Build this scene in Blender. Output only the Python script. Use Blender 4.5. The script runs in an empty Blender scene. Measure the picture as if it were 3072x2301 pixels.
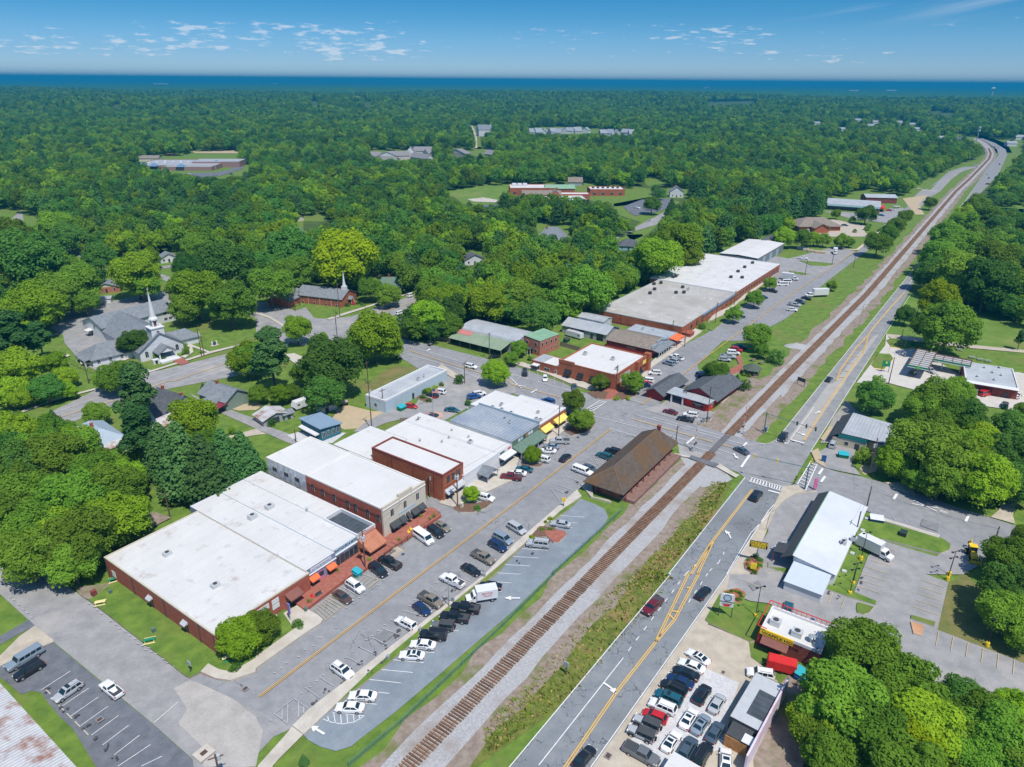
import bpy,math,random
import numpy as np
from mathutils import Vector,Matrix
random.seed(7);RNG=np.random.default_rng(7)
R=math.radians
S=bpy.context.scene
COL=S.collection
CAM_H=97.0
FPX,CX,CY=2140.0,1536.0,1150.5
ROLL=R(0.448);PITCH=math.atan(909.5/FPX)
cam=bpy.data.cameras.new('camera');camo=bpy.data.objects.new('camera',cam);COL.objects.link(camo)
cam.sensor_fit='HORIZONTAL';cam.sensor_width=36.0;cam.lens=36.0*FPX/3072.0
cam.clip_start=0.5;cam.clip_end=60000.0
camo.matrix_world=Matrix.Translation((0,0,CAM_H)) @ Matrix.Rotation(R(90)-PITCH,4,'X') @ Matrix.Rotation(ROLL,4,'Z')
S.camera=camo
SUN_EL,SUN_AZ=R(62),R(-62)
sl=bpy.data.lights.new('sun','SUN');sl.energy=4.5;sl.angle=R(0.53);sl.color=(1.0,0.945,0.855)
so=bpy.data.objects.new('sun',sl);COL.objects.link(so)
sd=Vector((math.cos(SUN_EL)*math.cos(SUN_AZ),math.cos(SUN_EL)*math.sin(SUN_AZ),math.sin(SUN_EL)))
so.rotation_euler=sd.to_track_quat('Z','Y').to_euler();so.location=(0,0,300)
W=bpy.data.worlds.new('World');S.world=W;W.use_nodes=True
wn,wl=W.node_tree.nodes,W.node_tree.links
wn.clear()
def wnode(t,**k):
 n=wn.new(t)
 for a,b in k.items(): setattr(n,a,b)
 return n
sky=wnode('ShaderNodeTexSky',sky_type='NISHITA',sun_disc=False,sun_elevation=SUN_EL,sun_rotation=R(90)-SUN_AZ,
   altitude=100.0,air_density=1.0,dust_density=0.25,ozone_density=4.0)
bg=wnode('ShaderNodeBackground');bg.inputs['Strength'].default_value=0.145
out=wnode('ShaderNodeOutputWorld')
tc=wnode('ShaderNodeTexCoord')
sep=wnode('ShaderNodeSeparateXYZ');wl.new(tc.outputs['Generated'],sep.inputs[0])
def wmath(op,a,b=None,clamp=False):
 n=wnode('ShaderNodeMath',operation=op);n.use_clamp=clamp
 for i,v in enumerate((a,b)):
  if v is None: continue
  if isinstance(v,(int,float)): n.inputs[i].default_value=v
  else: wl.new(v,n.inputs[i])
 return n.outputs[0]
def wramp(v,a,b,c=0.0,d=1.0):
 n=wnode('ShaderNodeMapRange',interpolation_type='SMOOTHSTEP');wl.new(v,n.inputs[0])
 for i,q in enumerate((a,b,c,d)): n.inputs[i+1].default_value=q
 return n.outputs[0]
az=wmath('ARCTAN2',sep.outputs[0],sep.outputs[1])
el=wmath('ARCSINE',sep.outputs[2])
cmb=wnode('ShaderNodeCombineXYZ');wl.new(wmath('MULTIPLY',az,24.0),cmb.inputs[0]);wl.new(wmath('MULTIPLY',el,125.0),cmb.inputs[1])
nz=wnode('ShaderNodeTexNoise');nz.inputs['Scale'].default_value=1.55;nz.inputs['Detail'].default_value=6;nz.inputs['Roughness'].default_value=0.58
wl.new(cmb.outputs[0],nz.inputs['Vector'])
cmb2=wnode('ShaderNodeCombineXYZ');wl.new(wmath('MULTIPLY',az,2.6),cmb2.inputs[0]);wl.new(wmath('MULTIPLY',el,9.0),cmb2.inputs[1])
nz2=wnode('ShaderNodeTexNoise');nz2.inputs['Scale'].default_value=1.6;nz2.inputs['Detail'].default_value=2;wl.new(cmb2.outputs[0],nz2.inputs['Vector'])
band=wmath('MULTIPLY',wramp(el,0.008,0.03),wramp(el,0.055,0.085,1.0,0.0))
thr=wmath('ADD',wramp(nz2.outputs['Fac'],0.35,0.65,-0.11,0.085),wmath('MULTIPLY',wmath('SUBTRACT',band,1.0),0.30))
cl=wramp(wmath('ADD',nz.outputs['Fac'],thr),0.562,0.70)
cmb3=wnode('ShaderNodeCombineXYZ');wl.new(wmath('MULTIPLY',az,2.2),cmb3.inputs[0])
wl.new(wmath('MULTIPLY',wmath('SUBTRACT',el,wmath('MULTIPLY',az,0.16)),42.0),cmb3.inputs[1])
nz3=wnode('ShaderNodeTexNoise');nz3.inputs['Scale'].default_value=1.3;nz3.inputs['Detail'].default_value=4;wl.new(cmb3.outputs[0],nz3.inputs['Vector'])
streak=wmath('MULTIPLY',wmath('MULTIPLY',wramp(nz3.outputs['Fac'],0.5,0.8,0,0.30),wramp(az,0.1,0.45)),wramp(el,0.05,0.10))
cover=wmath('MULTIPLY',wmath('MAXIMUM',wmath('MULTIPLY',cl,0.42),streak),1.0,True)
mx=wnode('ShaderNodeMix',data_type='RGBA');wl.new(cover,mx.inputs[0])
hsv=wnode('ShaderNodeHueSaturation');hsv.inputs['Saturation'].default_value=1.05;wl.new(sky.outputs[0],hsv.inputs['Color'])
tint=wnode('ShaderNodeMix',data_type='RGBA',blend_type='MULTIPLY');tint.inputs[0].default_value=1.0
up=wnode('ShaderNodeCombineXYZ');wl.new(sep.outputs[0],up.inputs[0]);wl.new(sep.outputs[1],up.inputs[1]);wl.new(wmath('MAXIMUM',sep.outputs[2],0.004),up.inputs[2]);wl.new(up.outputs[0],sky.inputs['Vector'])
tr=wnode('ShaderNodeValToRGB');wl.new(wmath('MULTIPLY',el,1.0/1.5708,True),tr.inputs[0]);ce=tr.color_ramp.elements
ce[0].position=0.0;ce[0].color=(0.52,0.70,1.05,1);ce[1].position=1.0;ce[1].color=(1.0,1.0,1.0,1)
for ps,c_ in ((0.018,(0.31,0.51,0.84,1)),(0.045,(0.15,0.40,0.65,1)),(0.067,(0.075,0.35,0.58,1)),(0.13,(0.06,0.34,0.57,1)),(0.22,(0.2,0.55,0.86,1)),(0.36,(0.95,1.0,1.0,1))):
 q=ce.new(ps);q.color=c_
wl.new(hsv.outputs[0],tint.inputs[6]);wl.new(tr.outputs[0],tint.inputs[7])
wl.new(tint.outputs[2],mx.inputs[6]);mx.inputs[7].default_value=(6.6,6.5,6.6,1)
wl.new(mx.outputs[2],bg.inputs['Color']);wl.new(bg.outputs[0],out.inputs['Surface'])
S.view_settings.view_transform='Standard';S.view_settings.look='None';S.view_settings.exposure=0.05;S.view_settings.gamma=1.0
S.cycles.max_bounces=6;S.cycles.diffuse_bounces=3;S.cycles.glossy_bounces=2;S.cycles.transmission_bounces=3
S.cycles.transparent_max_bounces=6;S.cycles.volume_bounces=0;S.cycles.caustics_reflective=False;S.cycles.caustics_refractive=False
UA=R(54.8)
U=Vector((math.cos(UA),math.sin(UA)));N=Vector((-math.sin(UA),math.cos(UA)))
def ray(X,Y):
 u=(X-CX)/FPX;v=-(Y-CY)/FPX;c,s=math.cos(ROLL),math.sin(ROLL)
 u,v=c*u-s*v,s*u+c*v
 return u,math.cos(PITCH)+v*math.sin(PITCH),-math.sin(PITCH)+v*math.cos(PITCH)
def P(t,x,y,z=0.0):
 X=(t % 4)*768+x/2.876;Y=(t//4)*575+y/2.876
 a,b,c=ray(X,Y);k=(CAM_H-z)/-c
 return Vector((a*k,b*k))
def D(x,y,z=0.0):
 a,b,c=ray(x*1.38879,y*1.38879);k=(CAM_H-z)/-c
 return Vector((a*k,b*k))
def proj(x,y,z):
 z=z-CAM_H;c=math.cos(PITCH)*y-math.sin(PITCH)*z;b=math.sin(PITCH)*y+math.cos(PITCH)*z
 u2,v2=x/c,b/c;cr,s=math.cos(ROLL),math.sin(ROLL)
 return (CX+(cr*u2+s*v2)*FPX)/1.38879,(CY-(-s*u2+cr*v2)*FPX)/1.38879
MATS={}
def mat(name,col,rough=0.8,var=0.0,scale=1.0,col2=None,spec=0.3,metal=0.0,bump=0.0,detail=4,stripes=None,emit=None,
  cracks=None,brick=None,big=None,rnd=0.0,coat=0.0):
 if name in MATS: return MATS[name]
 m=bpy.data.materials.new(name);m.use_nodes=True;nt=m.node_tree;n,l=nt.nodes,nt.links
 b=n['Principled BSDF'];b.inputs['Roughness'].default_value=rough;b.inputs['Metallic'].default_value=metal
 b.inputs['Specular IOR Level'].default_value=spec;b.inputs['Coat Weight'].default_value=coat
 c=(*col,1);b.inputs['Base Color'].default_value=c
 tcn=n.new('ShaderNodeTexCoord');cur=None
 def mix(fac,A,B,mode='MIX'):
  x=n.new('ShaderNodeMix');x.data_type='RGBA';x.blend_type=mode
  if isinstance(fac,float): x.inputs[0].default_value=fac
  else: l.new(fac,x.inputs[0])
  for i,q in ((6,A),(7,B)):
   if isinstance(q,tuple): x.inputs[i].default_value=q
   else: l.new(q,x.inputs[i])
  return x.outputs[2]
 def noise(sc,det=4,ro=0.6,src=None):
  x=n.new('ShaderNodeTexNoise');x.inputs['Scale'].default_value=sc;x.inputs['Detail'].default_value=det;x.inputs['Roughness'].default_value=ro
  l.new(src or tcn.outputs['Object'],x.inputs['Vector']);return x.outputs['Fac']
 def mr(v,a,b_,c_=0.0,d=1.0):
  x=n.new('ShaderNodeMapRange');l.new(v,x.inputs[0])
  for i,q in enumerate((a,b_,c_,d)): x.inputs[i+1].default_value=q
  return x.outputs[0]
 cur=c
 if var or col2:
  c2=(*(col2 if col2 else [min(1,k*(1+var)) for k in col]),1)
  c1=c if col2 else (*[k*(1-var) for k in col],1)
  cur=mix(mr(noise(scale,detail),0.34,0.66),c1,c2)
 if col2 and not rnd and max(col)>0.03:
  am=0.02 if max(col)>0.5 else 0.08;fv=mr(noise(scale*11,2),0.3,0.7,1-am,1+am);cv=n.new('ShaderNodeCombineColor');[l.new(fv,cv.inputs[i]) for i in range(3)];cur=mix(1.0,cur,cv.outputs[0],'MULTIPLY')
 if big:
  cur=mix(mr(noise(big[0],5,0.65),big[2],big[3]),cur,(*big[1],1))
 if stripes:
  sx=n.new('ShaderNodeSeparateXYZ');l.new(tcn.outputs['Object'],sx.inputs[0])
  k=n.new('ShaderNodeMath');k.operation='MULTIPLY';l.new(sx.outputs[stripes[0]],k.inputs[0]);k.inputs[1].default_value=2*math.pi/stripes[1]
  s_=n.new('ShaderNodeMath');s_.operation='SINE';l.new(k.outputs[0],s_.inputs[0])
  cur=mix(mr(s_.outputs[0],stripes[3] if len(stripes)>3 else 0.2,1.0 if len(stripes)>3 else 0.9,0.0,stripes[2]),cur,(0,0,0,1))
 if brick:
  sx=n.new('ShaderNodeSeparateXYZ');l.new(tcn.outputs['Object'],sx.inputs[0])
  ad=n.new('ShaderNodeMath');ad.operation='ADD';l.new(sx.outputs[0],ad.inputs[0]);l.new(sx.outputs[1],ad.inputs[1])
  cb=n.new('ShaderNodeCombineXYZ');l.new(ad.outputs[0],cb.inputs[0]);l.new(sx.outputs[2],cb.inputs[1])
  bt=n.new('ShaderNodeTexBrick');l.new(cb.outputs[0],bt.inputs['Vector']);bt.inputs['Scale'].default_value=2.2
  bt.inputs['Mortar Size'].default_value=0.018
  bt.inputs['Color1'].default_value=(1,1,1,1);bt.inputs['Color2'].default_value=(0.72,0.72,0.72,1);bt.inputs['Mortar'].default_value=(1.25,1.3,1.35,1)
  cur=mix(0.8,cur,bt.outputs['Color'],'MULTIPLY')
 if cracks:
  wp=n.new('ShaderNodeTexNoise');wp.inputs['Scale'].default_value=0.9;wp.inputs['Detail'].default_value=3;l.new(tcn.outputs['Object'],wp.inputs['Vector'])
  ma=n.new('ShaderNodeVectorMath');ma.operation='MULTIPLY_ADD';l.new(wp.outputs['Color'],ma.inputs[0]);ma.inputs[1].default_value=(cracks[2],)*3;l.new(tcn.outputs['Object'],ma.inputs[2])
  vo=n.new('ShaderNodeTexVoronoi');vo.feature='DISTANCE_TO_EDGE';vo.inputs['Scale'].default_value=1.0/cracks[0];l.new(ma.outputs[0],vo.inputs['Vector'])
  ln=mr(vo.outputs['Distance'],cracks[1]*0.4,cracks[1],1.0,0.0)
  gate=mr(noise(0.11,3),cracks[4],cracks[4]+0.06)
  mm=n.new('ShaderNodeMath');mm.operation='MULTIPLY';l.new(ln,mm.inputs[0]);l.new(gate,mm.inputs[1])
  cur=mix(mm.outputs[0],cur,(*cracks[3],1))
 if rnd:
  oi=n.new('ShaderNodeObjectInfo');hs=n.new('ShaderNodeHueSaturation');l.new(mr(oi.outputs['Random'],0,1,1-rnd,1+rnd),hs.inputs['Value'])
  if isinstance(cur,tuple): hs.inputs['Color'].default_value=cur
  else: l.new(cur,hs.inputs['Color'])
  cur=hs.outputs[0]
 if not isinstance(cur,tuple): l.new(cur,b.inputs['Base Color'])
 if bump:
  bp=n.new('ShaderNodeBump');bp.inputs['Strength'].default_value=bump;bp.inputs['Distance'].default_value=0.05
  l.new(noise(max(scale*3,3),4),bp.inputs['Height']);l.new(bp.outputs[0],b.inputs['Normal'])
 if emit: b.inputs['Emission Color'].default_value=(*emit,1);b.inputs['Emission Strength'].default_value=1.0
 MATS[name]=m;return m
def foliage(name,dark,light,trans=0.42,hue=0.02,sc=0.35):
 m=bpy.data.materials.new(name);m.use_nodes=True;n,l=m.node_tree.nodes,m.node_tree.links;n.clear()
 o=n.new('ShaderNodeOutputMaterial');d=n.new('ShaderNodeBsdfDiffuse');t=n.new('ShaderNodeBsdfTranslucent');mx_=n.new('ShaderNodeMixShader')
 tcn=n.new('ShaderNodeTexCoord');nz_=n.new('ShaderNodeTexNoise');nz_.inputs['Scale'].default_value=sc;nz_.inputs['Detail'].default_value=6;nz_.inputs['Roughness'].default_value=0.75
 l.new(tcn.outputs['Object'],nz_.inputs['Vector'])
 mr_=n.new('ShaderNodeMapRange');l.new(nz_.outputs['Fac'],mr_.inputs[0]);mr_.inputs[1].default_value=0.32;mr_.inputs[2].default_value=0.68
 c=n.new('ShaderNodeMix');c.data_type='RGBA';l.new(mr_.outputs[0],c.inputs[0]);c.inputs[6].default_value=(*dark,1);c.inputs[7].default_value=(*light,1)
 oi=n.new('ShaderNodeObjectInfo');hs=n.new('ShaderNodeHueSaturation');l.new(c.outputs[2],hs.inputs['Color'])
 a=n.new('ShaderNodeMapRange');l.new(oi.outputs['Random'],a.inputs[0]);a.inputs[3].default_value=0.5-hue;a.inputs[4].default_value=0.5+hue;l.new(a.outputs[0],hs.inputs['Hue'])
 m2=n.new('ShaderNodeMath');m2.operation='MULTIPLY';l.new(oi.outputs['Random'],m2.inputs[0]);m2.inputs[1].default_value=7.31
 fr=n.new('ShaderNodeMath');fr.operation='FRACT';l.new(m2.outputs[0],fr.inputs[0])
 v=n.new('ShaderNodeMapRange');l.new(fr.outputs[0],v.inputs[0]);v.inputs[3].default_value=0.68;v.inputs[4].default_value=1.3;l.new(v.outputs[0],hs.inputs['Value'])
 l.new(hs.outputs[0],d.inputs['Color'])
 hb=n.new('ShaderNodeHueSaturation');hb.inputs['Hue'].default_value=0.485;hb.inputs['Value'].default_value=1.25;l.new(hs.outputs[0],hb.inputs['Color']);l.new(hb.outputs[0],t.inputs['Color'])
 mx_.inputs[0].default_value=trans;l.new(d.outputs[0],mx_.inputs[1]);l.new(t.outputs[0],mx_.inputs[2]);l.new(mx_.outputs[0],o.inputs['Surface'])
 MATS[name]=m;return m
GRASS=mat('grass',(0.085,0.16,0.024),0.95,scale=0.35,col2=(0.16,0.245,0.036),detail=8,big=(0.05,(0.17,0.185,0.05),0.52,0.72),bump=0.6)
MEADOW=mat('meadow_grass',(0.10,0.19,0.028),0.95,scale=0.12,col2=(0.16,0.25,0.045),detail=8,big=(0.02,(0.24,0.23,0.08),0.55,0.75))
DRYGRASS=mat('dry_grass',(0.12,0.15,0.035),0.95,scale=0.3,col2=(0.22,0.19,0.075),detail=8,big=(0.07,(0.27,0.19,0.09),0.55,0.75),bump=0.6)
WEEDS=mat('weeds',(0.075,0.12,0.015),0.95,scale=0.6,col2=(0.19,0.20,0.045),detail=10,big=(0.10,(0.28,0.19,0.08),0.50,0.66),bump=1.0)
FLOOR=mat('forest_floor',(0.045,0.085,0.018),0.95,scale=0.1,col2=(0.08,0.13,0.025),detail=8)
ASPH=mat('asphalt',(0.235,0.24,0.25),0.9,scale=0.5,col2=(0.30,0.30,0.31),detail=10,big=(0.05,(0.20,0.20,0.21),0.5,0.8),cracks=(6.0,0.010,1.5,(0.12,0.12,0.13),0.53))
ASPHW=mat('worn_asphalt',(0.25,0.25,0.25),0.9,scale=0.3,col2=(0.34,0.33,0.33),detail=10,big=(0.06,(0.42,0.39,0.36),0.55,0.75))
HWY=mat('highway_asphalt',(0.19,0.21,0.225),0.9,scale=0.4,col2=(0.25,0.265,0.275),detail=10,big=(0.05,(0.155,0.165,0.175),0.5,0.7),cracks=(2.6,0.024,2.4,(0.085,0.09,0.10),0.46))
HWYF=mat('highway_plain',(0.22,0.225,0.23),0.9,scale=0.3,col2=(0.30,0.30,0.30),detail=8)
PALEL=mat('pale_lane',(0.34,0.33,0.31),0.9,scale=0.3,col2=(0.40,0.385,0.36),detail=8)
DARKA=mat('dark_asphalt',(0.12,0.13,0.15),0.9,scale=0.5,col2=(0.17,0.18,0.20),detail=10,big=(0.12,(0.09,0.09,0.10),0.6,0.72))
BLUEA=mat('blue_grey_asphalt',(0.20,0.235,0.27),0.9,scale=0.4,col2=(0.25,0.285,0.32),detail=10,big=(0.06,(0.17,0.195,0.225),0.5,0.75))
CONC=mat('concrete',(0.46,0.42,0.36),0.9,scale=0.5,col2=(0.56,0.52,0.45),detail=8,big=(0.08,(0.36,0.32,0.27),0.55,0.75))
CONCD=mat('tan_concrete',(0.40,0.35,0.28),0.9,scale=0.4,col2=(0.52,0.46,0.37),detail=8)
GRAVEL=mat('pale_gravel',(0.46,0.46,0.47),0.95,scale=2.5,col2=(0.60,0.60,0.61),detail=10)
BALL=mat('ballast_gravel',(0.30,0.30,0.31),0.95,scale=3.0,col2=(0.46,0.455,0.45),detail=10,big=(0.12,(0.29,0.25,0.22),0.50,0.68),bump=0.8)
DIRT=mat('dirt',(0.22,0.165,0.13),0.95,scale=0.8,col2=(0.32,0.27,0.225),detail=10,big=(0.14,(0.15,0.17,0.05),0.52,0.66),bump=0.6)
CLAY=mat('red_clay',(0.46,0.22,0.11),0.95,scale=0.5,col2=(0.55,0.34,0.2),detail=8)
SAND=mat('sandy_dirt',(0.50,0.38,0.26),0.95,scale=0.5,col2=(0.42,0.36,0.22),detail=8)
MULCH=mat('mulch',(0.13,0.075,0.05),0.95,scale=2,col2=(0.2,0.12,0.08))
RMULCH=mat('red_mulch',(0.30,0.095,0.05),0.95,scale=2,col2=(0.38,0.16,0.09))
PAVER=mat('red_pavers',(0.30,0.095,0.065),0.9,scale=1.2,col2=(0.38,0.15,0.11),detail=8)
BRICK=mat('red_brick',(0.33,0.085,0.055),0.9,scale=0.8,col2=(0.40,0.125,0.08),detail=6,brick=True)
BRICKO=mat('orange_brick',(0.44,0.15,0.075),0.9,scale=0.7,col2=(0.36,0.10,0.05),detail=8,brick=True,big=(0.2,(0.27,0.09,0.05),0.5,0.75))
BRICKS=mat('salmon_brick',(0.50,0.19,0.13),0.9,scale=0.8,col2=(0.42,0.15,0.10),brick=True)
BRICKD=mat('dark_brick',(0.20,0.05,0.045),0.9,scale=0.8,col2=(0.27,0.075,0.06),brick=True)
WROOF=mat('white_membrane',(0.58,0.575,0.56),0.7,scale=0.15,col2=(0.64,0.635,0.62),detail=6,stripes=(1,3.0,0.14,.985),big=(0.35,(0.40,0.33,0.31),0.58,0.78))
WROOF2=mat('clean_white_membrane',(0.60,0.595,0.58),0.7,scale=0.12,col2=(0.65,0.645,0.63),detail=6,stripes=(1,3.0,0.10,.985),big=(0.3,(0.48,0.42,0.38),0.62,0.82))
WROOFS=mat('streaked_white_roof',(0.56,0.56,0.555),0.7,scale=0.2,col2=(0.65,0.65,0.645),detail=6,big=(0.35,(0.36,0.32,0.30),0.60,0.75))
GROOF=mat('grey_gravel_roof',(0.36,0.34,0.31),0.9,scale=0.12,col2=(0.47,0.455,0.43),detail=8,big=(0.25,(0.56,0.54,0.50),0.60,0.68))
METAL=mat('ribbed_metal_roof',(0.36,0.40,0.43),0.5,scale=0.25,col2=(0.46,0.50,0.52),detail=4,metal=0.25,stripes=(0,0.75,0.22))
METALW=mat('pale_metal_roof',(0.42,0.45,0.47),0.5,scale=0.3,col2=(0.52,0.54,0.56),metal=0.2,stripes=(0,0.9,0.14))
METALS=mat('streaked_metal_roof',(0.30,0.36,0.43),0.5,scale=0.10,col2=(0.47,0.50,0.53),detail=3,metal=0.25,stripes=(1,1.1,0.2))
RUST=mat('rusty_metal_roof',(0.55,0.55,0.56),0.6,scale=0.5,col2=(0.64,0.64,0.64),metal=0.1,big=(0.35,(0.36,0.20,0.15),0.48,0.66),stripes=(0,0.6,0.3))
SHING=mat('grey_shingles',(0.16,0.18,0.20),0.9,scale=1.0,col2=(0.24,0.26,0.285),detail=10)
SHINGD=mat('dark_shingles',(0.075,0.085,0.095),0.9,scale=1.0,col2=(0.12,0.13,0.145),detail=10)
SHINGB=mat('brown_shingles',(0.20,0.165,0.135),0.9,scale=0.8,col2=(0.28,0.24,0.20),detail=10)
DEPOTR=mat('lichen_shingles',(0.085,0.065,0.05),0.9,scale=0.9,col2=(0.125,0.10,0.08),detail=10,big=(0.13,(0.14,0.075,0.03),0.46,0.72))
SHINGG=mat('green_shingles',(0.10,0.17,0.13),0.9,scale=0.8,col2=(0.15,0.22,0.17))
DARKR=mat('black_roof',(0.055,0.07,0.085),0.8,scale=0.5,col2=(0.085,0.10,0.12),stripes=(1,1.2,0.2))
WHITE=mat('white_paint',(0.66,0.67,0.68),0.6,var=0.04)
WHITEW=mat('white_siding',(0.60,0.62,0.65),0.6,scale=0.4,col2=(0.70,0.71,0.72),stripes=(2,0.3,0.12))
WEATH=mat('weathered_white',(0.30,0.33,0.37),0.9,scale=0.9,col2=(0.70,0.71,0.72),detail=10)
CREAM=mat('cream_paint',(0.60,0.55,0.45),0.8,var=0.04)
BLACK=mat('black_paint',(0.02,0.022,0.025),0.6)
CHAR=mat('charcoal',(0.06,0.065,0.07),0.7,var=0.1)
GREY=mat('grey_paint',(0.33,0.35,0.37),0.6,var=0.06)
LGREY=mat('light_grey_metal',(0.55,0.57,0.58),0.5,var=0.05,metal=0.2)
GLASS=mat('window_glass',(0.03,0.045,0.06),0.12,spec=0.6)
CGLASS=mat('car_glass',(0.012,0.03,0.04),0.08,spec=0.8)
TYRE=mat('tyre_rubber',(0.02,0.02,0.02),0.9)
RIM=mat('alloy_rim',(0.5,0.5,0.52),0.35,metal=0.7)
CHROME=mat('chrome',(0.6,0.6,0.62),0.25,metal=0.9)
LAMPW=mat('headlamp_glass',(0.75,0.77,0.8),0.15)
LAMPR=mat('tail_lamp_red',(0.45,0.02,0.02),0.25)
YEL=mat('yellow_paint',(0.80,0.56,0.03),0.6,var=0.08)
YLINE=mat('yellow_line_paint',(0.72,0.44,0.09),0.8,scale=1.5,col2=(0.64,0.42,0.15),detail=8)
YPALE=mat('faded_yellow_line',(0.62,0.47,0.19),0.85,scale=1.5,col2=(0.48,0.42,0.28),detail=8)
WLINE=mat('white_line_paint',(0.80,0.80,0.79),0.8,scale=1.5,col2=(0.66,0.66,0.66),detail=8)
WPALE=mat('faded_white_line',(0.52,0.53,0.54),0.85,scale=1.5,col2=(0.42,0.43,0.44),detail=8)
RED=mat('red_paint',(0.62,0.03,0.03),0.5,var=0.08)
DRED=mat('dark_red_paint',(0.30,0.03,0.035),0.7,var=0.1)
ORANGE=mat('orange_canvas',(0.80,0.17,0.06),0.8,var=0.05)
TEAL=mat('teal_paint',(0.02,0.19,0.20),0.6,var=0.1)
BLUEP=mat('blue_paint',(0.02,0.09,0.26),0.6,var=0.1)
BLUEH=mat('blue_siding',(0.035,0.16,0.23),0.7,var=0.06,stripes=(2,0.3,0.12))
LBLUE=mat('pale_blue_wall',(0.46,0.56,0.63),0.6,var=0.05,stripes=(0,0.5,0.12))
SLATEB=mat('slate_blue_paint',(0.21,0.26,0.36),0.7,var=0.05)
SKYB=mat('sky_blue_paint',(0.40,0.52,0.60),0.7,var=0.05)
GREENP=mat('green_paint',(0.015,0.22,0.11),0.6,var=0.08)
GREENR=mat('green_metal_roof',(0.20,0.37,0.24),0.6,scale=0.3,col2=(0.28,0.44,0.30),stripes=(0,0.6,0.15))
GREENO=mat('faded_green_roof',(0.22,0.30,0.20),0.7,scale=0.3,col2=(0.29,0.35,0.25),stripes=(0,0.7,0.15))
GREENW=mat('sage_wall',(0.13,0.20,0.155),0.8,var=0.08)
SAGE=mat('sage_siding',(0.22,0.29,0.25),0.7,var=0.05,stripes=(2,0.3,0.15))
BLUEG=mat('blue_grey_siding',(0.13,0.18,0.22),0.7,var=0.06,stripes=(2,0.3,0.15))
YHOUSE=mat('yellow_siding',(0.62,0.50,0.22),0.7,var=0.05)
PINKR=mat('faded_red_roof',(0.52,0.20,0.18),0.7,var=0.1)
MAROON=mat('maroon_metal',(0.22,0.035,0.05),0.6,var=0.1)
YAWN=mat('yellow_canvas',(0.85,0.66,0.16),0.8,var=0.04)
COPPER=mat('copper_awning',(0.52,0.21,0.12),0.6,scale=0.5,col2=(0.42,0.17,0.10),stripes=(0,0.7,0.15))
WOOD=mat('weathered_wood',(0.20,0.15,0.11),0.9,scale=1.5,col2=(0.30,0.24,0.19),detail=6)
WOODO=mat('orange_wood',(0.42,0.20,0.07),0.8,var=0.2,scale=2)
POLEW=mat('pole_wood',(0.13,0.09,0.065),0.9,var=0.15,scale=2)
RAILM=mat('rusty_rail',(0.22,0.085,0.045),0.7,var=0.15)
TIEM=mat('tie_wood',(0.16,0.085,0.05),0.9,scale=1.0,col2=(0.26,0.17,0.11),rnd=0.35)
GALV=mat('galvanised_steel',(0.42,0.46,0.47),0.5,metal=0.4,var=0.08)
FENCE=mat('green_chain_link',(0.10,0.22,0.17),0.7)
BARK=mat('bark',(0.11,0.08,0.06),0.95,scale=2,col2=(0.18,0.14,0.11))
CABLE=mat('cable_black',(0.035,0.035,0.04),0.7)
SIGNB=mat('black_letters',(0.02,0.02,0.03),0.7)
SIGNR=mat('red_letters',(0.5,0.03,0.03),0.7)
SIGNBL=mat('blue_letters',(0.03,0.10,0.35),0.7)
F_MID=foliage('leaves_mid',(0.115,0.235,0.026),(0.235,0.40,0.045),hue=0.014)
F_LIGHT=foliage('leaves_light',(0.18,0.33,0.02),(0.33,0.49,0.035),hue=0.012)
F_DARK=foliage('leaves_dark',(0.07,0.19,0.036),(0.145,0.31,0.052),hue=0.012)
F_PINE=foliage('needles',(0.045,0.125,0.036),(0.10,0.21,0.055),trans=0.15,hue=0.012)
F_YEL=foliage('leaves_yellow_green',(0.19,0.30,0.008),(0.34,0.46,0.015),hue=0.01)
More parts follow.
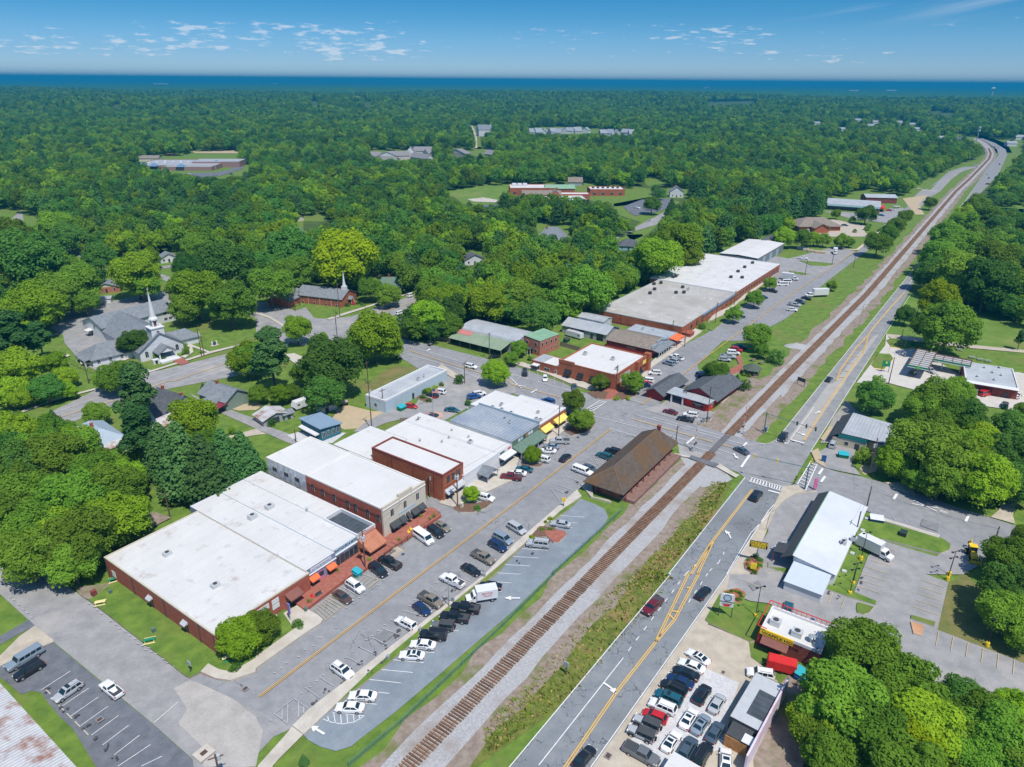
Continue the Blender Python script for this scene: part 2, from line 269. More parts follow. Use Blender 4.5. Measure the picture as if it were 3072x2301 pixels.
class MB:
 def __init__(s): s.v=[];s.f=[];s.m=[]
 def add(s,vs,fs,m=0):
  o=len(s.v);s.v+=[tuple(p) for p in vs];s.f+=[tuple(i+o for i in f) for f in fs];s.m+=[m]*len(fs);return s
 def box(s,x0,y0,z0,x1,y1,z1,m=0):
  return s.add([(x0,y0,z0),(x1,y0,z0),(x1,y1,z0),(x0,y1,z0),(x0,y0,z1),(x1,y0,z1),(x1,y1,z1),(x0,y1,z1)],
                     [(0,3,2,1),(4,5,6,7),(0,1,5,4),(1,2,6,5),(2,3,7,6),(3,0,4,7)],m)
 def cbox(s,x,y,z,lx,ly,lz,m=0): return s.box(x-lx/2,y-ly/2,z,x+lx/2,y+ly/2,z+lz,m)
 def prism(s,pts,z0,z1,m=0,mside=None,bottom=False):
  pts=[(p[0],p[1]) for p in pts]
  a=sum(pts[i][0]*pts[(i+1) % len(pts)][1]-pts[(i+1) % len(pts)][0]*pts[i][1] for i in range(len(pts)))
  if a<0: pts=pts[::-1]
  n=len(pts);o=len(s.v)
  s.v+=[(x,y,z0) for x,y in pts]+[(x,y,z1) for x,y in pts]
  s.f.append(tuple(range(o+n,o+2*n)));s.m.append(m)
  if bottom: s.f.append(tuple(range(o+n-1,o-1,-1)));s.m.append(m)
  for i in range(n):
   j=(i+1) % n;s.f.append((o+i,o+j,o+n+j,o+n+i));s.m.append(m if mside is None else mside)
  return s
 def quad(s,a,b,c,d,m=0): return s.add([a,b,c,d],[(0,1,2,3)],m)
 def slab(s,pts,th,m=0):
  n=len(pts);low=[(p[0],p[1],p[2]-th) for p in pts]
  return s.add(list(pts)+low,[tuple(range(n)),tuple(range(2*n-1,n-1,-1))]+[(i,n+i,n+(i+1) % n,(i+1) % n) for i in range(n)],m)
 def cyl(s,a,b,r0,r1=None,n=10,m=0,cap=True):
  a,b=Vector(a),Vector(b);r1=r0 if r1 is None else r1;d=(b-a).normalized()
  u=d.orthogonal().normalized();w=d.cross(u);o=len(s.v)
  for p,r in ((a,r0),(b,r1)):
   for i in range(n):
    t=2*math.pi*i/n;s.v.append(tuple(p+u*(r*math.cos(t))+w*(r*math.sin(t))))
  for i in range(n): s.f.append((o+i,o+(i+1) % n,o+n+(i+1) % n,o+n+i));s.m.append(m)
  if cap: s.f.append(tuple(range(o+n-1,o-1,-1)));s.m.append(m);s.f.append(tuple(range(o+n,o+2*n)));s.m.append(m)
  return s
 def build(s,name,mats,parent=None,smooth=False,loc=None):
  if not isinstance(mats,(list,tuple)): mats=[mats]
  me=bpy.data.meshes.new(name);me.from_pydata(s.v,[],s.f);me.polygons.foreach_set('material_index',s.m)
  if smooth: me.polygons.foreach_set('use_smooth',[True]*len(s.f))
  for m in mats: me.materials.append(m)
  me.update();o=bpy.data.objects.new(name,me);COL.objects.link(o)
  if parent: o.parent=parent
  if loc: o.location=loc
  return o
def tag(o,label=None,cat=None,group=None,kind=None):
 for k,v in (('label',label),('category',cat),('group',group),('kind',kind)):
  if v: o[k]=v
 return o
def empty(name,x,y,z=0.0,rot=0.0,label=None,cat=None,group=None):
 o=bpy.data.objects.new(name,None);COL.objects.link(o);o.location=(x,y,z);o.rotation_euler=(0,0,rot)
 return tag(o,label,cat,group)
def copy_tree(o,parent=None):
 c=o.copy();COL.objects.link(c)
 if parent: c.parent=parent
 for ch in list(o.children): copy_tree(ch,c)
 return c
def text(name,body,size,m,parent,loc,rot,ext=0.02,align='LEFT',sx=1.0):
 cu=bpy.data.curves.new(name,'FONT');cu.body=body;cu.size=size;cu.extrude=ext;cu.align_x=align;cu.offset=0.012*size;cu.space_line=0.85
 t=bpy.data.objects.new('tmp',cu);COL.objects.link(t)
 me=bpy.data.meshes.new_from_object(t.evaluated_get(bpy.context.evaluated_depsgraph_get()));COL.objects.unlink(t);bpy.data.objects.remove(t)
 me.materials.clear();me.materials.append(m);me.name=name
 o=bpy.data.objects.new(name,me);COL.objects.link(o);o.parent=parent;o.location=loc;o.rotation_euler=rot;o.scale=(sx,1,1);return o
ZC=[0.02]
from mathutils.geometry import delaunay_2d_cdt
def clean_poly(pts):
 n=len(pts);r=delaunay_2d_cdt([Vector((p[0],p[1])) for p in pts],[(i,(i+1) % n) for i in range(n)],[],1,1e-4)
 vs=[(v.x,v.y) for v in r[0]];fs=[]
 for f in r[2]:
  a=sum(vs[f[i]][0]*vs[f[(i+1) % len(f)]][1]-vs[f[(i+1) % len(f)]][0]*vs[f[i]][1] for i in range(len(f)))
  if abs(a)>1e-4: fs.append(tuple(f) if a>0 else tuple(f)[::-1])
 return vs,fs
def sheet(name,pts,m,z=None):
 if z is None: ZC[0]+=0.004;z=ZC[0]
 pts=[P(*p) if len(p)==3 else p for p in pts]
 vs,fs=clean_poly(pts);mb=MB();mb.v=[(x,y,z) for x,y in vs];mb.f=fs;mb.m=[0]*len(fs)
 return tag(mb.build(name,m),kind='structure')
def raised(name,pts,top,side=None,h=0.14,z0=0.0):
 pts=[P(*p) if len(p)==3 else p for p in pts]
 ZC[0]+=0.0001;z=h+ZC[0]-0.02
 vs,fs=clean_poly(pts);mb=MB();mb.v=[(x,y,z) for x,y in vs];mb.f=list(fs);mb.m=[0]*len(fs)
 cnt={}
 for f in fs:
  for i in range(len(f)): cnt[(f[i],f[(i+1) % len(f)])]=1
 k=len(mb.v);mb.v+=[(x,y,z0) for x,y in vs]
 for (i,j) in cnt:
  if (j,i) not in cnt: mb.f.append((j,i,k+i,k+j));mb.m.append(1)
 return tag(mb.build(name,[top,side or CONC]),kind='structure')
# ================================================================== ground
def ring(n,r,cx=0,cy=3000): return [(cx+r*math.cos(2*math.pi*i/n),cy+r*math.sin(2*math.pi*i/n)) for i in range(n)]
g0=MB();RG=[30,120,300,700,1500,3500,8000,16000,32000];g0.v=[(0,0,0)]+[(*p,0.0) for q in RG for p in ring(96,q,0,0)]
g0.f=[(0,1+i,1+(i+1) % 96) for i in range(96)]+[(1+j*96+i,1+(j+1)*96+i,1+(j+1)*96+(i+1) % 96,1+j*96+(i+1) % 96) for j in range(8) for i in range(96)];g0.m=[0]*len(g0.f)
tag(g0.build('ground',FLOOR),kind='structure')
TOWN=[(2105,290),(2135,330),(2055,360),(1985,395),(1950,425),(1925,410),(1880,405),(1790,425),(1775,460),(1715,470),(1715,505),(1640,505),(1575,530),(1530,545),(1420,600),(1360,615),(1290,665),(1225,685),(1140,700),(1000,690),(960,735),(860,735),(870,655),(905,640),(890,630),(780,640),(690,615),(640,620),(545,625),(545,595),(480,565),(380,560),(345,535),(250,560),(200,550),(130,520),(60,455),(0,440),(-100,440),(-100,1800),(2400,1800),(2400,500),(2212,440),(2120,440),(2085,440),(2140,400),(2195,345),(2175,310),(2115,288)]
sheet('lawn',[D(*p) for p in TOWN],GRASS,0.012)
sheet('verge',[D(*p) for p in [(2030,262),(2120,262),(2240,275),(2240,400),(2150,440),(2120,440),(2190,345),(2175,308),(2115,286),(2105,290)]],GRASS,0.008)
for n_,pts in (('meadow',[(7,1020,1210),(7,1100,1000),(7,1220,890),(7,1700,980),(7,2209,1070),(7,2800,1200),(7,2800,1600),(7,2209,1380),(7,1750,1330),(7,1250,1260)]),
  ('meadow',[(7,1820,360),(7,2209,390),(7,2600,420),(7,2600,600),(7,2209,520),(7,1960,440),(7,1800,400)]),
  ('meadow',[(7,1960,60),(7,2209,70),(7,2600,90),(7,2600,180),(7,2209,150),(7,1970,135)]),
  ('hayfield',[(2,1680,895),(2,1950,898),(2,2209,905),(2,2090,920),(2,1900,925),(2,1690,915)]),
  ('playing_field',[(5,1610,30),(1,1640,1640),(1,2100,1590),(2,150,1600),(6,0,60),(5,2120,90),(5,1880,115),(5,1820,60)])):
 sheet(n_,pts,MEADOW if n_!='hayfield' else mat('hay',(0.42,0.42,0.24),0.95,scale=0.02,col2=(0.36,0.40,0.2)))
sheet('dry_grass_patch',[(9,610,230),(9,800,190),(9,1000,240),(9,1170,240),(9,1080,290),(9,960,390),(9,850,390),(9,760,400),(9,640,330),(9,700,240)],SAND)
sheet('dry_grass_patch',[(5,990,1657),(5,1080,1560),(5,1200,1500),(5,1400,1520),(5,1180,1640),(9,980,120),(9,900,20)],DRYGRASS)
sheet('verge',[(15,1560,70),(15,1700,-10),(15,1900,180),(15,1850,400),(15,2100,640),(15,2600,700),(15,2600,900),(15,2209,770),(15,1460,480)],DRYGRASS)
sheet('dry_grass_patch',[(11,960,400),(11,1050,430),(11,1010,560),(11,930,760),(11,830,790),(11,790,740),(11,900,600)],SAND)
RC=[(13,1310,1657),(14,700,0),(10,1640,690),(7,90,1657),(7,850,890),(7,1620,0),(3,1745,1540),(3,1852,1430),(3,1908,1370),(3,1922,1325),(3,1905,1285),(3,1860,1240),(3,1790,1195)]
rc=[P(*p) for p in RC];rc=[rc[0]-(rc[1]-rc[0]).normalized()*70]+rc
def offset(line,d):
 o=[]
 for i,p in enumerate(line):
  a=line[max(0,i-1)];b=line[min(len(line)-1,i+1)];t=(b-a).normalized();o.append(p+Vector((t.y,-t.x))*d)
 return o
def dense(line,step):
 o=[]
 for a,b in zip(line,line[1:]):
  n=max(1,int((b-a).length/step));o+=[a+(b-a)*(i/n) for i in range(n)]
 return o+[line[-1]]
rcd=dense(rc,6.0)
def band(name,l,r,m,amp=0.8,line=None,z=None):
 line=line or rcd;a=offset(line,l);b=offset(line,r)
 rr=random.Random(len(name)*7+int(r*10));w=lambda p,s: p+(s*rr.uniform(-amp,amp))*N
 pts=[w(p,1) for p in a]+[w(p,1) for p in reversed(b)]
 if z is None: ZC[0]+=0.004;z=ZC[0]
 n=len(a);mb=MB();mb.v=[(p.x,p.y,z) for p in pts]
 mb.f=[(i,2*n-1-i,2*n-2-i,i+1) for i in range(n-1)];mb.m=[0]*(n-1)
 return tag(mb.build(name,m),kind='structure')
sheet('rough_verge',[(14,-300,1657),(14,620,1000),(14,1480,0),(10,1300,1657),(10,1700,1250),(10,1900,860),(10,1790,740),(10,1700,820),(10,1300,1300),(10,1050,1657),(14,700,350),(14,0,1020),(13,2000,1300),(13,1650,1657),(13,1200,2100),(13,1800,2200)],WEEDS)
band('railway_verge',-6.0,7.8,DIRT,1.2)
band('ballast_bed',-3.3,4.3,BALL,0.5)
sheet('ballast_patch',[(10,1430,525),(10,1640,600),(10,1800,720),(10,1900,830),(10,1840,860),(10,1640,900),(10,1450,640)],BALL)
sheet('ballast_patch',[(10,1580,390),(10,1800,180),(10,2050,-60),(11,0,0),(11,60,-60),(11,140,180),(11,60,330),(10,2010,470),(10,1820,430)],DIRT)
band('ballast_bed',-3.0,3.4,BALL,0.4)
sheet('gravel_pile_base',[(7,190,1320),(7,250,1300),(7,310,1340),(7,290,1370),(7,210,1350)],BALL)
sheet('side_street',[(12,-1100,-1000),(12,-300,-270),(12,0,165),(12,240,385),(12,300,440),(12,460,575),(12,870,915),(12,1320,1285),(12,1660,1590),(12,1750,2100),(12,2100,2100),(13,-60,1657),(13,20,1540),(13,150,1400),(13,320,1320),(13,400,1000),(13,0,800),(12,1640,880),(12,760,225),(12,640,140),(12,300,-130),(12,-300,-640)],ASPHW)
sheet('worn_patch',[(12,1500,980),(12,1640,910),(12,1900,960),(12,2000,1060),(12,2209,1230),(13,60,1350),(12,2209,1657),(12,1760,1657),(12,1740,1480),(12,1540,1280),(12,1620,1160)],mat('worn_patch',(0.35,0.33,0.31),0.9,scale=0.3,col2=(0.45,0.42,0.385),detail=10))
sheet('parking_lot',[(12,-500,980),(12,0,785),(12,210,685),(12,460,585),(12,870,925),(12,1320,1290),(12,1665,1600),(12,1700,2100),(12,1100,2100),(12,630,1330),(12,520,1230),(12,420,1110),(12,360,1020),(12,280,1000),(12,180,1035),(12,100,960),(12,0,885),(12,-500,600)],DARKA)
sheet('driveway',[(12,-300,660),(12,0,530),(12,250,387),(12,305,442),(12,150,520),(12,0,605),(12,-300,760)],DARKA)
sheet('concrete_apron',[(12,300,440),(12,460,560),(12,462,582),(12,210,682),(12,0,790),(12,-300,930),(12,-300,850),(12,0,700),(12,170,530)],CONCD)
F_IN=[(12,1640,900),(13,0,600),(13,300,330),(9,900,1657),(9,1400,1200),(9,1500,1060),(9,1480,980),(9,2100,700),(10,60,600),(10,280,400),(10,460,300),(10,640,440),(10,1060,470),(10,640,850),(10,560,935),(10,20,1390),(13,1950,20),(13,1300,520),(13,320,1310)]
sheet('main_street',F_IN,ASPH)
sheet('alley',[(9,1470,985),(9,1530,1080),(9,1700,1120),(9,1560,1160),(9,1500,1110),(9,1460,1060)],ASPH)
sheet('cross_road',[(5,560,1180),(5,800,1080),(5,870,1150),(5,1310,1285),(5,1540,1330),(5,2209,1500),(6,0,1500),(6,450,1657),(10,560,60),(10,820,150),(10,1100,110),(10,1260,195),(10,1570,350),(10,1830,436),(10,2209,528),(11,0,1110),(10,2209,1135),(10,2010,820),(10,1950,770),(10,1770,705),(10,1640,600),(10,1430,520),(10,1050,465),(10,640,450),(10,480,250),(10,0,90),(5,1990,1620),(5,1650,1560),(5,1400,1530),(5,1190,1400),(5,560,1290)],ASPH)
sheet('cross_road',[(4,600,2300),(8,-200,520),(8,0,430),(8,330,300),(4,1060,1600),(4,1400,1540),(4,2209,1340),(5,0,1110),(5,240,1060),(5,430,1000),(5,500,1090),(5,620,1100),(5,800,1080),(5,860,1160),(5,620,1290),(5,400,1330),(5,0,1240),(4,2209,1560),(8,1500,40),(8,980,180),(8,550,375),(8,330,520),(8,-200,800)],ASPHW)
sheet('church_street',[(5,600,1110),(5,760,1085),(5,820,1080),(5,1040,1000),(5,1330,905),(5,1460,850),(5,1700,780),(5,1700,850),(5,1480,930),(5,1310,1030),(5,1120,1095),(5,960,1150),(5,860,1200)],ASPHW)
sheet('church_street',[(4,2209,960),(5,0,955),(5,180,960),(5,470,1090),(5,640,1130),(5,560,1300),(5,240,1190),(5,0,1100),(4,2209,1100),(4,2100,1040)],ASPHW)
sheet('residential_street',[(4,190,160),(4,205,260),(4,210,320),(4,330,390),(4,480,440),(4,760,540),(4,1030,610),(4,1050,650),(4,940,640),(4,700,570),(4,500,480),(4,360,430),(4,120,290),(4,100,230)],ASPHW)
sheet('residential_street',[(4,1340,720),(4,1400,715),(4,1530,760),(4,1530,800),(4,1390,760)],ASPHW)
sheet('residential_street',[(4,1320,680),(4,1400,645),(4,1600,615),(4,1620,635),(4,1420,665)],ASPHW)
sheet('driveway',[(4,-100,950),(4,140,900),(4,170,930),(4,-100,1000)],ASPHW)
sheet('driveway',[(4,-100,1010),(4,60,1040),(4,170,1120),(4,160,1140),(4,60,1090),(4,-100,1050)],CONCD)
sheet('church_parking',[(4,580,1040),(4,860,970),(4,1320,870),(4,1560,845),(4,1620,950),(4,1500,1010),(4,1480,1100),(4,900,1400),(4,1000,1460),(4,1300,1540),(4,1350,1560),(4,1290,1620),(4,1050,1560),(4,820,1540),(4,700,1480),(4,640,1400),(4,560,1310),(4,545,1240),(4,430,1180)],ASPHW)
sheet('church_parking',[(5,60,890),(5,330,850),(5,440,830),(5,480,850),(5,330,890),(5,250,930),(5,90,910)],ASPH)
sheet('rear_lot',[(9,1240,280),(9,1480,150),(9,1370,200),(9,1560,-120),(9,1680,-110),(9,2209,-40),(10,40,80),(9,1870,190),(9,1600,340),(9,1460,330)],ASPHW)
sheet('rear_drive',[(9,840,420),(9,960,330),(9,1130,240),(9,1300,200),(9,1480,180),(9,1560,260),(9,1260,310),(9,1120,345),(9,940,420)],ASPHW)
sheet('rear_drive',[(8,1640,90),(8,1760,150),(8,2209,310),(9,90,370),(9,400,480),(9,640,560),(9,600,600),(9,330,540),(8,2209,395),(8,1720,175)],ASPHW)
sheet('gravel_drive',[(9,270,450),(9,380,420),(9,780,430),(9,660,520),(9,520,530),(9,340,500)],GRAVEL)
sheet('gravel_drive',[(8,1930,470),(8,2050,440),(8,2209,395),(9,90,440),(8,2209,450),(8,2050,480)],CONCD)
sheet('gravel_drive',[(8,1950,215),(8,2209,165),(9,60,190),(8,2209,235),(8,2060,240)],SAND)
sheet('shopping_street',[(10,820,150),(10,1000,150),(10,1140,185),(10,1250,200),(10,1330,130),(10,1620,-40),(6,1850,1657),(6,1640,1657),(6,1600,1500),(6,1820,1290),(6,2020,1290),(6,2140,1130),(7,0,1180),(7,150,1100),(7,260,1020),(7,330,920),(7,520,770),(7,870,500),(7,1070,310),(7,1250,170),(7,1420,0),(3,1320,1657),(3,1500,1560),(3,1640,1500),(3,1780,1440),(3,1690,1440),(3,1560,1480),(3,1470,1560),(3,1340,1657),(7,1300,30),(7,1130,200),(7,920,390),(7,770,520),(7,540,660),(7,380,740),(7,160,660),(7,70,690),(6,2209,820),(6,1990,1000),(6,1850,1100),(6,1690,1220),(6,1480,1330),(6,1150,1500),(10,880,40)],ASPH)
sheet('shopping_street',[(7,1190,110),(7,1330,-20),(3,1400,1640),(3,1500,1540),(3,1620,1470),(3,1790,1432),(3,1800,1447),(3,1680,1476),(3,1580,1550),(3,1480,1657),(7,1380,60),(7,1290,170)],ASPHW)
sheet('yard',[(7,-150,520),(7,180,580),(7,600,470),(7,760,520),(7,540,660),(7,380,745),(7,60,690),(6,2209,700)],ASPHW)
sheet('parking_lot',[(7,230,320),(7,560,240),(7,860,300),(7,830,340),(7,870,390),(7,540,390),(7,330,370)],CONCD)
sheet('parking_lot',[(7,480,170),(7,900,190),(7,1160,140),(7,1250,190),(7,1070,280),(7,700,230)],ASPHW)
sheet('crossing',[(7,1160,60),(7,1380,30),(7,1300,110),(7,1350,200),(7,1270,200),(7,1200,110)],SAND)
sheet('restaurant_yard',[(10,1130,230),(10,1290,180),(10,1440,70),(10,1560,180),(10,1750,260),(10,1590,370),(10,1400,310)],ASPHW)
HL=[(14,-330,2030),(14,-8,1657),(14,1362,0),(10,1340,1657),(10,1990,830)]
sheet('highway',HL+[(10,2060,740),(11,0,520),(11,78,490),(11,190,340),(11,462,0),(7,462,1657),(7,1335,570),(7,1590,235),(7,1755,0),(3,1750,1657),(3,1900,1440),(3,1990,1340),(3,1975,1290),(3,1900,1235),(3,1825,1195),(3,1850,1195),(3,1960,1235),(3,2050,1290),(3,2065,1340),(3,1990,1500),(7,1850,0),(7,1560,300),(7,1330,640),(7,1200,900),(7,1020,1200),(7,960,1300),(7,745,1657),(11,748,0),(11,365,600),(11,170,925),(11,0,1130),(14,1880,0),(14,720,1657),(14,330,2200)],HWYF)
sheet('highway_patch',[(14,-330,2030),(14,-8,1657),(14,1362,0),(10,1340,1657),(10,1990,830),(10,2040,850),(11,170,925),(11,0,1130),(14,1868,0),(14,700,1657),(14,330,2200)],HWY)
sheet('pale_lane',[(11,160,500),(11,310,500),(11,640,30),(7,690,1600),(7,960,1230),(7,900,1260),(7,560,1657),(11,520,10)],PALEL)
sheet('shoulder',[(14,640,2100),(14,700,1657),(14,1868,0),(11,0,1110),(11,40,1140),(14,2050,0),(14,1500,660),(14,900,1560),(14,900,2100)],CONCD)
sheet('side_road',[(11,410,680),(11,500,735),(11,600,770),(11,820,815),(11,1250,935),(11,1600,1065),(11,1950,1175),(11,2209,1262),(11,2800,1440),(11,2800,1800),(11,2100,1600),(11,1700,1560),(11,1560,1440),(11,1480,1340),(11,1000,1190),(11,860,1110),(11,420,960),(11,170,930)],ASPH)
sheet('shop_lot',[(11,150,930),(11,440,950),(11,560,930),(11,850,1090),(11,700,1300),(11,200,1657),(14,2209,50),(14,2000,-40),(10,2209,1290),(11,0,1190)],ASPHW)
sheet('diner_lot',[(11,1000,1370),(11,1450,1500),(11,1590,1400),(11,2000,1500),(11,1850,1560),(11,1680,1657),(15,1360,0),(15,1555,70),(15,1460,480),(15,2209,770),(15,2700,1000),(15,2700,1400),(15,1600,1100),(15,1000,800),(15,560,480),(15,0,250),(14,2050,230),(14,1850,140),(14,1880,0),(10,2100,1657),(11,0,1580),(15,420,100),(15,740,160),(11,860,1500)],ASPHW)
sheet('dealer_lot',[(14,700,1800),(14,860,1560),(14,1060,1330),(14,1480,640),(14,1640,430),(14,1700,440),(14,2040,580),(14,2060,720),(14,2209,830),(15,100,950),(15,0,1700),(14,2209,2100),(14,700,2100)],CONCD)
sheet('gravel_yard',[(14,1060,1370),(14,1240,1050),(14,1640,800),(14,1960,940),(14,1900,1100),(14,1800,1300),(14,1850,1480),(14,1500,1657),(14,1250,1657),(14,1000,1480)],GRAVEL)
sheet('dirt_yard',[(15,100,950),(15,200,850),(15,400,800),(15,450,1300),(15,200,1900),(14,2100,2000),(14,2080,1600)],DIRT)
sheet('filling_station_forecourt',[(7,1020,1230),(7,1010,1330),(7,880,1500),(7,760,1657),(11,740,0),(11,1030,0),(11,1260,60),(11,1800,130),(11,1860,200),(11,2209,250),(11,2600,280),(7,2600,1657),(7,2150,1560),(7,1700,1620),(7,1330,1380),(7,1180,1330),(7,1060,1290)],mat('pale_concrete',(0.50,0.47,0.43),0.9,scale=0.4,col2=(0.58,0.55,0.51),detail=8))
sheet('gravel_drive',[(7,1010,1230),(7,1120,1240),(7,1700,1320),(7,2209,1370),(7,2700,1420),(7,2700,1450),(7,2209,1395),(7,1650,1345),(7,1060,1270)],CONCD)
sheet('gravel_drive',[(11,560,300),(11,680,150),(11,760,240),(11,960,340),(11,930,400),(11,600,520),(11,450,520)],mat('broken_pavement',(0.27,0.26,0.25),0.9,scale=0.5,col2=(0.36,0.33,0.28),detail=10))
sheet('gravel_drive',[(11,400,620),(11,600,500),(11,760,560),(11,720,700),(11,800,800),(11,600,760),(11,450,720)],ASPHW)
sheet('driveway',[(11,1010,860),(11,1160,860),(11,1250,900),(11,1270,980),(11,1120,930)],CONCD)
sheet('driveway',[(11,2010,1040),(11,2150,1040),(11,2110,1140),(11,2130,1220),(11,1920,1160),(11,1990,1100)],CONCD)
sheet('school_road',[(6,890,420),(6,1100,290),(6,1330,170),(6,1330,230),(6,1240,290),(6,900,390)],ASPHW)
sheet('school_parking',[(6,960,130),(6,1120,70),(6,1360,60),(6,1390,110),(6,1290,170),(6,1060,210),(6,1000,170)],DARKA)
sheet('school_parking',[(5,1890,120),(5,2120,110),(5,2110,160),(5,1980,200),(5,1900,160)],DARKA)
sheet('playground',[(5,1820,68),(5,1960,52),(5,2090,75),(5,2080,95),(5,1880,88)],CONC)
sheet('school_parking',[(0,1600,1495),(0,1850,1490),(0,1980,1470),(0,2040,1430),(0,1960,1410),(0,2120,1415),(0,2090,1460),(0,1900,1520),(0,1740,1530)],DARKA)
sheet('red_clay_field',[(0,1660,1305),(0,2090,1298),(0,2060,1325),(0,1680,1322)],SAND)
sheet('red_clay_field',[(0,1440,1325),(0,1530,1325),(0,1500,1345),(0,1430,1345)],CLAY)
sheet('far_road',[(1,1840,1085),(1,1870,1085),(1,1905,1170),(1,1910,1280),(1,1890,1280),(1,1890,1180)],CONCD)
sheet('far_road',[(3,1370,955),(3,1400,965),(3,1480,990),(3,1580,1010),(3,1570,1016),(3,1440,1000),(3,1375,970)],CONCD)
sheet('far_road',[(2,820,1545),(2,960,1552),(2,900,1590),(2,800,1560)],CONCD)
sheet('condo_parking',[(1,1290,1360),(1,1400,1310),(1,1430,1320),(1,1360,1370),(1,1240,1385)],CONCD)
sheet('field',[(2,800,1545),(2,900,1540),(2,940,1570),(2,830,1600)],MEADOW)
for pts in ([(4,1545,1305),(4,1620,1310),(4,1810,1385),(4,1800,1395),(4,1660,1345),(4,1670,1390),(4,1600,1440),(4,1560,1430),(4,1630,1390),(4,1640,1350)],
   [(4,1020,1465),(4,1090,1430),(4,1170,1390),(4,1190,1400),(4,1110,1450),(4,1040,1475)],
   [(4,1170,1590),(4,1330,1540),(4,1520,1480),(4,1810,1385),(4,2060,1325),(4,2075,1335),(4,1820,1400),(4,1530,1492),(4,1180,1600)],
   [(4,340,1280),(4,500,1225),(4,505,1235),(4,350,1290)],
   [(8,-100,360),(8,190,245),(8,440,150),(8,700,80),(8,860,40),(8,870,50),(8,700,95),(8,450,165),(8,200,258),(8,-100,375)],
   [(5,0,1040),(5,120,1080),(5,240,1150),(5,230,1170),(5,110,1095),(5,0,1060)],
   [(5,600,1105),(5,720,1065),(5,1060,960),(5,1310,880),(5,1310,890),(5,1070,970),(5,730,1080),(5,640,1110)],
   [(5,70,1255),(5,240,1205),(5,245,1215),(5,80,1265)],
   [(5,80,915),(5,250,945),(5,240,955),(5,80,925)],
   [(13,315,1320),(13,410,1390),(13,200,1600),(13,150,1657),(13,0,1900),(12,2160,1900),(13,20,1657),(13,250,1400)],
   [(7,840,440),(7,880,400),(7,1010,285),(7,1020,300),(7,900,410),(7,780,510),(7,620,500),(7,760,500)],
   [(5,250,1410),(5,330,1400),(5,470,1460),(5,450,1540),(5,350,1500),(5,270,1440),(5,240,1330),(5,290,1300)]):
 sheet('footpath',pts,CONC)
sheet('brick_path',[(4,1460,1445),(4,1540,1420),(4,1640,1480),(4,1560,1505)],PAVER)
sheet('church_parking',[(4,490,1390),(4,530,1385),(4,610,1420),(4,540,1450),(4,490,1430)],CONC)
sheet('gravel_drive',[(9,1460,330),(9,1600,330),(9,1570,270),(9,1480,265),(9,1380,290)],PAVER)
sheet('dirt_patch',[(12,640,120),(12,830,100),(12,1010,60),(12,980,130),(12,830,190),(12,760,225),(12,700,190)],DIRT)
sheet('dirt_patch',[(8,1230,1110),(8,1340,1120),(8,1480,1170),(8,1300,1260),(8,1240,1220)],DIRT)
LAWN1=[(12,830,195),(12,1000,60),(12,1200,150),(12,2000,620),(13,300,200),(13,330,330),(13,240,340),(13,330,480),(12,2209,735),(12,2000,855),(12,1890,835),(12,1800,785),(12,1735,850),(12,1640,900),(12,1600,880),(12,1010,415),(12,765,222)]
raised('lawn_bank',LAWN1,GRASS,DIRT,0.06)
raised('sidewalk',[(12,1735,850),(12,1800,780),(12,1890,830),(12,2000,852),(12,2209,733),(13,0,722),(13,330,480),(13,240,345),(13,380,262),(13,450,312),(13,540,365),(13,580,400),(13,560,430),(13,450,500),(13,0,820),(12,2209,850),(12,1990,925),(12,1860,905)],CONC,CONCD)
band_k=[P(*p) for p in [(12,1735,848),(12,1870,902),(12,1990,918),(12,2209,845),(13,0,812),(13,200,650),(13,450,485),(13,540,415),(13,545,380),(13,450,310)]]
band('kerb_brick_strip',-0.16,0.16,PAVER,0.0,band_k,0.19)
raised('brick_patio',[(13,300,235),(13,420,325),(13,450,310),(13,640,165),(13,870,-10),(9,930,1640),(9,1100,1500),(9,1180,1440),(9,1260,1390),(9,1600,1160),(9,1560,1110),(9,1500,1090),(9,1100,1340),(9,870,1400),(9,660,1520),(9,420,1657),(13,350,100)],PAVER,BRICK,0.5)
raised('sidewalk',[(10,30,1390),(13,1960,20),(13,1300,525),(13,460,1172),(13,316,1316),(13,415,1392),(13,565,1248),(13,660,1160),(13,840,985),(13,1000,830),(13,1430,470),(13,2040,-20),(10,80,1420),(10,420,1110),(10,600,985),(10,560,930)],CONC,CONCD,0.12)
raised('grass_strip',[(13,562,1240),(13,800,995),(13,1430,472),(13,2042,-10),(10,90,1420),(10,430,1105),(10,495,1050),(10,515,1068),(10,480,1105),(10,280,1240),(10,130,1385),(10,0,1500),(13,2090,-20),(13,1680,330),(13,1440,520),(13,1090,818),(13,960,925),(13,640,1165)],GRASS,CONCD,0.10)
sheet('police_lot',[(13,415,1388),(13,562,1245),(13,655,1170),(13,960,930),(13,1092,822),(13,1440,525),(13,1690,335),(13,2095,-15),(10,5,1505),(10,135,1388),(10,285,1245),(10,485,1108),(10,530,1060),(10,590,1000),(10,700,1040),(10,800,1090),(10,830,1160),(10,790,1240),(10,330,1657),(13,2209,325),(13,1900,590),(13,1600,850),(13,1200,1190),(13,900,1420),(13,820,1485),(13,690,1525),(13,560,1490),(13,450,1430)],BLUEA,0.17)
for pts,m in (([(10,215,1270),(10,230,1255),(10,450,1290),(10,472,1320),(10,400,1390),(10,355,1388),(10,310,1340)],PAVER),
               ([(10,150,1345),(10,240,1250),(10,370,1260),(10,380,1285),(10,280,1290),(10,300,1340),(10,220,1345)],MULCH)):
 raised('planting_island',pts,m,CONC,0.26)
raised('planting_island',[(9,1700,1090),(9,1760,1060),(9,1900,1050),(9,2020,1020),(9,2030,1050),(9,1980,1090),(9,1880,1125),(9,1760,1125)],MULCH,CONC,0.16)
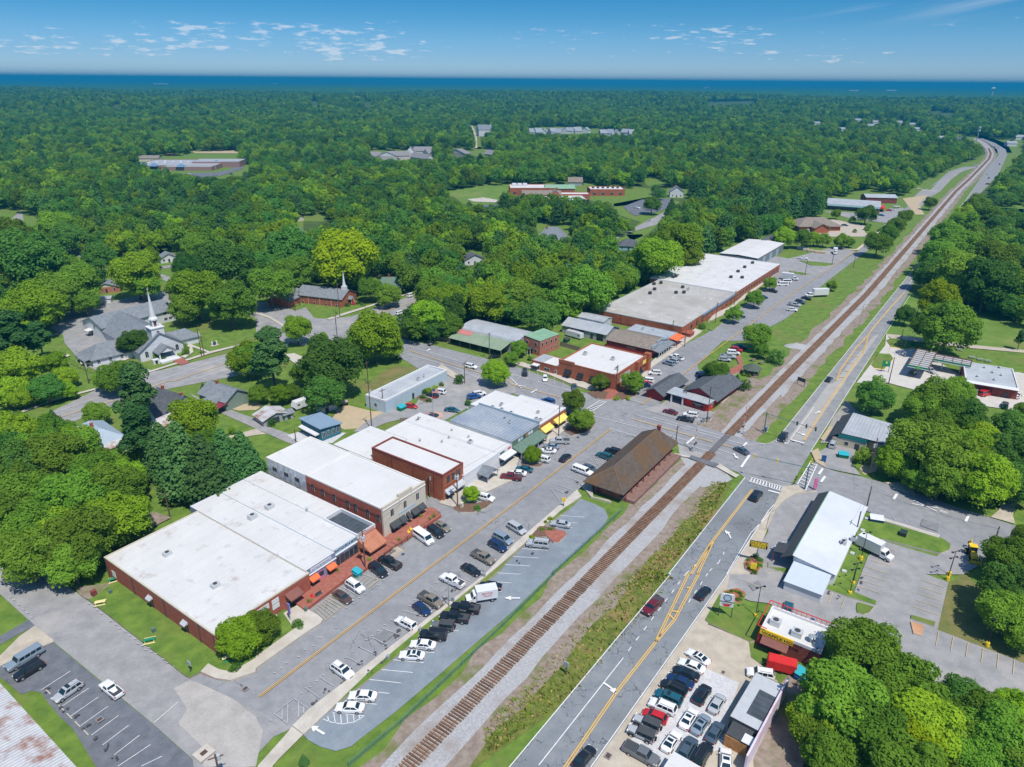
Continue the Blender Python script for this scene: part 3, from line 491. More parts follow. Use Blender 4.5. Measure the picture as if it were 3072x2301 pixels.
raised('planting_island',[(10,80,690),(10,180,720),(10,275,700),(10,240,730),(10,100,730)],MULCH,CONC,0.16)
raised('planting_island',[(10,450,420),(10,560,330),(10,700,290),(10,718,350),(10,690,400),(10,630,440),(10,520,460)],MULCH,CONC,0.16)
raised('planting_island',[(10,650,90),(10,760,60),(10,830,90),(10,800,150),(10,730,140)],MULCH,CONC,0.16)
raised('planting_island',[(10,870,130),(10,940,70),(10,1050,70),(10,1090,90),(10,1060,120),(10,960,155)],MULCH,CONC,0.16)
raised('sidewalk',[(10,770,150),(10,800,60),(10,840,20),(10,1030,40),(10,960,90),(10,860,150)],PAVER,CONC,0.15)
raised('sidewalk',[(9,1580,1045),(9,1700,1080),(9,2209,850),(10,60,660),(10,50,600),(9,2150,720),(9,1980,810),(9,1800,900),(9,1600,1020)],CONC,CONCD,0.14)
raised('sidewalk',[(10,230,500),(10,300,540),(10,460,410),(10,520,300),(10,460,320),(10,400,370)],CONC,CONCD,0.14)
raised('sidewalk',[(6,0,1490),(6,90,1480),(6,600,1640),(10,760,60),(10,650,60),(10,500,10),(6,300,1580)],CONC,CONCD,0.14)
raised('sidewalk',[(10,830,30),(6,1100,1600),(6,1480,1330),(6,1640,1210),(6,1580,1190),(6,1230,1450),(6,1180,1500),(6,1170,1600)],CONC,CONCD,0.14)
raised('sidewalk',[(6,1690,1130),(6,1820,1070),(6,2209,770),(7,100,690),(7,60,690),(6,2209,720),(6,1880,1000),(6,1740,1060)],CONC,CONCD,0.14)
for pts in ([(6,1690,1190),(6,1730,1210),(6,1850,1110),(6,1990,1000),(6,2140,880),(6,2209,830),(6,2190,800),(6,1960,960),(6,1800,1100)],
   [(7,270,600),(7,400,610),(7,580,630),(7,500,650),(7,380,645)],[(7,180,690),(7,300,705),(7,370,725),(7,300,725),(7,200,705)],
   [(11,860,1155),(11,1000,1215),(11,1480,1340),(11,1570,1400),(11,1560,1450),(11,1480,1480),(11,1000,1360),(11,800,1380),(11,700,1657),(11,560,1657),(11,700,1330),(11,800,1190)],
   [(15,0,-20),(15,560,-40),(15,780,20),(15,735,160),(15,930,240),(15,925,275),(15,700,205),(15,430,110),(15,240,30),(14,2200,-60),(14,2209,-100),(11,0,1600),(11,600,1640)],
   [(15,770,250),(15,910,290),(15,870,340),(15,820,355),(15,770,340),(15,760,300)],
   [(15,1230,360),(15,1440,420),(15,1430,460),(15,1230,390)],
   [(7,1020,1290),(7,1060,1275),(7,1200,1290),(7,1280,1345),(7,1190,1365),(7,1060,1345)],
   [(7,890,1500),(7,950,1405),(7,1050,1410),(7,1080,1450),(7,1000,1540),(7,920,1530)]):
 raised('grass_island',pts,GRASS,YEL if pts[0][0]==7 and pts[0][1] in (1020,890) else CONC,0.16)
raised('grass_island',[(15,1225,415),(15,1340,455),(15,1320,540),(15,1250,520)],CLAY,CONC,0.16)
raised('grass_island',[(14,1665,400),(14,1790,180),(14,1830,150),(14,1950,140),(14,2020,180),(14,1980,260),(15,60,330),(15,0,560),(14,2050,590),(14,1700,430)],GRASS,CONCD,0.10)
raised('planting_island',[(14,1810,180),(14,1840,150),(14,1940,130),(14,2010,165),(14,1960,265),(14,1890,240)],RMULCH,CONC,0.2)
raised('planting_island',[(10,2000,1560),(10,2060,1500),(10,2170,1560),(10,2120,1640),(10,2070,1652),(10,2010,1610)],RMULCH,CONC,0.2)
raised('traffic_island',[(11,450,490),(11,520,390),(11,560,385),(11,530,440),(11,480,505)],SAND,CONC,0.12)
raised('traffic_island',[(11,370,600),(11,430,570),(11,460,650),(11,500,740),(11,410,690)],SAND,CONC,0.12)
raised('traffic_island',[(11,130,900),(11,250,890),(11,330,950),(11,420,940),(11,420,950),(11,240,960),(11,150,1010),(11,50,1110),(11,20,1120)],CONCD,CONC,0.12)
raised('traffic_island',[(11,20,1120),(11,60,1120),(11,0,1240),(10,2190,1270)],CONCD,CONC,0.10)
sheet('footpath',[(10,1400,610),(10,1540,640),(10,1620,680),(10,1790,700),(10,1930,790),(10,1960,800),(10,1930,825),(10,1760,730),(10,1530,650),(10,1390,630)],CONC)
sheet('asphalt_crossing',[(10,1545,628),(10,1790,705),(10,1750,735),(10,1525,655)],DARKA)
sheet('crossing_panel',[(10,1830,450),(10,1890,462),(10,1740,610),(10,1695,595)],mat('crossing_panel',(0.13,0.14,0.15),0.8,var=0.1))
raised('sidewalk',[(10,590,880),(10,690,880),(10,700,990),(10,840,1020),(10,860,1040),(10,680,990)],CONCD,CONC,0.1)
raised('flower_bed',[(9,1380,135),(9,1420,110),(9,1530,150),(9,1480,180)],MULCH,CONC,0.16)
raised('sidewalk',[(9,1560,-120),(9,1600,-160),(9,1750,-60),(9,1730,-20)],CONCD,CONC,0.12)
raised('plaza',[(9,1430,300),(9,1500,260),(9,1600,262),(9,1615,300),(9,1560,325),(9,1480,330)],mat('pink_paving',(0.55,0.33,0.25),0.9,var=0.08),CONC,0.12)
raised('plaza',[(6,1850,1560),(6,1960,1500),(6,1930,1440),(6,1970,1410),(6,1990,1500),(6,1980,1560),(6,1900,1590)],PAVER,CONC,0.15)
raised('sidewalk',[(11,1000,1180),(11,1480,1325),(11,1470,1350),(11,1000,1205)],CONC,CONC,0.20)
raised('patio',[(10,1770,170),(10,1870,50),(10,1930,50),(10,1830,170)],SAND,CONC,0.08)
ZM=ZC[0]+0.008
def marks(name,mat_,segs,w=0.12,z=None,dash=None):
 z=z or ZM;mb=MB()
 for sg in segs:
  pts=[P(*p) if len(p)==3 else p for p in sg]
  for a,b in zip(pts,pts[1:]):
   d=b-a;L=d.length;t=d/L;s=Vector((-t.y,t.x))*w/2
   parts=[(0,L)] if not dash else [(k,min(k+dash[0],L)) for k in np.arange(0,L,dash[0]+dash[1])]
   for k0,k1 in parts:
    p,q=a+t*k0,a+t*k1;mb.quad((*(p-s),z),(*(q-s),z),(*(q+s),z),(*(p+s),z))
 return tag(mb.build(name,mat_),kind='structure')
def dbl(line,gap=0.16):
 l=[P(*p) if len(p)==3 else p for p in line];return [offset(l,-gap),offset(l,gap)]
marks('yellow_road_lines',YLINE,dbl([(13,30,1065),(13,1430,0),(10,0,1065),(10,850,403)])+dbl([(10,1120,190),(6,1830,1320),(6,2209,1037),(7,200,890),(7,430,740),(7,620,610),(7,860,425)],0.13)
      +dbl([(5,1320,1375),(5,1700,1500),(5,2209,1650),(10,0,20),(10,350,110),(10,420,130)])+dbl([(10,1030,312),(10,1400,420),(10,1730,515)])+dbl([(10,1810,535),(10,1900,562)])
      +dbl([(8,490,310),(8,760,220),(8,1000,150)])+dbl([(8,1260,60),(8,1440,-10),(4,1500,1640),(4,1980,1480)],0.12)+dbl([(5,900,1110),(5,1400,940)],0.1),0.14)
HY=[(14,240,1950),(14,470,1657),(14,900,1025),(14,1240,590)]
marks('yellow_road_lines',YLINE,dbl(HY,0.18)+dbl([(14,1240,590),(14,1520,0),(10,1545,1657),(10,1730,1370),(10,2070,930)],0.18)+dbl([(14,1240,590),(14,1400,400),(14,1610,0),(10,1600,1657),(10,1735,1370)],0.18)
      +dbl([(11,310,500),(11,520,170),(11,600,50),(7,640,1657)],0.2)+dbl([(7,590,1640),(7,620,1550),(7,760,1350),(7,860,1250),(7,900,1190),(7,1060,1000),(7,1180,870)],0.14)+dbl([(7,640,1657),(7,700,1560),(7,820,1400),(7,860,1260)],0.14),0.19,ZM+0.004)
marks('yellow_chevrons',YLINE,[[(14,1400,400),(14,1350,350)],[(14,1440,330),(14,1380,325)],[(14,1540,120),(14,1505,125)],[(7,600,1610),(7,660,1610)],[(7,640,1550),(7,700,1560)],[(7,680,1490),(7,745,1490)],[(7,720,1430),(7,785,1430)],[(7,770,1370),(7,820,1370)],[(10,1590,1590),(10,1550,1600)]],0.35)
marks('white_edge_lines',WLINE,[[(14,-260,1950),(14,0,1645),(14,1370,0),(10,1350,1657),(10,2010,822)],[(14,640,1740),(14,690,1657),(14,1862,0),(11,0,1112),(11,175,920)],[(11,365,600),(11,742,0),(7,745,1650),(7,1230,890)],[(11,75,492),(11,200,335),(11,467,0),(7,465,1657),(7,1335,570)],
      [(14,230,1657),(14,930,765)],[(10,1850,1657),(10,2060,1300),(11,0,1150),(11,130,930)],[(11,165,528),(11,395,215)],[(7,1590,230),(7,1760,0)],[(7,1350,600),(7,1180,860)]],0.15)
marks('white_lane_dashes',WLINE,[[(14,930,765),(14,1500,0),(10,1560,1600),(10,1620,1540)],[(14,1520,250),(14,1700,-20),(10,1780,1560),(10,1850,1430)]],0.15,dash=(1.3,2.0))
marks('white_road_lines',WLINE,[[(5,1330,1343),(5,2209,1605),(10,0,-70),(10,500,70),(10,640,130)],[(5,1240,1390),(5,1700,1520),(5,1950,1630)],[(10,845,398),(10,1060,462)],[(10,1020,148),(10,1140,185)],
      [(10,1070,280),(10,1500,400),(10,1800,485)],[(10,1215,300),(10,1540,390),(10,1840,470)],[(10,1110,382),(10,1500,500),(10,1720,557)],[(10,1290,480),(10,1480,530),(10,1640,580),(10,1740,600)],[(10,1770,575),(10,1900,620),(10,1945,650)],[(10,1850,495),(10,2010,540),(11,10,528),(11,75,492)],
      [(10,700,290),(10,1100,390)],[(10,420,150),(10,640,130)],[(8,450,270),(8,760,160),(8,990,90)],[(4,1300,1657),(4,1600,1560),(4,1980,1430)],[(8,560,350),(8,980,200)],[(4,1700,1620),(4,1990,1530)]],0.12)
marks('white_lane_dashes',WLINE,[[(10,700,260),(10,1080,370)]],0.12,dash=(0.8,1.6))
marks('stop_bars',WLINE,[[(10,1505,530),(10,1570,475)],[(10,1975,735),(10,2048,630)],[(11,65,508),(11,165,530)],[(11,185,495),(11,310,525)],[(11,0,935),(11,120,965)],[(11,435,795),(11,470,745)],[(11,455,862),(11,490,812)],[(10,1995,550),(10,2025,520)],[(11,1080,1012),(11,1110,965)],[(11,1700,1205),(11,1725,1155)],[(10,165,90),(10,215,62)]],0.6)
cw=[]
for a,b,c_,d_,n_ in (((11,0,868),(11,165,912),(11,0,905),(11,140,950),7),((11,370,680),(11,240,900),(11,420,710),(11,320,935),9),((10,760,155),(10,620,245),(10,815,165),(10,670,270),9),((10,2060,820),(10,2209,862),(10,2040,855),(10,2200,905),6)):
 A,B,C_,E_=P(*a),P(*b),P(*c_),P(*d_)
 cw+=[[A,B],[C_,E_]]+[[A+(B-A)*(i+0.5)/n_,C_+(E_-C_)*(i+0.5)/n_] for i in range(n_)]
marks('crosswalk_stripes',WLINE,cw,0.28)
marks('railroad_crossing_mark',WLINE,[[(11,1255,1022),(11,1452,1115)],[(11,1240,1050),(11,1465,1087)],[(11,1480,1105),(11,1545,1128)],[(11,1478,1115),(11,1535,1135)],[(5,2180,1600),(10,80,50)],[(10,-20,5),(10,120,40)]],0.32)
def arrow(cx,dx,curve=0.0):
 a=P(*cx);d=(P(*dx)-a).normalized();s=Vector((-d.y,d.x));z=ZM+0.004;mb=MB()
 p0,p1=a-d*1.6+s*curve,a-d*0.3+s*curve*0.25;w=0.2
 mb.quad((*(p0-s*w),z),(*(p1-s*w),z),(*(p1+s*w),z),(*(p0+s*w),z))
 q=a+d*0.2;mb.quad((*(p1-s*w),z),(*(q-s*w),z),(*(q+s*w),z),(*(p1+s*w),z))
 mb.add([(*(q-s*0.65),z),(*(a+d*1.6),z),(*(q+s*0.65),z)],[(0,1,2)])
 mb.v=[tuple(v) for v in mb.v]
 tag(mb.build('turn_arrow',WLINE),kind='structure')
for c_,d_,k in (((14,860,990),(14,885,1030),-0.8),((10,1870,1310),(10,1845,1290),0.8),((10,1300,450),(10,1330,465),0.6),((10,1925,640),(10,1950,660),0.6),((13,530,1350),(13,505,1335),0),((11,430,260),(11,445,250),0.4),((11,290,445),(11,310,455),-0.4),((13,2209,212),(14,0,212),0),((5,1490,1375),(5,1500,1365),0.5)): arrow(c_,d_,k)
def bays(a0,a1,b0,b1,n,both=True):
 a0,a1,b0,b1=P(*a0),P(*a1),P(*b0),P(*b1)
 return [[a0+(b0-a0)*i/(n-1),a1+(b1-a1)*i/(n-1)] for i in range(n)]
marks('white_bay_lines',WLINE,bays((12,610,835),(12,355,1000),(12,1205,1390),(12,985,1560),8)+[[(12,1330,1280),(12,1535,1105)],[(12,1300,1470),(12,1020,1657)],[(12,1400,1570),(12,1220,1657)]]
      +bays((13,1185,738),(13,1450,762),(13,1085,822),(13,1355,848),2)+bays((13,980,908),(13,1252,938),(13,870,1000),(13,1150,1028),2)+bays((13,760,1095),(13,1042,1122),(13,660,1192),(13,935,1222),2)
      +bays((10,85,1432),(10,305,1445),(13,1280,664),(13,1540,675),12)+[[(10,400,1200),(10,570,1210)],[(10,330,1140),(10,625,1160)],[(10,370,1250),(10,520,1252)]]
      +[[(13,620,1225),(13,628,1270)],[(13,672,1200),(13,685,1285)],[(13,730,1205),(13,738,1290)],[(13,785,1210),(13,792,1285)],[(13,840,1212),(13,848,1275)],[(13,890,1218),(13,898,1255)],[(13,580,1250),(13,660,1280),(13,750,1292),(13,850,1275),(13,935,1222)]],0.11,0.19)
marks('faded_bay_lines',WPALE,bays((13,425,985),(13,555,1078),(13,1280,320),(13,1440,370),9)+bays((10,380,880),(10,520,930),(10,700,620),(10,800,665),5)+[[(13,160,1210),(13,330,1080)],[(13,160,1210),(13,275,1298)],[(13,330,1080),(13,455,1170)],[(13,230,1150),(13,225,1265)],[(13,278,1110),(13,272,1290)],[(13,370,1110),(13,370,1240)],[(13,415,1140),(13,412,1205)]]
      +bays((10,660,690),(10,760,710),(10,720,640),(10,830,690),4)+[[(10,720,640),(10,660,690)],[(10,700,640),(10,740,710)],[(10,340,920),(10,410,1020)],[(10,360,915),(10,475,970)]]
      +bays((6,150,1545),(6,150,1600),(6,520,1650),(6,510,1720),6)+bays((5,1290,1420),(5,1270,1450),(5,1440,1480),(5,1410,1510),5)+bays((5,1770,1430),(5,1820,1400),(5,1940,1470),(5,1990,1430),4)
      +bays((10,1020,440),(10,1060,470),(10,870,420),(10,900,440),4)+bays((6,1270,1480),(6,1350,1520),(6,1590,1300),(6,1640,1330),7)+bays((6,1800,1150),(6,1880,1170),(6,2209,890),(6,2280,920),8)+bays((7,0,1170),(7,60,1100),(7,200,1060),(7,260,1000),4)
      +[[(13,740,110),(13,880,190)],[(13,190,1290),(13,190,1290.5)],[(11,345,1100),(11,385,1130)],[(11,175,1330),(11,255,1335)],[(11,200,1285),(11,240,1250)],[(11,1060,1135),(11,1100,1195)],[(11,1165,1165),(11,1210,1225)]]
      +bays((5,2030,1650),(5,2080,1600),(10,-30,-90),(10,60,-100),3)+bays((6,1010,185),(6,1000,150),(6,1290,160),(6,1280,120),9),0.10)
marks('yellow_bay_lines',YPALE,bays((13,640,190),(13,780,262),(13,500,305),(13,600,400),8)+bays((13,900,20),(13,860,60),(13,1060,50),(13,970,120),5)+[[(13,640,180),(13,780,262),(13,590,410)],[(13,890,-10),(13,1060,55),(13,975,125)]]
      +bays((15,148,0),(15,95,95),(15,665,205),(15,628,300),6)+bays((14,2209,-90),(14,2180,-40),(15,148,0),(15,95,95),2)+bays((15,800,0),(15,1010,60),(15,760,105),(15,970,170),3)+bays((11,1000,1430),(11,1100,1455),(11,830,1590),(11,1040,1657),4)+bays((15,1320,55),(15,1520,120),(15,1255,285),(15,1470,360),5)
      +bays((15,1470,500),(15,1445,620),(15,2120,745),(15,2110,865),6)+[[(15,1270,740),(15,1250,820)],[(15,1270,740),(15,1340,765),(15,1325,830)],[(15,1262,785),(15,1325,795)],[(15,1830,650),(15,1915,670)],[(14,1990,55),(14,2200,140)],[(15,230,340),(15,330,370)],[(15,1590,880),(15,1580,900)],[(15,1465,820),(15,1450,900)]],0.10)
marks('utility_marks',WPALE,[[P(13,x,y),P(13,x+18,y+6)] for x,y in ((685,465),(665,375),(830,255),(935,175),(545,550),(485,620),(415,655),(360,715),(260,770),(215,815),(155,855),(885,205),(1045,95),(1090,55),(770,290),(1105,440),(1160,395),(1045,490),(990,535),(945,570),(885,630),(825,670),(765,725),(575,875),(515,925),(460,975),(385,1030),(120,1265),(1550,75),(1510,115),(1455,155),(1360,225),(1315,275))]
      +[[P(12,x,y),P(12,x+20,y+8)] for x,y in ((1180,600),(1220,620),(1160,560),(1110,530),(1070,495),(1025,470),(990,435),(945,405),(865,340),(830,310),(800,280),(760,255),(1340,690),(1400,735),(1435,765),(1495,800),(1550,840),(260,375),(230,335),(195,305),(155,265),(115,225),(80,200),(1250,655),(1280,640),(1300,670))],0.16)
marks('accessible_bay_paint',BLUEP,[[(15,370,385),(15,400,400)],[(10,560,470),(10,580,475)],[(9,1260,1480),(9,1280,1487)]],0.5)
def blobs(name,spots,m,r0):
 r=random.Random(4);mb=MB()
 for sp in spots:
  p=P(*sp) if len(sp)==3 else sp
  for _ in range(3):
   q=p+Vector((r.gauss(0,.35),r.gauss(0,.35)));n=9;rr=r0*r.uniform(.4,1.1)
   mb.add([(q.x+rr*r.uniform(.6,1.3)*math.cos(6.283*i/n),q.y+rr*r.uniform(.6,1.3)*math.sin(6.283*i/n),ZM-.006+_*.0012) for i in range(n)],[tuple(range(n))])
 return tag(mb.build(name,m),kind='structure')
def between(a,b,n): a,b=P(*a),P(*b);return [a+(b-a)*i/(n-1) for i in range(n)]
blobs('oil_spots',between((13,520,1105),(13,1200,540),8)+between((13,1240,500),(13,1700,150),6)+between((12,430,1000),(12,1000,1600),8)+between((15,190,40),(15,620,200),6)+between((10,560,860),(10,480,950),2)+between((15,800,40),(15,780,130),3),mat('oil',(.075,.075,.08),.8),.33)
for pl in ([(13,1020,560),(13,1120,480),(13,1190,530),(13,1090,610)],[(11,1330,1180),(11,1480,1230),(11,1460,1290),(11,1310,1240)],[(14,2040,100),(14,2120,60),(14,2160,110),(14,2080,150)]): sheet('asphalt_repair',pl,mat('patch',(.19,.195,.20),.9,scale=.6,col2=(.235,.24,.245),detail=8),ZM-.009)
blobs('oil_spots',between((13,1110,760),(13,1000,860),2)+between((10,160,1470),(10,60,1560),2),mat('oil',(.075,.075,.08)),.3).location.z=.15
for i in range(6):
 a=P(12,395+i*70-(25 if i else 0)*1,995+i*70);b=P(12,440+i*70-(25 if i else 0),1040+i*70)
 if i==1: continue
 c_=(a+b)/2;d=b-a
 o=MB().box(-0.9,-0.08,0,0.9,0.08,0.13).build('wheel_stop',CONC,loc=(c_.x,c_.y,0.2));o.rotation_euler.z=math.atan2(d.y,d.x)
 tag(o,'concrete wheel stop in the dark corner lot, '+('highest up the lot beside the silver wagon','','second one down from the silver wagon','third one down','fourth one down','last one at the frame edge')[i],'wheel stop','wheel stops in the dark corner lot')
trk=empty('railway_track',rc[1].x,rc[1].y,0,0,'single railway track with rusty rails on brown wooden ties beside the highway','railway track')
base=rcd;off=Vector((rc[1].x,rc[1].y))
for sgn in (-1,1):
 l=offset(base,sgn*0.72-0.045);r_=offset(base,sgn*0.72+0.045);n=len(l);mb=MB()
 z0,z1=0.36,0.50
 for i in range(n-1):
  a,b,c_,d=l[i]-off,r_[i]-off,r_[i+1]-off,l[i+1]-off
  mb.add([(*a,z0),(*b,z0),(*c_,z0),(*d,z0),(*a,z1),(*b,z1),(*c_,z1),(*d,z1)],[(4,5,6,7),(0,1,5,4),(2,3,7,6)])
 mb.build('rail',RAILM,trk)
tie_me=MB().cbox(0,0,0,2.75,0.27,0.16).build('tie',TIEM,trk);tl=dense(rc,0.62)
def place_tie(o,i):
 d=tl[i+1]-tl[i];p=tl[i]-off;j=random.uniform(-0.1,0.1)
 o.location=(p.x+j,p.y,0.21);o.rotation_euler.z=math.atan2(d.y,d.x)+math.pi/2+random.uniform(-.02,.02)
s0=int(63/0.62);rest=MB();cnt=0
for i in range(len(tl)-1):
 if i<s0: continue
 q=tl[i]
 if 167<q.y*math.sin(UA)+q.x*math.cos(UA)<0: continue
 if q.length>1450: break
 inroad=(P(10,1740,605)-q).length+(P(10,1870,450)-q).length<(P(10,1740,605)-P(10,1870,450)).length+0.4
 if inroad: continue
 if cnt<100:
  o=tie_me if cnt==0 else tie_me.copy()
  if cnt: COL.objects.link(o);o.parent=trk
  place_tie(o,i);cnt+=1
 else:
  d=(tl[i+1]-tl[i]).normalized();s=Vector((d.y,-d.x));p=q-off
  c=[p+s*1.37+d*.13,p+s*1.37-d*.13,p-s*1.37-d*.13,p-s*1.37+d*.13];rest.prism(c,0.21,0.37)
tag(rest.build('ties',TIEM,trk),kind='stuff')
sheet('crossing_panel',[(10,1836,450),(10,1886,462),(10,1742,606),(10,1697,592)],mat('crossing_panel',(0.13,0.14,0.15),0.8),0.44)
tag(MB().prism([P(10,1820,446),P(10,1900,465),P(10,1755,612),P(10,1680,590)],0.02,0.10).build('crossing_ramp',ASPH),kind='structure')
# ================================================================== vehicles
PAINT={}
def paint(n):
 C=dict(black=(0.012,0.014,0.018),darkblue=(0.01,0.03,0.10),teal=(0.01,0.10,0.14),slate=(0.06,0.09,0.12),grey=(0.14,0.15,0.16),silver=(0.42,0.44,0.46),white=(0.80,0.80,0.80),
             red=(0.50,0.015,0.02),maroon=(0.14,0.012,0.02),tan=(0.22,0.19,0.15),brown=(0.09,0.055,0.045),green=(0.02,0.13,0.10),blue=(0.02,0.08,0.28),silverblue=(0.22,0.28,0.34),beige=(0.45,0.42,0.36),matte=(0.05,0.055,0.06),yellow=(0.7,0.42,0.02))
 if n not in PAINT: PAINT[n]=mat('car_paint_'+n,C[n],0.32,var=0.03,spec=0.5,coat=0.6 if n!='matte' else 0.0)
 return PAINT[n]
def car_body(t):
 """lofted lower body plus cabin; x forward, front at +L/2"""
 L,W_,H=t['L'],t['W'],t['H'];mb=MB();n=12
 st=t['prof']
 rings=[]
 for fx,zt,wf,zb in st:
  x=L/2-fx*L;w=W_/2*wf;zm=zb+(zt-zb)*0.55
  rings.append([(x,-w*.82,zb),(x,-w*.97,zb+.08),(x,-w,zm),(x,-w*.965,zt-.07),(x,-w*.86,zt-.01),(x,-w*.4,zt+.02),(x,w*.4,zt+.02),(x,w*.86,zt-.01),(x,w*.965,zt-.07),(x,w,zm),(x,w*.97,zb+.08),(x,w*.82,zb)])
 o=len(mb.v)
 for r in rings: mb.v+=r
 for i in range(len(rings)-1):
  for j in range(n): a=o+i*n+j;b=o+i*n+(j+1) % n;mb.f.append((a,b,b+n,a+n));mb.m.append(0)
 mb.f.append(tuple(range(o,o+n))[::-1]);mb.m.append(0);mb.f.append(tuple(range(o+(len(rings)-1)*n,o+len(rings)*n)));mb.m.append(0)
 wb,wt,rt,rb,zb=t['cab'];x=lambda f: L/2-f*L
 yb,yt=W_/2*0.90,W_/2*t.get('tumble',0.72)
 base=[(x(wb),-yb,zb),(x(rb),-yb,zb),(x(rb),yb,zb),(x(wb),yb,zb)];top=[(x(wt),-yt,H-.05),(x(rt),-yt,H-.05),(x(rt),yt,H-.05),(x(wt),yt,H-.05)]
 cap=[(x(wt)-.12,-yt*.82,H),(x(rt)+.12,-yt*.82,H),(x(rt)+.12,yt*.82,H),(x(wt)-.12,yt*.82,H)]
 mb.add(base+top+cap,[(0,3,7,4),(1,0,4,5),(2,1,5,6),(3,2,6,7),(4,7,11,8),(5,4,8,9),(6,5,9,10),(7,6,10,11),(8,11,10,9)],t.get('roofm',0))
 for s in (-1,1): mb.cbox(x(wb)-.25,s*(W_/2+.08),zb,.12,.2,.14)
 if t.get('rails'):
  for s in (-1,1): mb.box(x(rt)+.1,s*yt*.78-.03,H,x(wt)-.3,s*yt*.78+.03,H+.06,1)
 if t.get('bed'):
  b0,b1,zt=t['bed'];X0,X1=x(b1),x(b0)
  for s in (-1,1): mb.box(X0,s*(W_/2*.93)-.06,zt-.02,X1,s*(W_/2*.93)+.06,zt+.10)
  mb.box(X0,-W_/2*.9,zt-.02,X0+.09,W_/2*.9,zt+.10);mb.box(X1-.08,-W_/2*.9,zt-.02,X1,W_/2*.9,zt+.10)
  mb.box(X0+.09,-W_/2*.87,zt+.005,X1-.08,W_/2*.87,zt+(.08 if t.get('cover') else .03),1)
 def inset(a,b,c,d,k0,k1,v0,v1,off):
  a,b,c,d=map(Vector,(a,b,c,d));nn=(b-a).cross(d-a).normalized()
  f=lambda u,v: (a+(b-a)*u)*(1-v)+(d+(c-d)*u)*v+nn*off
  return [tuple(f(k0,v0)),tuple(f(k1,v0)),tuple(f(k1,v1)),tuple(f(k0,v1))]
 G={}
 g=MB();g.add(inset(base[0],base[3],top[3],top[0],.05,.95,.06,.93,.015),[(0,1,2,3)]);G['windscreen']=g
 g=MB();g.add(inset(base[2],base[1],top[1],top[2],.08,.92,.12,.9,.015),[(0,1,2,3)]);G['rear_window']=g
 for nm,(a,b,c,d) in (('side_windows',(base[1],base[0],top[0],top[1])),('side_windows',(base[3],base[2],top[2],top[3]))):
  g=MB();nw=t.get('nwin',2)
  for i in range(nw): g.add(inset(a,b,c,d,.06+.88*i/nw+.015,.06+.88*(i+1)/nw-.015,.12,.9,.015),[(0,1,2,3)])
  G.setdefault('side',[]).append(g)
 return mb,G
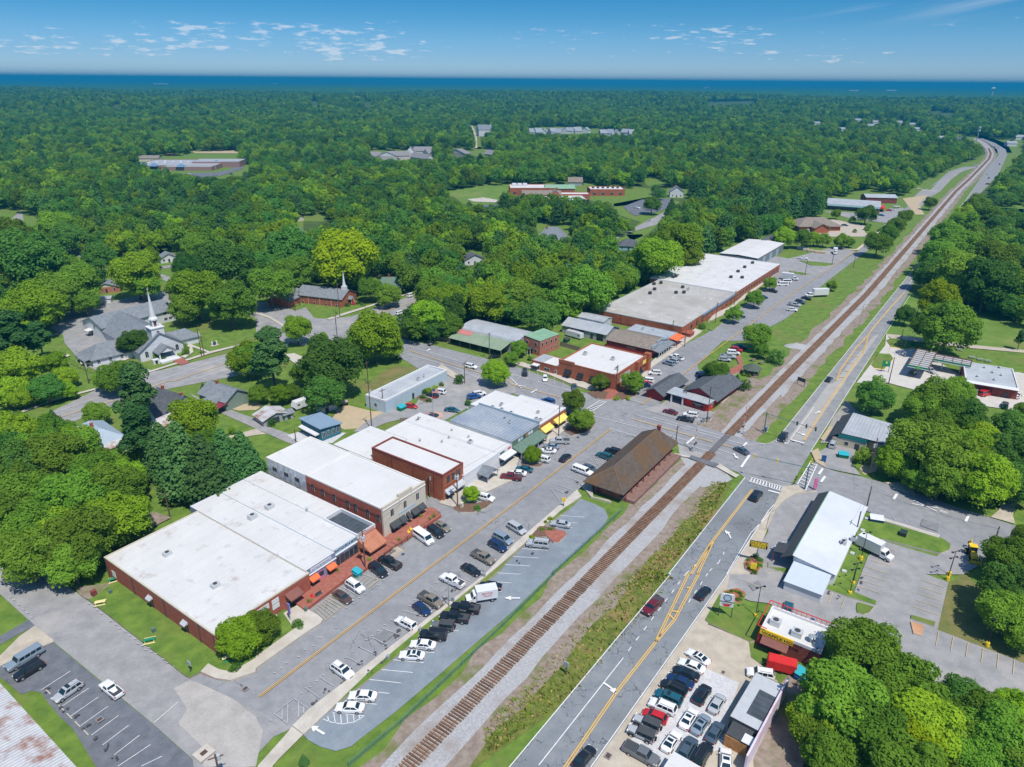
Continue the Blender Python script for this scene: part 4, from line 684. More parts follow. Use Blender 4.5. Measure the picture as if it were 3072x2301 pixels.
VT=dict(
 sedan=dict(L=4.85,W=1.84,H=1.44,prof=[(0,.52,.70,.30),(.03,.68,.88,.25),(.12,.80,.97,.22),(.28,.90,1,.22),(.5,.94,1,.22),(.75,.98,1,.22),(.9,.99,.97,.24),(.97,.92,.9,.28),(1,.80,.78,.34)],cab=(.27,.42,.70,.86,.90)),
 coupe=dict(L=4.7,W=1.84,H=1.38,prof=[(0,.5,.68,.28),(.03,.65,.88,.24),(.12,.78,.97,.2),(.3,.88,1,.2),(.6,.93,1,.2),(.85,.97,.97,.22),(.97,.9,.88,.28),(1,.78,.76,.34)],cab=(.30,.46,.68,.88,.87)),
 hatch=dict(L=4.25,W=1.78,H=1.52,prof=[(0,.55,.72,.30),(.03,.72,.9,.25),(.14,.88,.97,.22),(.28,.95,1,.22),(.6,.98,1,.22),(.95,.98,.95,.26),(1,.86,.84,.32)],cab=(.24,.40,.84,.97,.93)),
 suv=dict(L=4.8,W=1.94,H=1.76,prof=[(0,.62,.76,.36),(.025,.86,.92,.30),(.12,1.02,.98,.27),(.26,1.08,1,.27),(.6,1.10,1,.27),(.96,1.08,.96,.32),(1,.92,.88,.38)],cab=(.25,.37,.90,.985,1.04),nwin=3,rails=True,tumble=.76),
 bigsuv=dict(L=5.3,W=2.04,H=1.92,prof=[(0,.7,.84,.40),(.02,1.0,.95,.32),(.12,1.16,.99,.30),(.26,1.2,1,.30),(.6,1.22,1,.30),(.97,1.2,.98,.34),(1,1.0,.92,.4)],cab=(.26,.35,.94,.99,1.16),nwin=3,rails=True,tumble=.80),
 wagon=dict(L=4.8,W=1.86,H=1.62,prof=[(0,.55,.74,.32),(.03,.74,.9,.27),(.12,.88,.97,.25),(.27,.95,1,.25),(.6,.98,1,.25),(.96,.98,.95,.3),(1,.84,.84,.36)],cab=(.26,.40,.90,.985,.94),nwin=3,rails=True),
 minivan=dict(L=5.1,W=2.0,H=1.76,prof=[(0,.56,.74,.30),(.03,.74,.92,.25),(.12,.92,.98,.23),(.22,1.02,1,.23),(.6,1.06,1,.23),(.97,1.04,.97,.28),(1,.9,.9,.34)],cab=(.19,.35,.93,.99,1.0),nwin=3,tumble=.78),
 jeep=dict(L=4.5,W=1.88,H=1.84,prof=[(0,.75,.55,.45),(.01,1.08,.62,.42),(.12,1.12,.70,.40),(.30,1.16,.82,.40),(.34,1.16,.86,.36),(.97,1.16,.86,.36),(1,1.1,.84,.40)],cab=(.335,.375,.975,.985,1.14),nwin=3,tumble=.80,roofm=1,fender=True),
 pickup=dict(L=5.9,W=2.02,H=1.92,prof=[(0,.72,.86,.42),(.02,1.04,.96,.36),(.10,1.16,1,.34),(.24,1.22,1,.34),(.6,1.18,1,.36),(.98,1.16,.98,.40),(1,1.1,.94,.5)],cab=(.245,.32,.59,.625,1.16),bed=(.635,.985,1.16)),
 ministruck=dict(L=5.3,W=1.86,H=1.66,prof=[(0,.6,.84,.38),(.02,.86,.95,.32),(.10,.98,1,.30),(.26,1.04,1,.30),(.6,1.02,1,.32),(.98,1.0,.98,.38),(1,.94,.94,.46)],cab=(.27,.35,.52,.55,1.0),bed=(.565,.985,1.0),nwin=1),
 van=dict(L=5.9,W=2.06,H=2.15,prof=[(0,.62,.84,.36),(.02,.9,.95,.30),(.10,1.08,1,.28),(.18,1.2,1,.28),(.6,1.24,1,.28),(.98,1.24,1,.3),(1,1.1,.96,.36)],cab=(.14,.24,.985,.995,1.18),nwin=1,tumble=.90))
VT['capped']=dict(VT['pickup']);VT['capped'].update(L=6.2,cab=(.245,.32,.97,.985,1.16),nwin=4,tumble=.82);VT['capped'].pop('bed')
VT['covered']=dict(VT['pickup']);VT['covered']['cover']=True
PROTO={}
def wheels_at(t):
 L,W_=t['L'],t['W'];r=.34 if t['H']<1.6 else .38;return [(L*(.5-f),s*(W_/2-.10),r) for f in (.185,.785) for s in (-1,1)],r
def make_vehicle(kind,lod):
 t=VT[kind];mb,G=car_body(t);root=empty(kind,0,0)
 if t.get('fender'):
  for sx in (.20,.80):
   for s in (-1,1): mb.cbox(t['L']*(.5-sx),s*t['W']*.42,.82,1.0,.32,.10,1)
  mb.cyl((-t['L']/2-.02,0,.95),(-t['L']/2-.26,0,.95),.36,.36,12,2)
 b=mb.build('body',[paint('white'),CHAR,TYRE],root);b.material_slots[0].link='OBJECT'
 if lod==0:
  G['windscreen'].build('windscreen',CGLASS,root);G['rear_window'].build('rear_window',CGLASS,root)
  for g in G['side']: g.build('side_windows',CGLASS,root)
 else:
  g=G['windscreen']
  for q in [G['rear_window']]+G['side']: g.add(q.v,q.f)
  g.build('windows',CGLASS,root)
 ws,r=wheels_at(t)
 if lod<2:
  for x,y,z in ws:
   s=1 if y>0 else -1
   w=MB().cyl((0,-s*.12,0),(0,s*.125,0),r,r,14).build('wheel',TYRE,root,loc=(x,y,z))
   if lod==0: MB().cyl((0,s*.12,0),(0,s*.135,0),r*.62,r*.58,10).build('rim',RIM,w)
 else:
  w=MB()
  for x,y,z in ws: w.cyl((x,y-.12,z),(x,y+.12,z),r,r,10)
  w.build('wheels',TYRE,root)
 if lod==0:
  L,W_=t['L'],t['W'];zf=t['prof'][1][1];zr=t['prof'][-1][1]
  for s in (-1,1):
   MB().cbox(L/2-.13,s*W_*.36,zf-.20,.20,.34,.16).build('headlight',LAMPW,root)
   MB().cbox(-L/2+.08,s*W_*.39,zr-.16,.16,.26,.22).build('tail_light',LAMPR,root)
  MB().cbox(L/2-.04,0,zf-.34,.10,W_*.42,.18).build('grille',CHAR,root)
  if kind in ('sedan','coupe','wagon','suv','bigsuv') : pass
 return root
NAMEOF=dict(sedan='parked_car',coupe='parked_car',hatch='parked_car',suv='sport_utility_vehicle',bigsuv='sport_utility_vehicle',wagon='parked_car',minivan='minivan',jeep='off_road_vehicle',pickup='pickup_truck',ministruck='pickup_truck',capped='pickup_truck',covered='pickup_truck',van='cargo_van')
CATOF=dict(sedan='car',coupe='car',hatch='car',suv='suv',bigsuv='suv',wagon='car',minivan='minivan',jeep='jeep',pickup='pickup truck',ministruck='pickup truck',capped='pickup truck',covered='pickup truck',van='van')
CATOF['jeep']='off-roader'
def recolor(root,m,slot=0):
 for c in root.children:
  if c.name.split('.')[0]=='body': c.material_slots[slot].material=m
def vehicle(kind,t,cx,cy,fx,fy,col,label,group=None,sunroof=False,z=0.19,name=None,cat=None,heading=None):
 p=P(t,cx,cy,0.8);q=P(t,fx,fy,0.8);a=math.atan2(q.y-p.y,q.x-p.x) if heading is None else heading
 lod=0 if p.length<215 else (1 if p.length<330 else 2);key=(kind,lod)
 if key not in PROTO: PROTO[key]=o=make_vehicle(kind,lod)
 else: o=copy_tree(PROTO[key])
 o.name=name or NAMEOF[kind];o.location=(p.x,p.y,z);o.rotation_euler.z=a;recolor(o,paint(col))
 for c in list(o.children):
  if c.name.startswith('sunroof') or c.name.startswith('decal'): bpy.data.objects.remove(c)
 if sunroof:
  T_=VT[kind];L=T_['L'];MB().cbox(L*(.5-T_['cab'][1])-.62,0,T_['H']+.002,.62,.95,.012).build('sunroof',CGLASS,o)
 return tag(o,label,cat or CATOF[kind],group)
GP='vehicles angle-parked along the main street';GC='vehicles in the police lot bays';GD='cars for sale on the gravel lot';GR='vehicles moving on the roads';GS='vehicles by the shops beyond the crossing'
Z0=0.12
CARS=[
 ('capped',12,210,720,60,810,'silverblue','long silver pickup with a matching camper shell in the dark corner lot',None),('suv',12,250,820,140,885,'black','black suv alongside the silver pickup with the camper shell',None),('wagon',12,585,1000,478,1072,'silver','silver wagon with sunroof between white bay lines in the corner lot',None,1),('ministruck',12,960,985,885,922,'white','white pickup with a green hose in its open bed',None),('suv',12,475,45,415,5,'silverblue','silver suv in tree shade at the top of the side street',None),
 ('suv',13,855,95,928,143,'white','white police suv backed up to the brick patio',GP),('sedan',13,745,185,818,232,'brown','old dark brown saloon beside the striped no-parking zone',GP),('minivan',9,1055,1610,1120,1658,'black','black minivan parked nose-out below the utility pole',GP),('pickup',9,1155,1545,1085,1508,'black','black pickup with an open bed beside the concrete ramp',GP),
 ('pickup',13,1695,50,1610,8,'white','white pickup parked behind the street light pole',GP),('pickup',13,1510,215,1585,258,'tan','tan pickup with a cluttered bed beside the dark blue hatchback',GP),('hatch',13,1430,288,1490,330,'darkblue','dark blue rounded hatchback on the sidewalk side of the street',GP),('wagon',13,1293,413,1215,372,'white','white crossover backed against the sidewalk',GP),('suv',13,745,825,825,880,'white','white suv with sunroof and dark lower cladding parked alone',GP,1),
 ('van',9,1445,1330,1528,1388,'white','white panel van nosed out from the brick patio',GP),('suv',9,1550,1280,1612,1322,'black','black suv between the white van and the tan sedan',GP),('sedan',9,1605,1230,1668,1266,'tan','tan sedan at the end of the patio parking row',GP),('suv',9,1980,985,2040,1000,'white','white suv beside the small tree island',GP),
 ('pickup',9,2202,808,2120,800,'maroon','deep red crew pickup by the grey gabled porch',GP),('sedan',10,50,772,-20,766,'white','white sedan tucked behind the red pickup',GP),('sedan',10,105,737,40,728,'teal','dark teal sedan beside the tree island',GP),('suv',10,258,650,215,640,'white','white suv half hidden by the round street tree',GP),('sedan',10,310,578,250,573,'white','white sedan with sunroof by the green awning',GP,1),('sedan',10,340,540,280,530,'silverblue','pale blue-grey sedan between the white sedan and grey pickup',GP),('covered',10,415,497,345,495,'silver','silver crew pickup with a dark bed cover by the crossroads',GP),
 ('sedan',10,460,637,500,605,'black','black sedan driving up the main street',GR),('suv',10,795,625,748,608,'teal','blue-green suv backed towards the depot roof',GP),('suv',10,870,585,823,572,'black','black suv nearest the depot roof ridge',GP),('capped',10,612,757,685,785,'white','white pickup with a white bed cap by the depot',GP),('sedan',10,672,730,722,756,'slate','dark grey sedan beside the white capped pickup',GP),
 ('minivan',10,40,1248,110,1290,'silver','silver minivan parked above the yellow shrubs',GP),('minivan',9,2130,1335,2200,1372,'silverblue','blue-grey minivan second in the sidewalk-side row',GP),('suv',9,2085,1400,2150,1436,'darkblue','dark blue suv below the blue-grey minivan',GP),('pickup',9,1960,1500,2045,1545,'tan','brownish grey pickup with an empty dark bed',GP),('sedan',9,1855,1605,1922,1642,'black','black sedan below the brownish pickup',GP),
 ('sedan',13,2020,92,1940,82,'black','black sedan in the police lot behind the box truck',GC),('pickup',13,1808,288,1690,272,'black','black police pickup next to the white box truck',GC),('pickup',13,1715,368,1600,352,'black','second black police pickup beside the grey off-roader',GC),('jeep',13,1612,442,1525,432,'grey','dark grey off-roader between the police pickups and black suv',GC),('bigsuv',13,1530,520,1425,512,'black','big black suv next to the white police sedan',GC),('sedan',13,1440,600,1335,590,'white','white police sedan with lettering next to the black suv',GC),('coupe',13,1345,690,1245,684,'white','white coupe-like sedan with sunroof in the police lot',GC,1),
 ('sedan',13,920,1042,800,1036,'white','upper of two white police cruisers near the striped corner',GC),('sedan',13,810,1142,690,1136,'white','lower of two white cruisers near the striped corner',GC),('sedan',10,420,1212,340,1200,'silver','silver sedan by the striped corner at the top of the police lot',GC),('bigsuv',10,225,1385,140,1375,'silver','large silver suv beside the brick paved island',GC),
 ('pickup',14,1215,268,1150,335,'maroon','maroon pickup with junk in its bed coming down the highway',GR),('sedan',14,1650,152,1705,95,'black','black sedan heading up the highway past the yellow chevrons',GR),('sedan',14,625,1568,690,1490,'black','black sedan at the bottom of the highway',GR),('bigsuv',10,2108,970,2148,920,'black','black suv waiting at the stop line below the crosswalk',GR),('pickup',11,130,465,108,508,'black','black pickup waiting above the junction',GR),('sedan',10,1978,575,1920,545,'slate','dark sedan crossing onto the railroad crossing road',GR),('sedan',7,525,1615,545,1590,'black','dark car on the highway beyond the junction',GR),
 ('coupe',14,1605,705,1525,655,'white','white coupe with a black glass roof first in the gravel lot row',GD,1),('sedan',14,1550,780,1455,740,'white','white sedan next to the black-roofed coupe',GD),('sedan',14,1500,845,1405,805,'black','black sedan third in the gravel lot row',GD),('sedan',14,1450,913,1355,870,'darkblue','navy sedan fourth in the gravel lot row',GD),('wagon',14,1395,970,1305,928,'black','black wagon with roof rails in the gravel lot row',GD),('suv',14,1350,1058,1250,1013,'teal','deep teal suv in the gravel lot row',GD,1),('suv',14,1300,1135,1190,1088,'white','white suv between the teal suv and the red crossover',GD),('hatch',14,1232,1215,1135,1175,'red','bright red crossover in the gravel lot row',GD),('jeep',14,1165,1280,1068,1236,'silver','silver off-roader with black hard top beside the red crossover',GD),('jeep',14,1115,1370,1012,1325,'silver','second silver off-roader with black hard top, lowest in its row',GD),
 ('covered',14,1115,1545,1235,1610,'grey','grey crew pickup with covered bed facing the white canopy',GD),('suv',14,1640,1030,1688,955,'black','black suv with a glass roof at the head of the gravel rows',GD,1),('sedan',14,1770,1105,1812,1035,'silver','silver sedan beside the black metal building',GD),('sedan',14,1525,1235,1572,1160,'white','white sedan with sunroof in the middle gravel row',GD,1),('sedan',14,1630,1285,1678,1218,'silverblue','silver-blue sedan with sunroof in the middle gravel row',GD,1),('sedan',14,1750,1355,1792,1285,'slate','slate sedan beside the wooden gate fence',GD),('coupe',14,1375,1432,1432,1350,'white','white coupe with sunroof in the lower gravel row',GD,1),('suv',14,1515,1495,1560,1418,'slate','dark grey suv with sunroof in the lower gravel row',GD,1),('suv',14,1645,1550,1692,1470,'black','black suv with chrome roof rails in the lower gravel row',GD),('sedan',14,1845,1600,1845,1535,'white','white sedan with sunroof on the concrete pad at the bottom',GD,1),('suv',14,2145,852,2068,838,'white','white suv half hidden behind the black metal building',GD),
 ('sedan',15,170,300,160,345,'teal','dark green sedan parked behind the white diner roof',None),('suv',11,560,525,577,488,'silver','white-silver suv in the shade of the teal-trimmed shed',None),('sedan',11,120,1405,82,1418,'silver','silver sedan under the dark canopy of the white metal building',None),
 ('suv',11,1795,80,1835,70,'silverblue','silver-blue suv behind the filling station store',None),('van',11,1880,88,1940,75,'red','red and white van behind the filling station store',None),('jeep',11,2045,188,2048,160,'green','dark green off-roader alone on the pale pad',None),('ministruck',11,2152,105,2175,80,'white','white flatbed truck at the end of the brick store',None),
 ('sedan',10,1365,243,1310,228,'maroon','maroon sedan beside the dark red shed',None),('suv',10,1540,270,1500,265,'white','white suv at the open bay of the red building',None),('ministruck',10,1497,308,1460,300,'black','small black truck with loose parts in its bed by the motorcycle',None),
 ('suv',10,310,152,270,140,'blue','blue suv on the cross road behind the white roofs',GR),('sedan',10,537,28,540,55,'slate','grey sedan in the bay beside the brick restaurant',GS),('suv',10,1140,18,1180,10,'darkblue','dark blue suv past the mural corner',GS),
 ('suv',6,110,1562,112,1600,'black','black suv in the first bay below the restaurant ramp',GS),('hatch',6,285,1608,285,1645,'white','white hatchback below the restaurant ramp',GS),('suv',6,1232,1562,1190,1560,'white','white crossover beside the brick tower corner',GS),('minivan',6,1165,1625,1125,1620,'white','white minivan by the mural wall',GS),('hatch',6,1140,1650,1100,1645,'red','red car squeezed below the white minivan',GS),
 ('covered',6,1420,1430,1370,1412,'white','white pickup with black bed cover by the porch posts',GS),('wagon',6,1385,1455,1335,1440,'silver','silver wagon beside the white covered pickup',GS),('suv',6,1350,1478,1305,1465,'silverblue','blue-grey suv outermost of three by the porch posts',GS),('bigsuv',6,1645,1580,1700,1572,'darkblue','dark blue suv beside the round street tree',GS),
 ('pickup',6,1958,1340,2020,1345,'black','black pickup topmost of the park-side row',GS),('suv',6,1935,1362,1980,1370,'red','red suv half hidden in the park-side row',GS),('minivan',6,1910,1387,1965,1392,'white','white van of the park-side row',GS),('pickup',6,1865,1420,1920,1425,'silver','grey pickup in the park-side row',GS),('wagon',6,1835,1445,1885,1450,'silver','silver wagon lowest of the park-side row',GS),
 ('suv',6,1985,1068,2005,1090,'darkblue','navy suv under a street tree of the brick block',GS),('sedan',6,2165,906,2200,912,'darkblue','blue car parked along the brick block',GS),('sedan',6,2200,850,2230,850,'black','black car parked farther along the brick block',GS),
 ('suv',7,208,1017,250,1022,'white','white suv at the near end of the kerbside row by the verge',GS),('pickup',7,228,975,282,985,'silver','grey pickup second in the verge-side row',GS),('suv',7,278,950,325,960,'slate','dark green suv third in the verge-side row',GS),('sedan',7,332,917,372,925,'black','black car beside the long box truck',GS),('pickup',7,30,855,65,862,'black','black pickup opposite the verge-side row',GS),
 ('van',7,122,800,80,800,'white','white cargo van nearest the brick block end',GS),('van',7,150,778,110,778,'white','second white cargo van by the brick block end',GS),('pickup',7,300,573,330,575,'white','white pickup alone in the lumber yard',None),
 ('suv',7,1242,1570,1215,1590,'slate','dark suv under the filling station canopy',None),('pickup',7,1385,1540,1410,1550,'silver','grey pickup at the edge of the filling station canopy',None),('suv',7,345,337,350,350,'white','white car behind the bank drive-through',None),('suv',7,282,320,275,330,'blue','blue car under the bank drive-through',None),('sedan',7,663,287,690,290,'slate','dark sedan in the bank car park',None),
 ('sedan',7,980,202,1010,206,'blue','blue car parked before the strip shops',None),('pickup',7,1105,127,1130,128,'white','white truck by the red-fronted strip shop',None),('sedan',7,1045,160,1070,162,'red','red car by the red-fronted strip shop',None),('sedan',7,1075,150,1095,152,'white','white car behind the red car at the strip shop',None),('van',7,1600,215,1615,190,'white','white van on the far highway',GR),
 ('sedan',3,1893,1586,1860,1587,'maroon','maroon car turning at the far highway junction',GR),('sedan',3,1905,1535,1910,1520,'slate','first grey car on the far highway',GR),('sedan',3,1890,1500,1896,1488,'silver','silver car on the far highway',GR),('sedan',3,1920,1466,1926,1455,'white','white car on the far highway curve',GR),('sedan',3,1998,1416,2003,1404,'maroon','dark red car on the far highway curve',GR),('sedan',3,1957,1266,1950,1258,'black','dark car at the far bend',GR),('sedan',3,1985,1276,1978,1268,'slate','second dark car at the far bend',GR),('sedan',3,1303,1627,1325,1628,'white','white car on a side drive by the railway',None),('pickup',3,1790,1432,1815,1434,'white','white truck at the far railroad crossing',None),
 ('bigsuv',5,1343,893,1385,880,'white','white suv driving on the church street',GR),('suv',5,1245,1045,1280,1035,'white','white suv parked by the grey gabled cottage',None),('suv',5,1855,1506,1900,1515,'white','white suv on the main road by the pale blue building',GR),('sedan',5,2058,1420,2095,1410,'black','black car by the tall pole at the market shed',None),('suv',5,1845,730,1865,722,'white','white car on the tree-lined side street',None),('suv',5,1885,715,1905,708,'slate','grey car behind the white one on the tree-lined side street',None),
 ('suv',5,1215,1422,1225,1395,'darkblue','dark blue car in shade behind the roadside maple',None),('sedan',5,440,1492,450,1510,'darkblue','blue car in the driveway behind the oak',None),('pickup',4,775,1478,845,1478,'white','white crew pickup beside the church drive',None),
 ('suv',9,1580,70,1530,62,'white','white suv in the rear lot by the yellow hedge',None),('sedan',9,1520,97,1480,85,'black','black car beside the white suv in the rear lot',None),('hatch',9,1338,194,1380,200,'red','bright red hatchback behind the green dumpster',None),('sedan',9,1690,226,1740,232,'teal','dark teal sedan beside the fountain plaza',None),('suv',9,1925,88,1975,80,'white','white suv at the back of the white roofs',None),('suv',9,1882,114,1925,106,'blue','blue suv at the back of the white roofs',None),
 ('pickup',6,1075,138,1100,142,'white','white pickup in the school parking lot',None),('suv',6,1178,252,1160,262,'silver','silver car on the school road',None),('sedan',5,1985,136,2010,140,'blue','blue car in the shaded school lot',None),
 ('sedan',0,1630,1500,1650,1500,'white','white car nearest the entrance of the distant brick school',None),('sedan',0,1880,1510,1900,1512,'beige','pale car at the distant school turnaround',None),('sedan',0,1995,1500,2010,1502,'slate','dark car at the distant school turnaround',None),('sedan',1,1225,1370,1240,1370,'darkblue','dark car by the distant condominiums',None),('sedan',1,1262,1362,1275,1362,'red','red car by the distant condominiums',None)]
for c in CARS: VV=vehicle(*c[:9],sunroof=len(c)>9,z=0.19 if c[1] in (13,10) and c[8]==GC else 0.13);
CARO={o['label']: o for o in bpy.data.objects if o.get('label') and o.get('category') in set(CATOF.values())}
def car_text(label,s,side=-1,size=0.42,m=None,x=0.0,z=0.62):
 o=CARO[label];k=next(v for v in VT.values() if True)
 w=1.84 if 'sedan' in label or 'cruiser' in label else 2.0
 text('lettering',s,size,m or SIGNB,o,(x,side*(w/2+0.015),z),(R(90),0,0 if side<0 else R(180)),0.005,'CENTER')
for lb in ('white police sedan with lettering next to the black suv','upper of two white police cruisers near the striped corner'): car_text(lb,'POLICE',1)
car_text('white police suv backed up to the brick patio','POLICE',-1)
for lb in ('black police pickup next to the white box truck','second black police pickup beside the grey off-roader'): car_text(lb,'POLICE',1,0.4,LGREY,0.3,0.75)
def boxtruck(t,cx,cy,fx,fy,L,Hb,label,col='white',sign=None,cabcol='white'):
 p=P(t,cx,cy,1.6);q=P(t,fx,fy,1.2);a=math.atan2(q.y-p.y,q.x-p.x);e=empty('box_truck',p.x,p.y,0.15,a,label,'box truck')
 bl=L*0.68;x0=-L/2;x1=x0+bl
 b=MB();b.box(x0,-1.15,.95,x1,1.15,Hb);b.build('cargo_box',WHITE if col=='white' else LGREY,e)
 rf=MB();rf.box(x0-.02,-1.17,Hb,x1+.02,1.17,Hb+.04);rf.build('roof',WHITE,e)
 c=MB();X1=L/2
 pr=[(x1+.08,.55),(X1,.6),(X1-.02,1.15),(X1-1.0,1.35),(X1-1.45,2.15),(x1+.08,2.2)]
 c.add([(x,-.98,z) for x,z in pr]+[(x,.98,z) for x,z in pr],[(0,1,2,3,4,5),(11,10,9,8,7,6)]+[(i,i+6,(i+1) % 6+6,(i+1) % 6) for i in range(6)])
 c.build('cab',paint(cabcol),e)
 MB().quad((X1-1.02+.02,-.85,1.40),(X1-1.02+.02,.85,1.40),(X1-1.40+.02,.8,2.06),(X1-1.40+.02,-.8,2.06)).build('windscreen',CGLASS,e)
 for s in (-1,1):
  y=s*.985;MB().quad((x1+.25,y,1.4),(X1-1.15,y,1.4),(X1-1.45,y,2.0),(x1+.25,y,2.0)).build('side_window',CGLASS,e)
  MB().cbox(X1-.03,s*.7,.85,.08,.3,.2).build('headlight',LAMPW,e)
  for x in (X1-.95,x0+1.1):
   w=MB().cyl((0,-.14,0),(0,.14,0),.42,.42,14).build('wheel',TYRE,e,loc=(x,s*.95,.42));MB().cyl((0,s*.13,0),(0,s*.15,0),.25,.22,10).build('rim',RIM,w)
 MB().box(x0,-.5,.55,x1,.5,.95).build('chassis',CHAR,e)
 if sign:
  for s in (-1,1):
   for j,(w_,sz,m) in enumerate(sign): text('lettering',w_,sz,m,e,((x0+x1)/2,s*1.165,Hb-.75-j*.6),(R(90),0,0 if s<0 else R(180)),.005,'CENTER')
 return e
boxtruck(13,1945,168,1800,205,6.3,3.0,'white box truck with red lettering parked in the police lot',sign=[('MOVING',.55,SIGNR),('TRUCK',.55,SIGNR)])
boxtruck(11,930,1425,1055,1500,7.6,3.4,'white box truck with a grey cargo body beside the grass island','grey')
boxtruck(7,420,880,340,890,11.5,3.9,'long white box truck with a round green emblem by the verge')
boxtruck(7,192,738,250,750,8.5,3.6,'boxy white delivery truck behind the cargo vans at the brick block','grey')
boxtruck(7,580,515,578,545,7.0,3.3,'white box truck at the back of the lumber yard','white')
e=bpy.data.objects['box_truck.002'];MB().cyl((-1.8,-1.165,2.5),(-1.8,-1.175,2.5),.85,.85,20).build('emblem',GREENP,e)
def trailer(name,t,cx,cy,fx,fy,L,W_,H,m,label,cat,roof=None,wins=0,axles=1,nose=0.0):
 p=P(t,cx,cy,H*.55);q=P(t,fx,fy,H*.55);a=math.atan2(q.y-p.y,q.x-p.x);e=empty(name,p.x,p.y,0.05,a,label,cat)
 pr=[(-L/2,.55),(L/2,.55),(L/2+nose,1.2),(L/2-.15,H),(-L/2+.05,H)];n=5;c=MB()
 c.add([(x,-W_/2,z) for x,z in pr]+[(x,W_/2,z) for x,z in pr],[tuple(range(n)),tuple(range(2*n-1,n-1,-1))]+[(i,i+n,(i+1) % n+n,(i+1) % n) for i in range(n)]);c.build('body',m,e)
 MB().box(-L/2+.1,-W_/2+.06,H,L/2-.25,W_/2-.06,H+.05).build('roof',roof or m,e)
 for k in range(axles):
  for s in (-1,1): MB().cyl((0,-.1,0),(0,.1,0),.36,.36,12).build('wheel',TYRE,e,loc=(-.3-k*.85+.4,s*(W_/2-.08),.36))
 MB().box(L/2,-.06,.5,L/2+1.2,.06,.62).build('drawbar',CHAR,e)
 for i in range(wins):
  for s in (-1,1): MB().cbox(-L/2+1.0+i*(L-2)/max(1,wins-1),s*(W_/2+.005),H*.55,.8,.03,.55).build('window',GLASS,e)
 return e
trailer('travel_trailer',9,425,160,340,190,8.2,2.4,2.9,WHITE,'white travel trailer parked on the grass behind the old garage','trailer',wins=3,axles=2,nose=.5)
trailer('cargo_trailer',6,540,1230,470,1210,7.6,2.3,2.6,WHITE,'white enclosed trailer with a rusty roof by the grey warehouse','trailer',roof=RUST,wins=1,axles=2)
trailer('red_trailer',15,118,772,0,742,5.0,2.2,2.3,RED,'glossy red box trailer on the grass behind the diner','trailer',axles=1)
def boat(t,cx,cy,fx,fy):
 p=P(t,cx,cy,.8);q=P(t,fx,fy,.8);a=math.atan2(q.y-p.y,q.x-p.x);e=empty('motor_boat',p.x,p.y,0.4,a,'small covered motor boat on a trailer beneath the big oak','boat');mb=MB()
 st=[(-2.6,.95,.1),(-1,1.05,0),(1,.95,.05),(2.2,.5,.3),(2.9,.04,.7)]
 for x,w,z in st: mb.v+=[(x,0,z),(x,-w*.75,z+.15),(x,-w,.95),(x,w,.95),(x,w*.75,z+.15)]
 for i in range(4):
  for j in range(5): a_=i*5+j;b_=i*5+(j+1) % 5;mb.f.append((a_,b_,b_+5,a_+5));mb.m.append(0)
 mb.f.append((4,3,2,1,0));mb.m.append(0);mb.build('hull',CHAR,e);c=MB().add([(-2.5,-.9,.97),(1.8,-.7,.97),(1.8,.7,.97),(-2.5,.9,.97),(-1,0,1.45),(.8,0,1.35)],[(0,1,5,4),(2,3,4,5),(1,2,5),(3,0,4)]);c.build('cover',BEIGE,e)
 for s in (-1,1): MB().cyl((0,-.1,0),(0,.1,0),.3,.3,10).build('wheel',TYRE,e,loc=(-.6,s*.95,-.1))
BEIGE=mat('beige_canvas',(0.42,0.38,0.32),0.9,var=0.06)
boat(9,725,172,640,180)
def backhoe():
 p=P(11,1765,1460,1.2);q=P(11,1795,1545,.8);a=math.atan2(q.y-p.y,q.x-p.x);e=empty('backhoe_loader',p.x,p.y,.05,a,'yellow backhoe loader parked on the diner lot beside the trees','backhoe');Y=YEL
 MB().box(.2,-.45,.9,2.2,.45,1.65).build('engine_hood',Y,e);MB().box(-1.6,-.5,.6,2.0,.5,.95).build('chassis',CHAR,e)
 c=MB();
 for x in (-1.2,.1):
  for s in (-1,1): c.cbox(x,s*.7,.95,.1,.1,1.65)
 c.build('cab_frame',CHAR,e);MB().box(-1.3,-.82,2.6,.2,.82,2.72).build('roof',Y,e);MB().box(-1.15,-.66,1.3,.05,.66,2.55).build('cab_glass',CGLASS,e)
 for x,r in ((-1.0,.72),(1.75,.45)):
  for s in (-1,1):
   w=MB().cyl((0,-.2,0),(0,.2,0),r,r,16).build('wheel',TYRE,e,loc=(x,s*.85,r));MB().cyl((0,s*.19,0),(0,s*.22,0),r*.5,r*.5,10).build('rim',Y,w)
 b=MB();b.add([(2.9,-1.15,.1),(3.5,-1.15,.1),(2.95,-1.15,.95),(2.9,1.15,.1),(3.5,1.15,.1),(2.95,1.15,.95)],[(0,1,2),(5,4,3),(0,3,4,1),(0,2,5,3)]);b.build('front_bucket',Y,e)
 l=MB()
 for s in (-1,1): l.cyl((1.0,s*.62,1.5),(2.95,s*.62,.5),.10,.10,6)
 l.build('loader_arm',Y,e)
 MB().cyl((-1.6,0,1.0),(-2.6,.1,2.9),.16,.13,6).cyl((-2.6,.1,2.9),(-3.4,.2,1.7),.12,.1,6).build('rear_boom',Y,e);MB().cbox(-3.5,.2,1.2,.5,.6,.5).build('rear_bucket',CHAR,e)
backhoe()
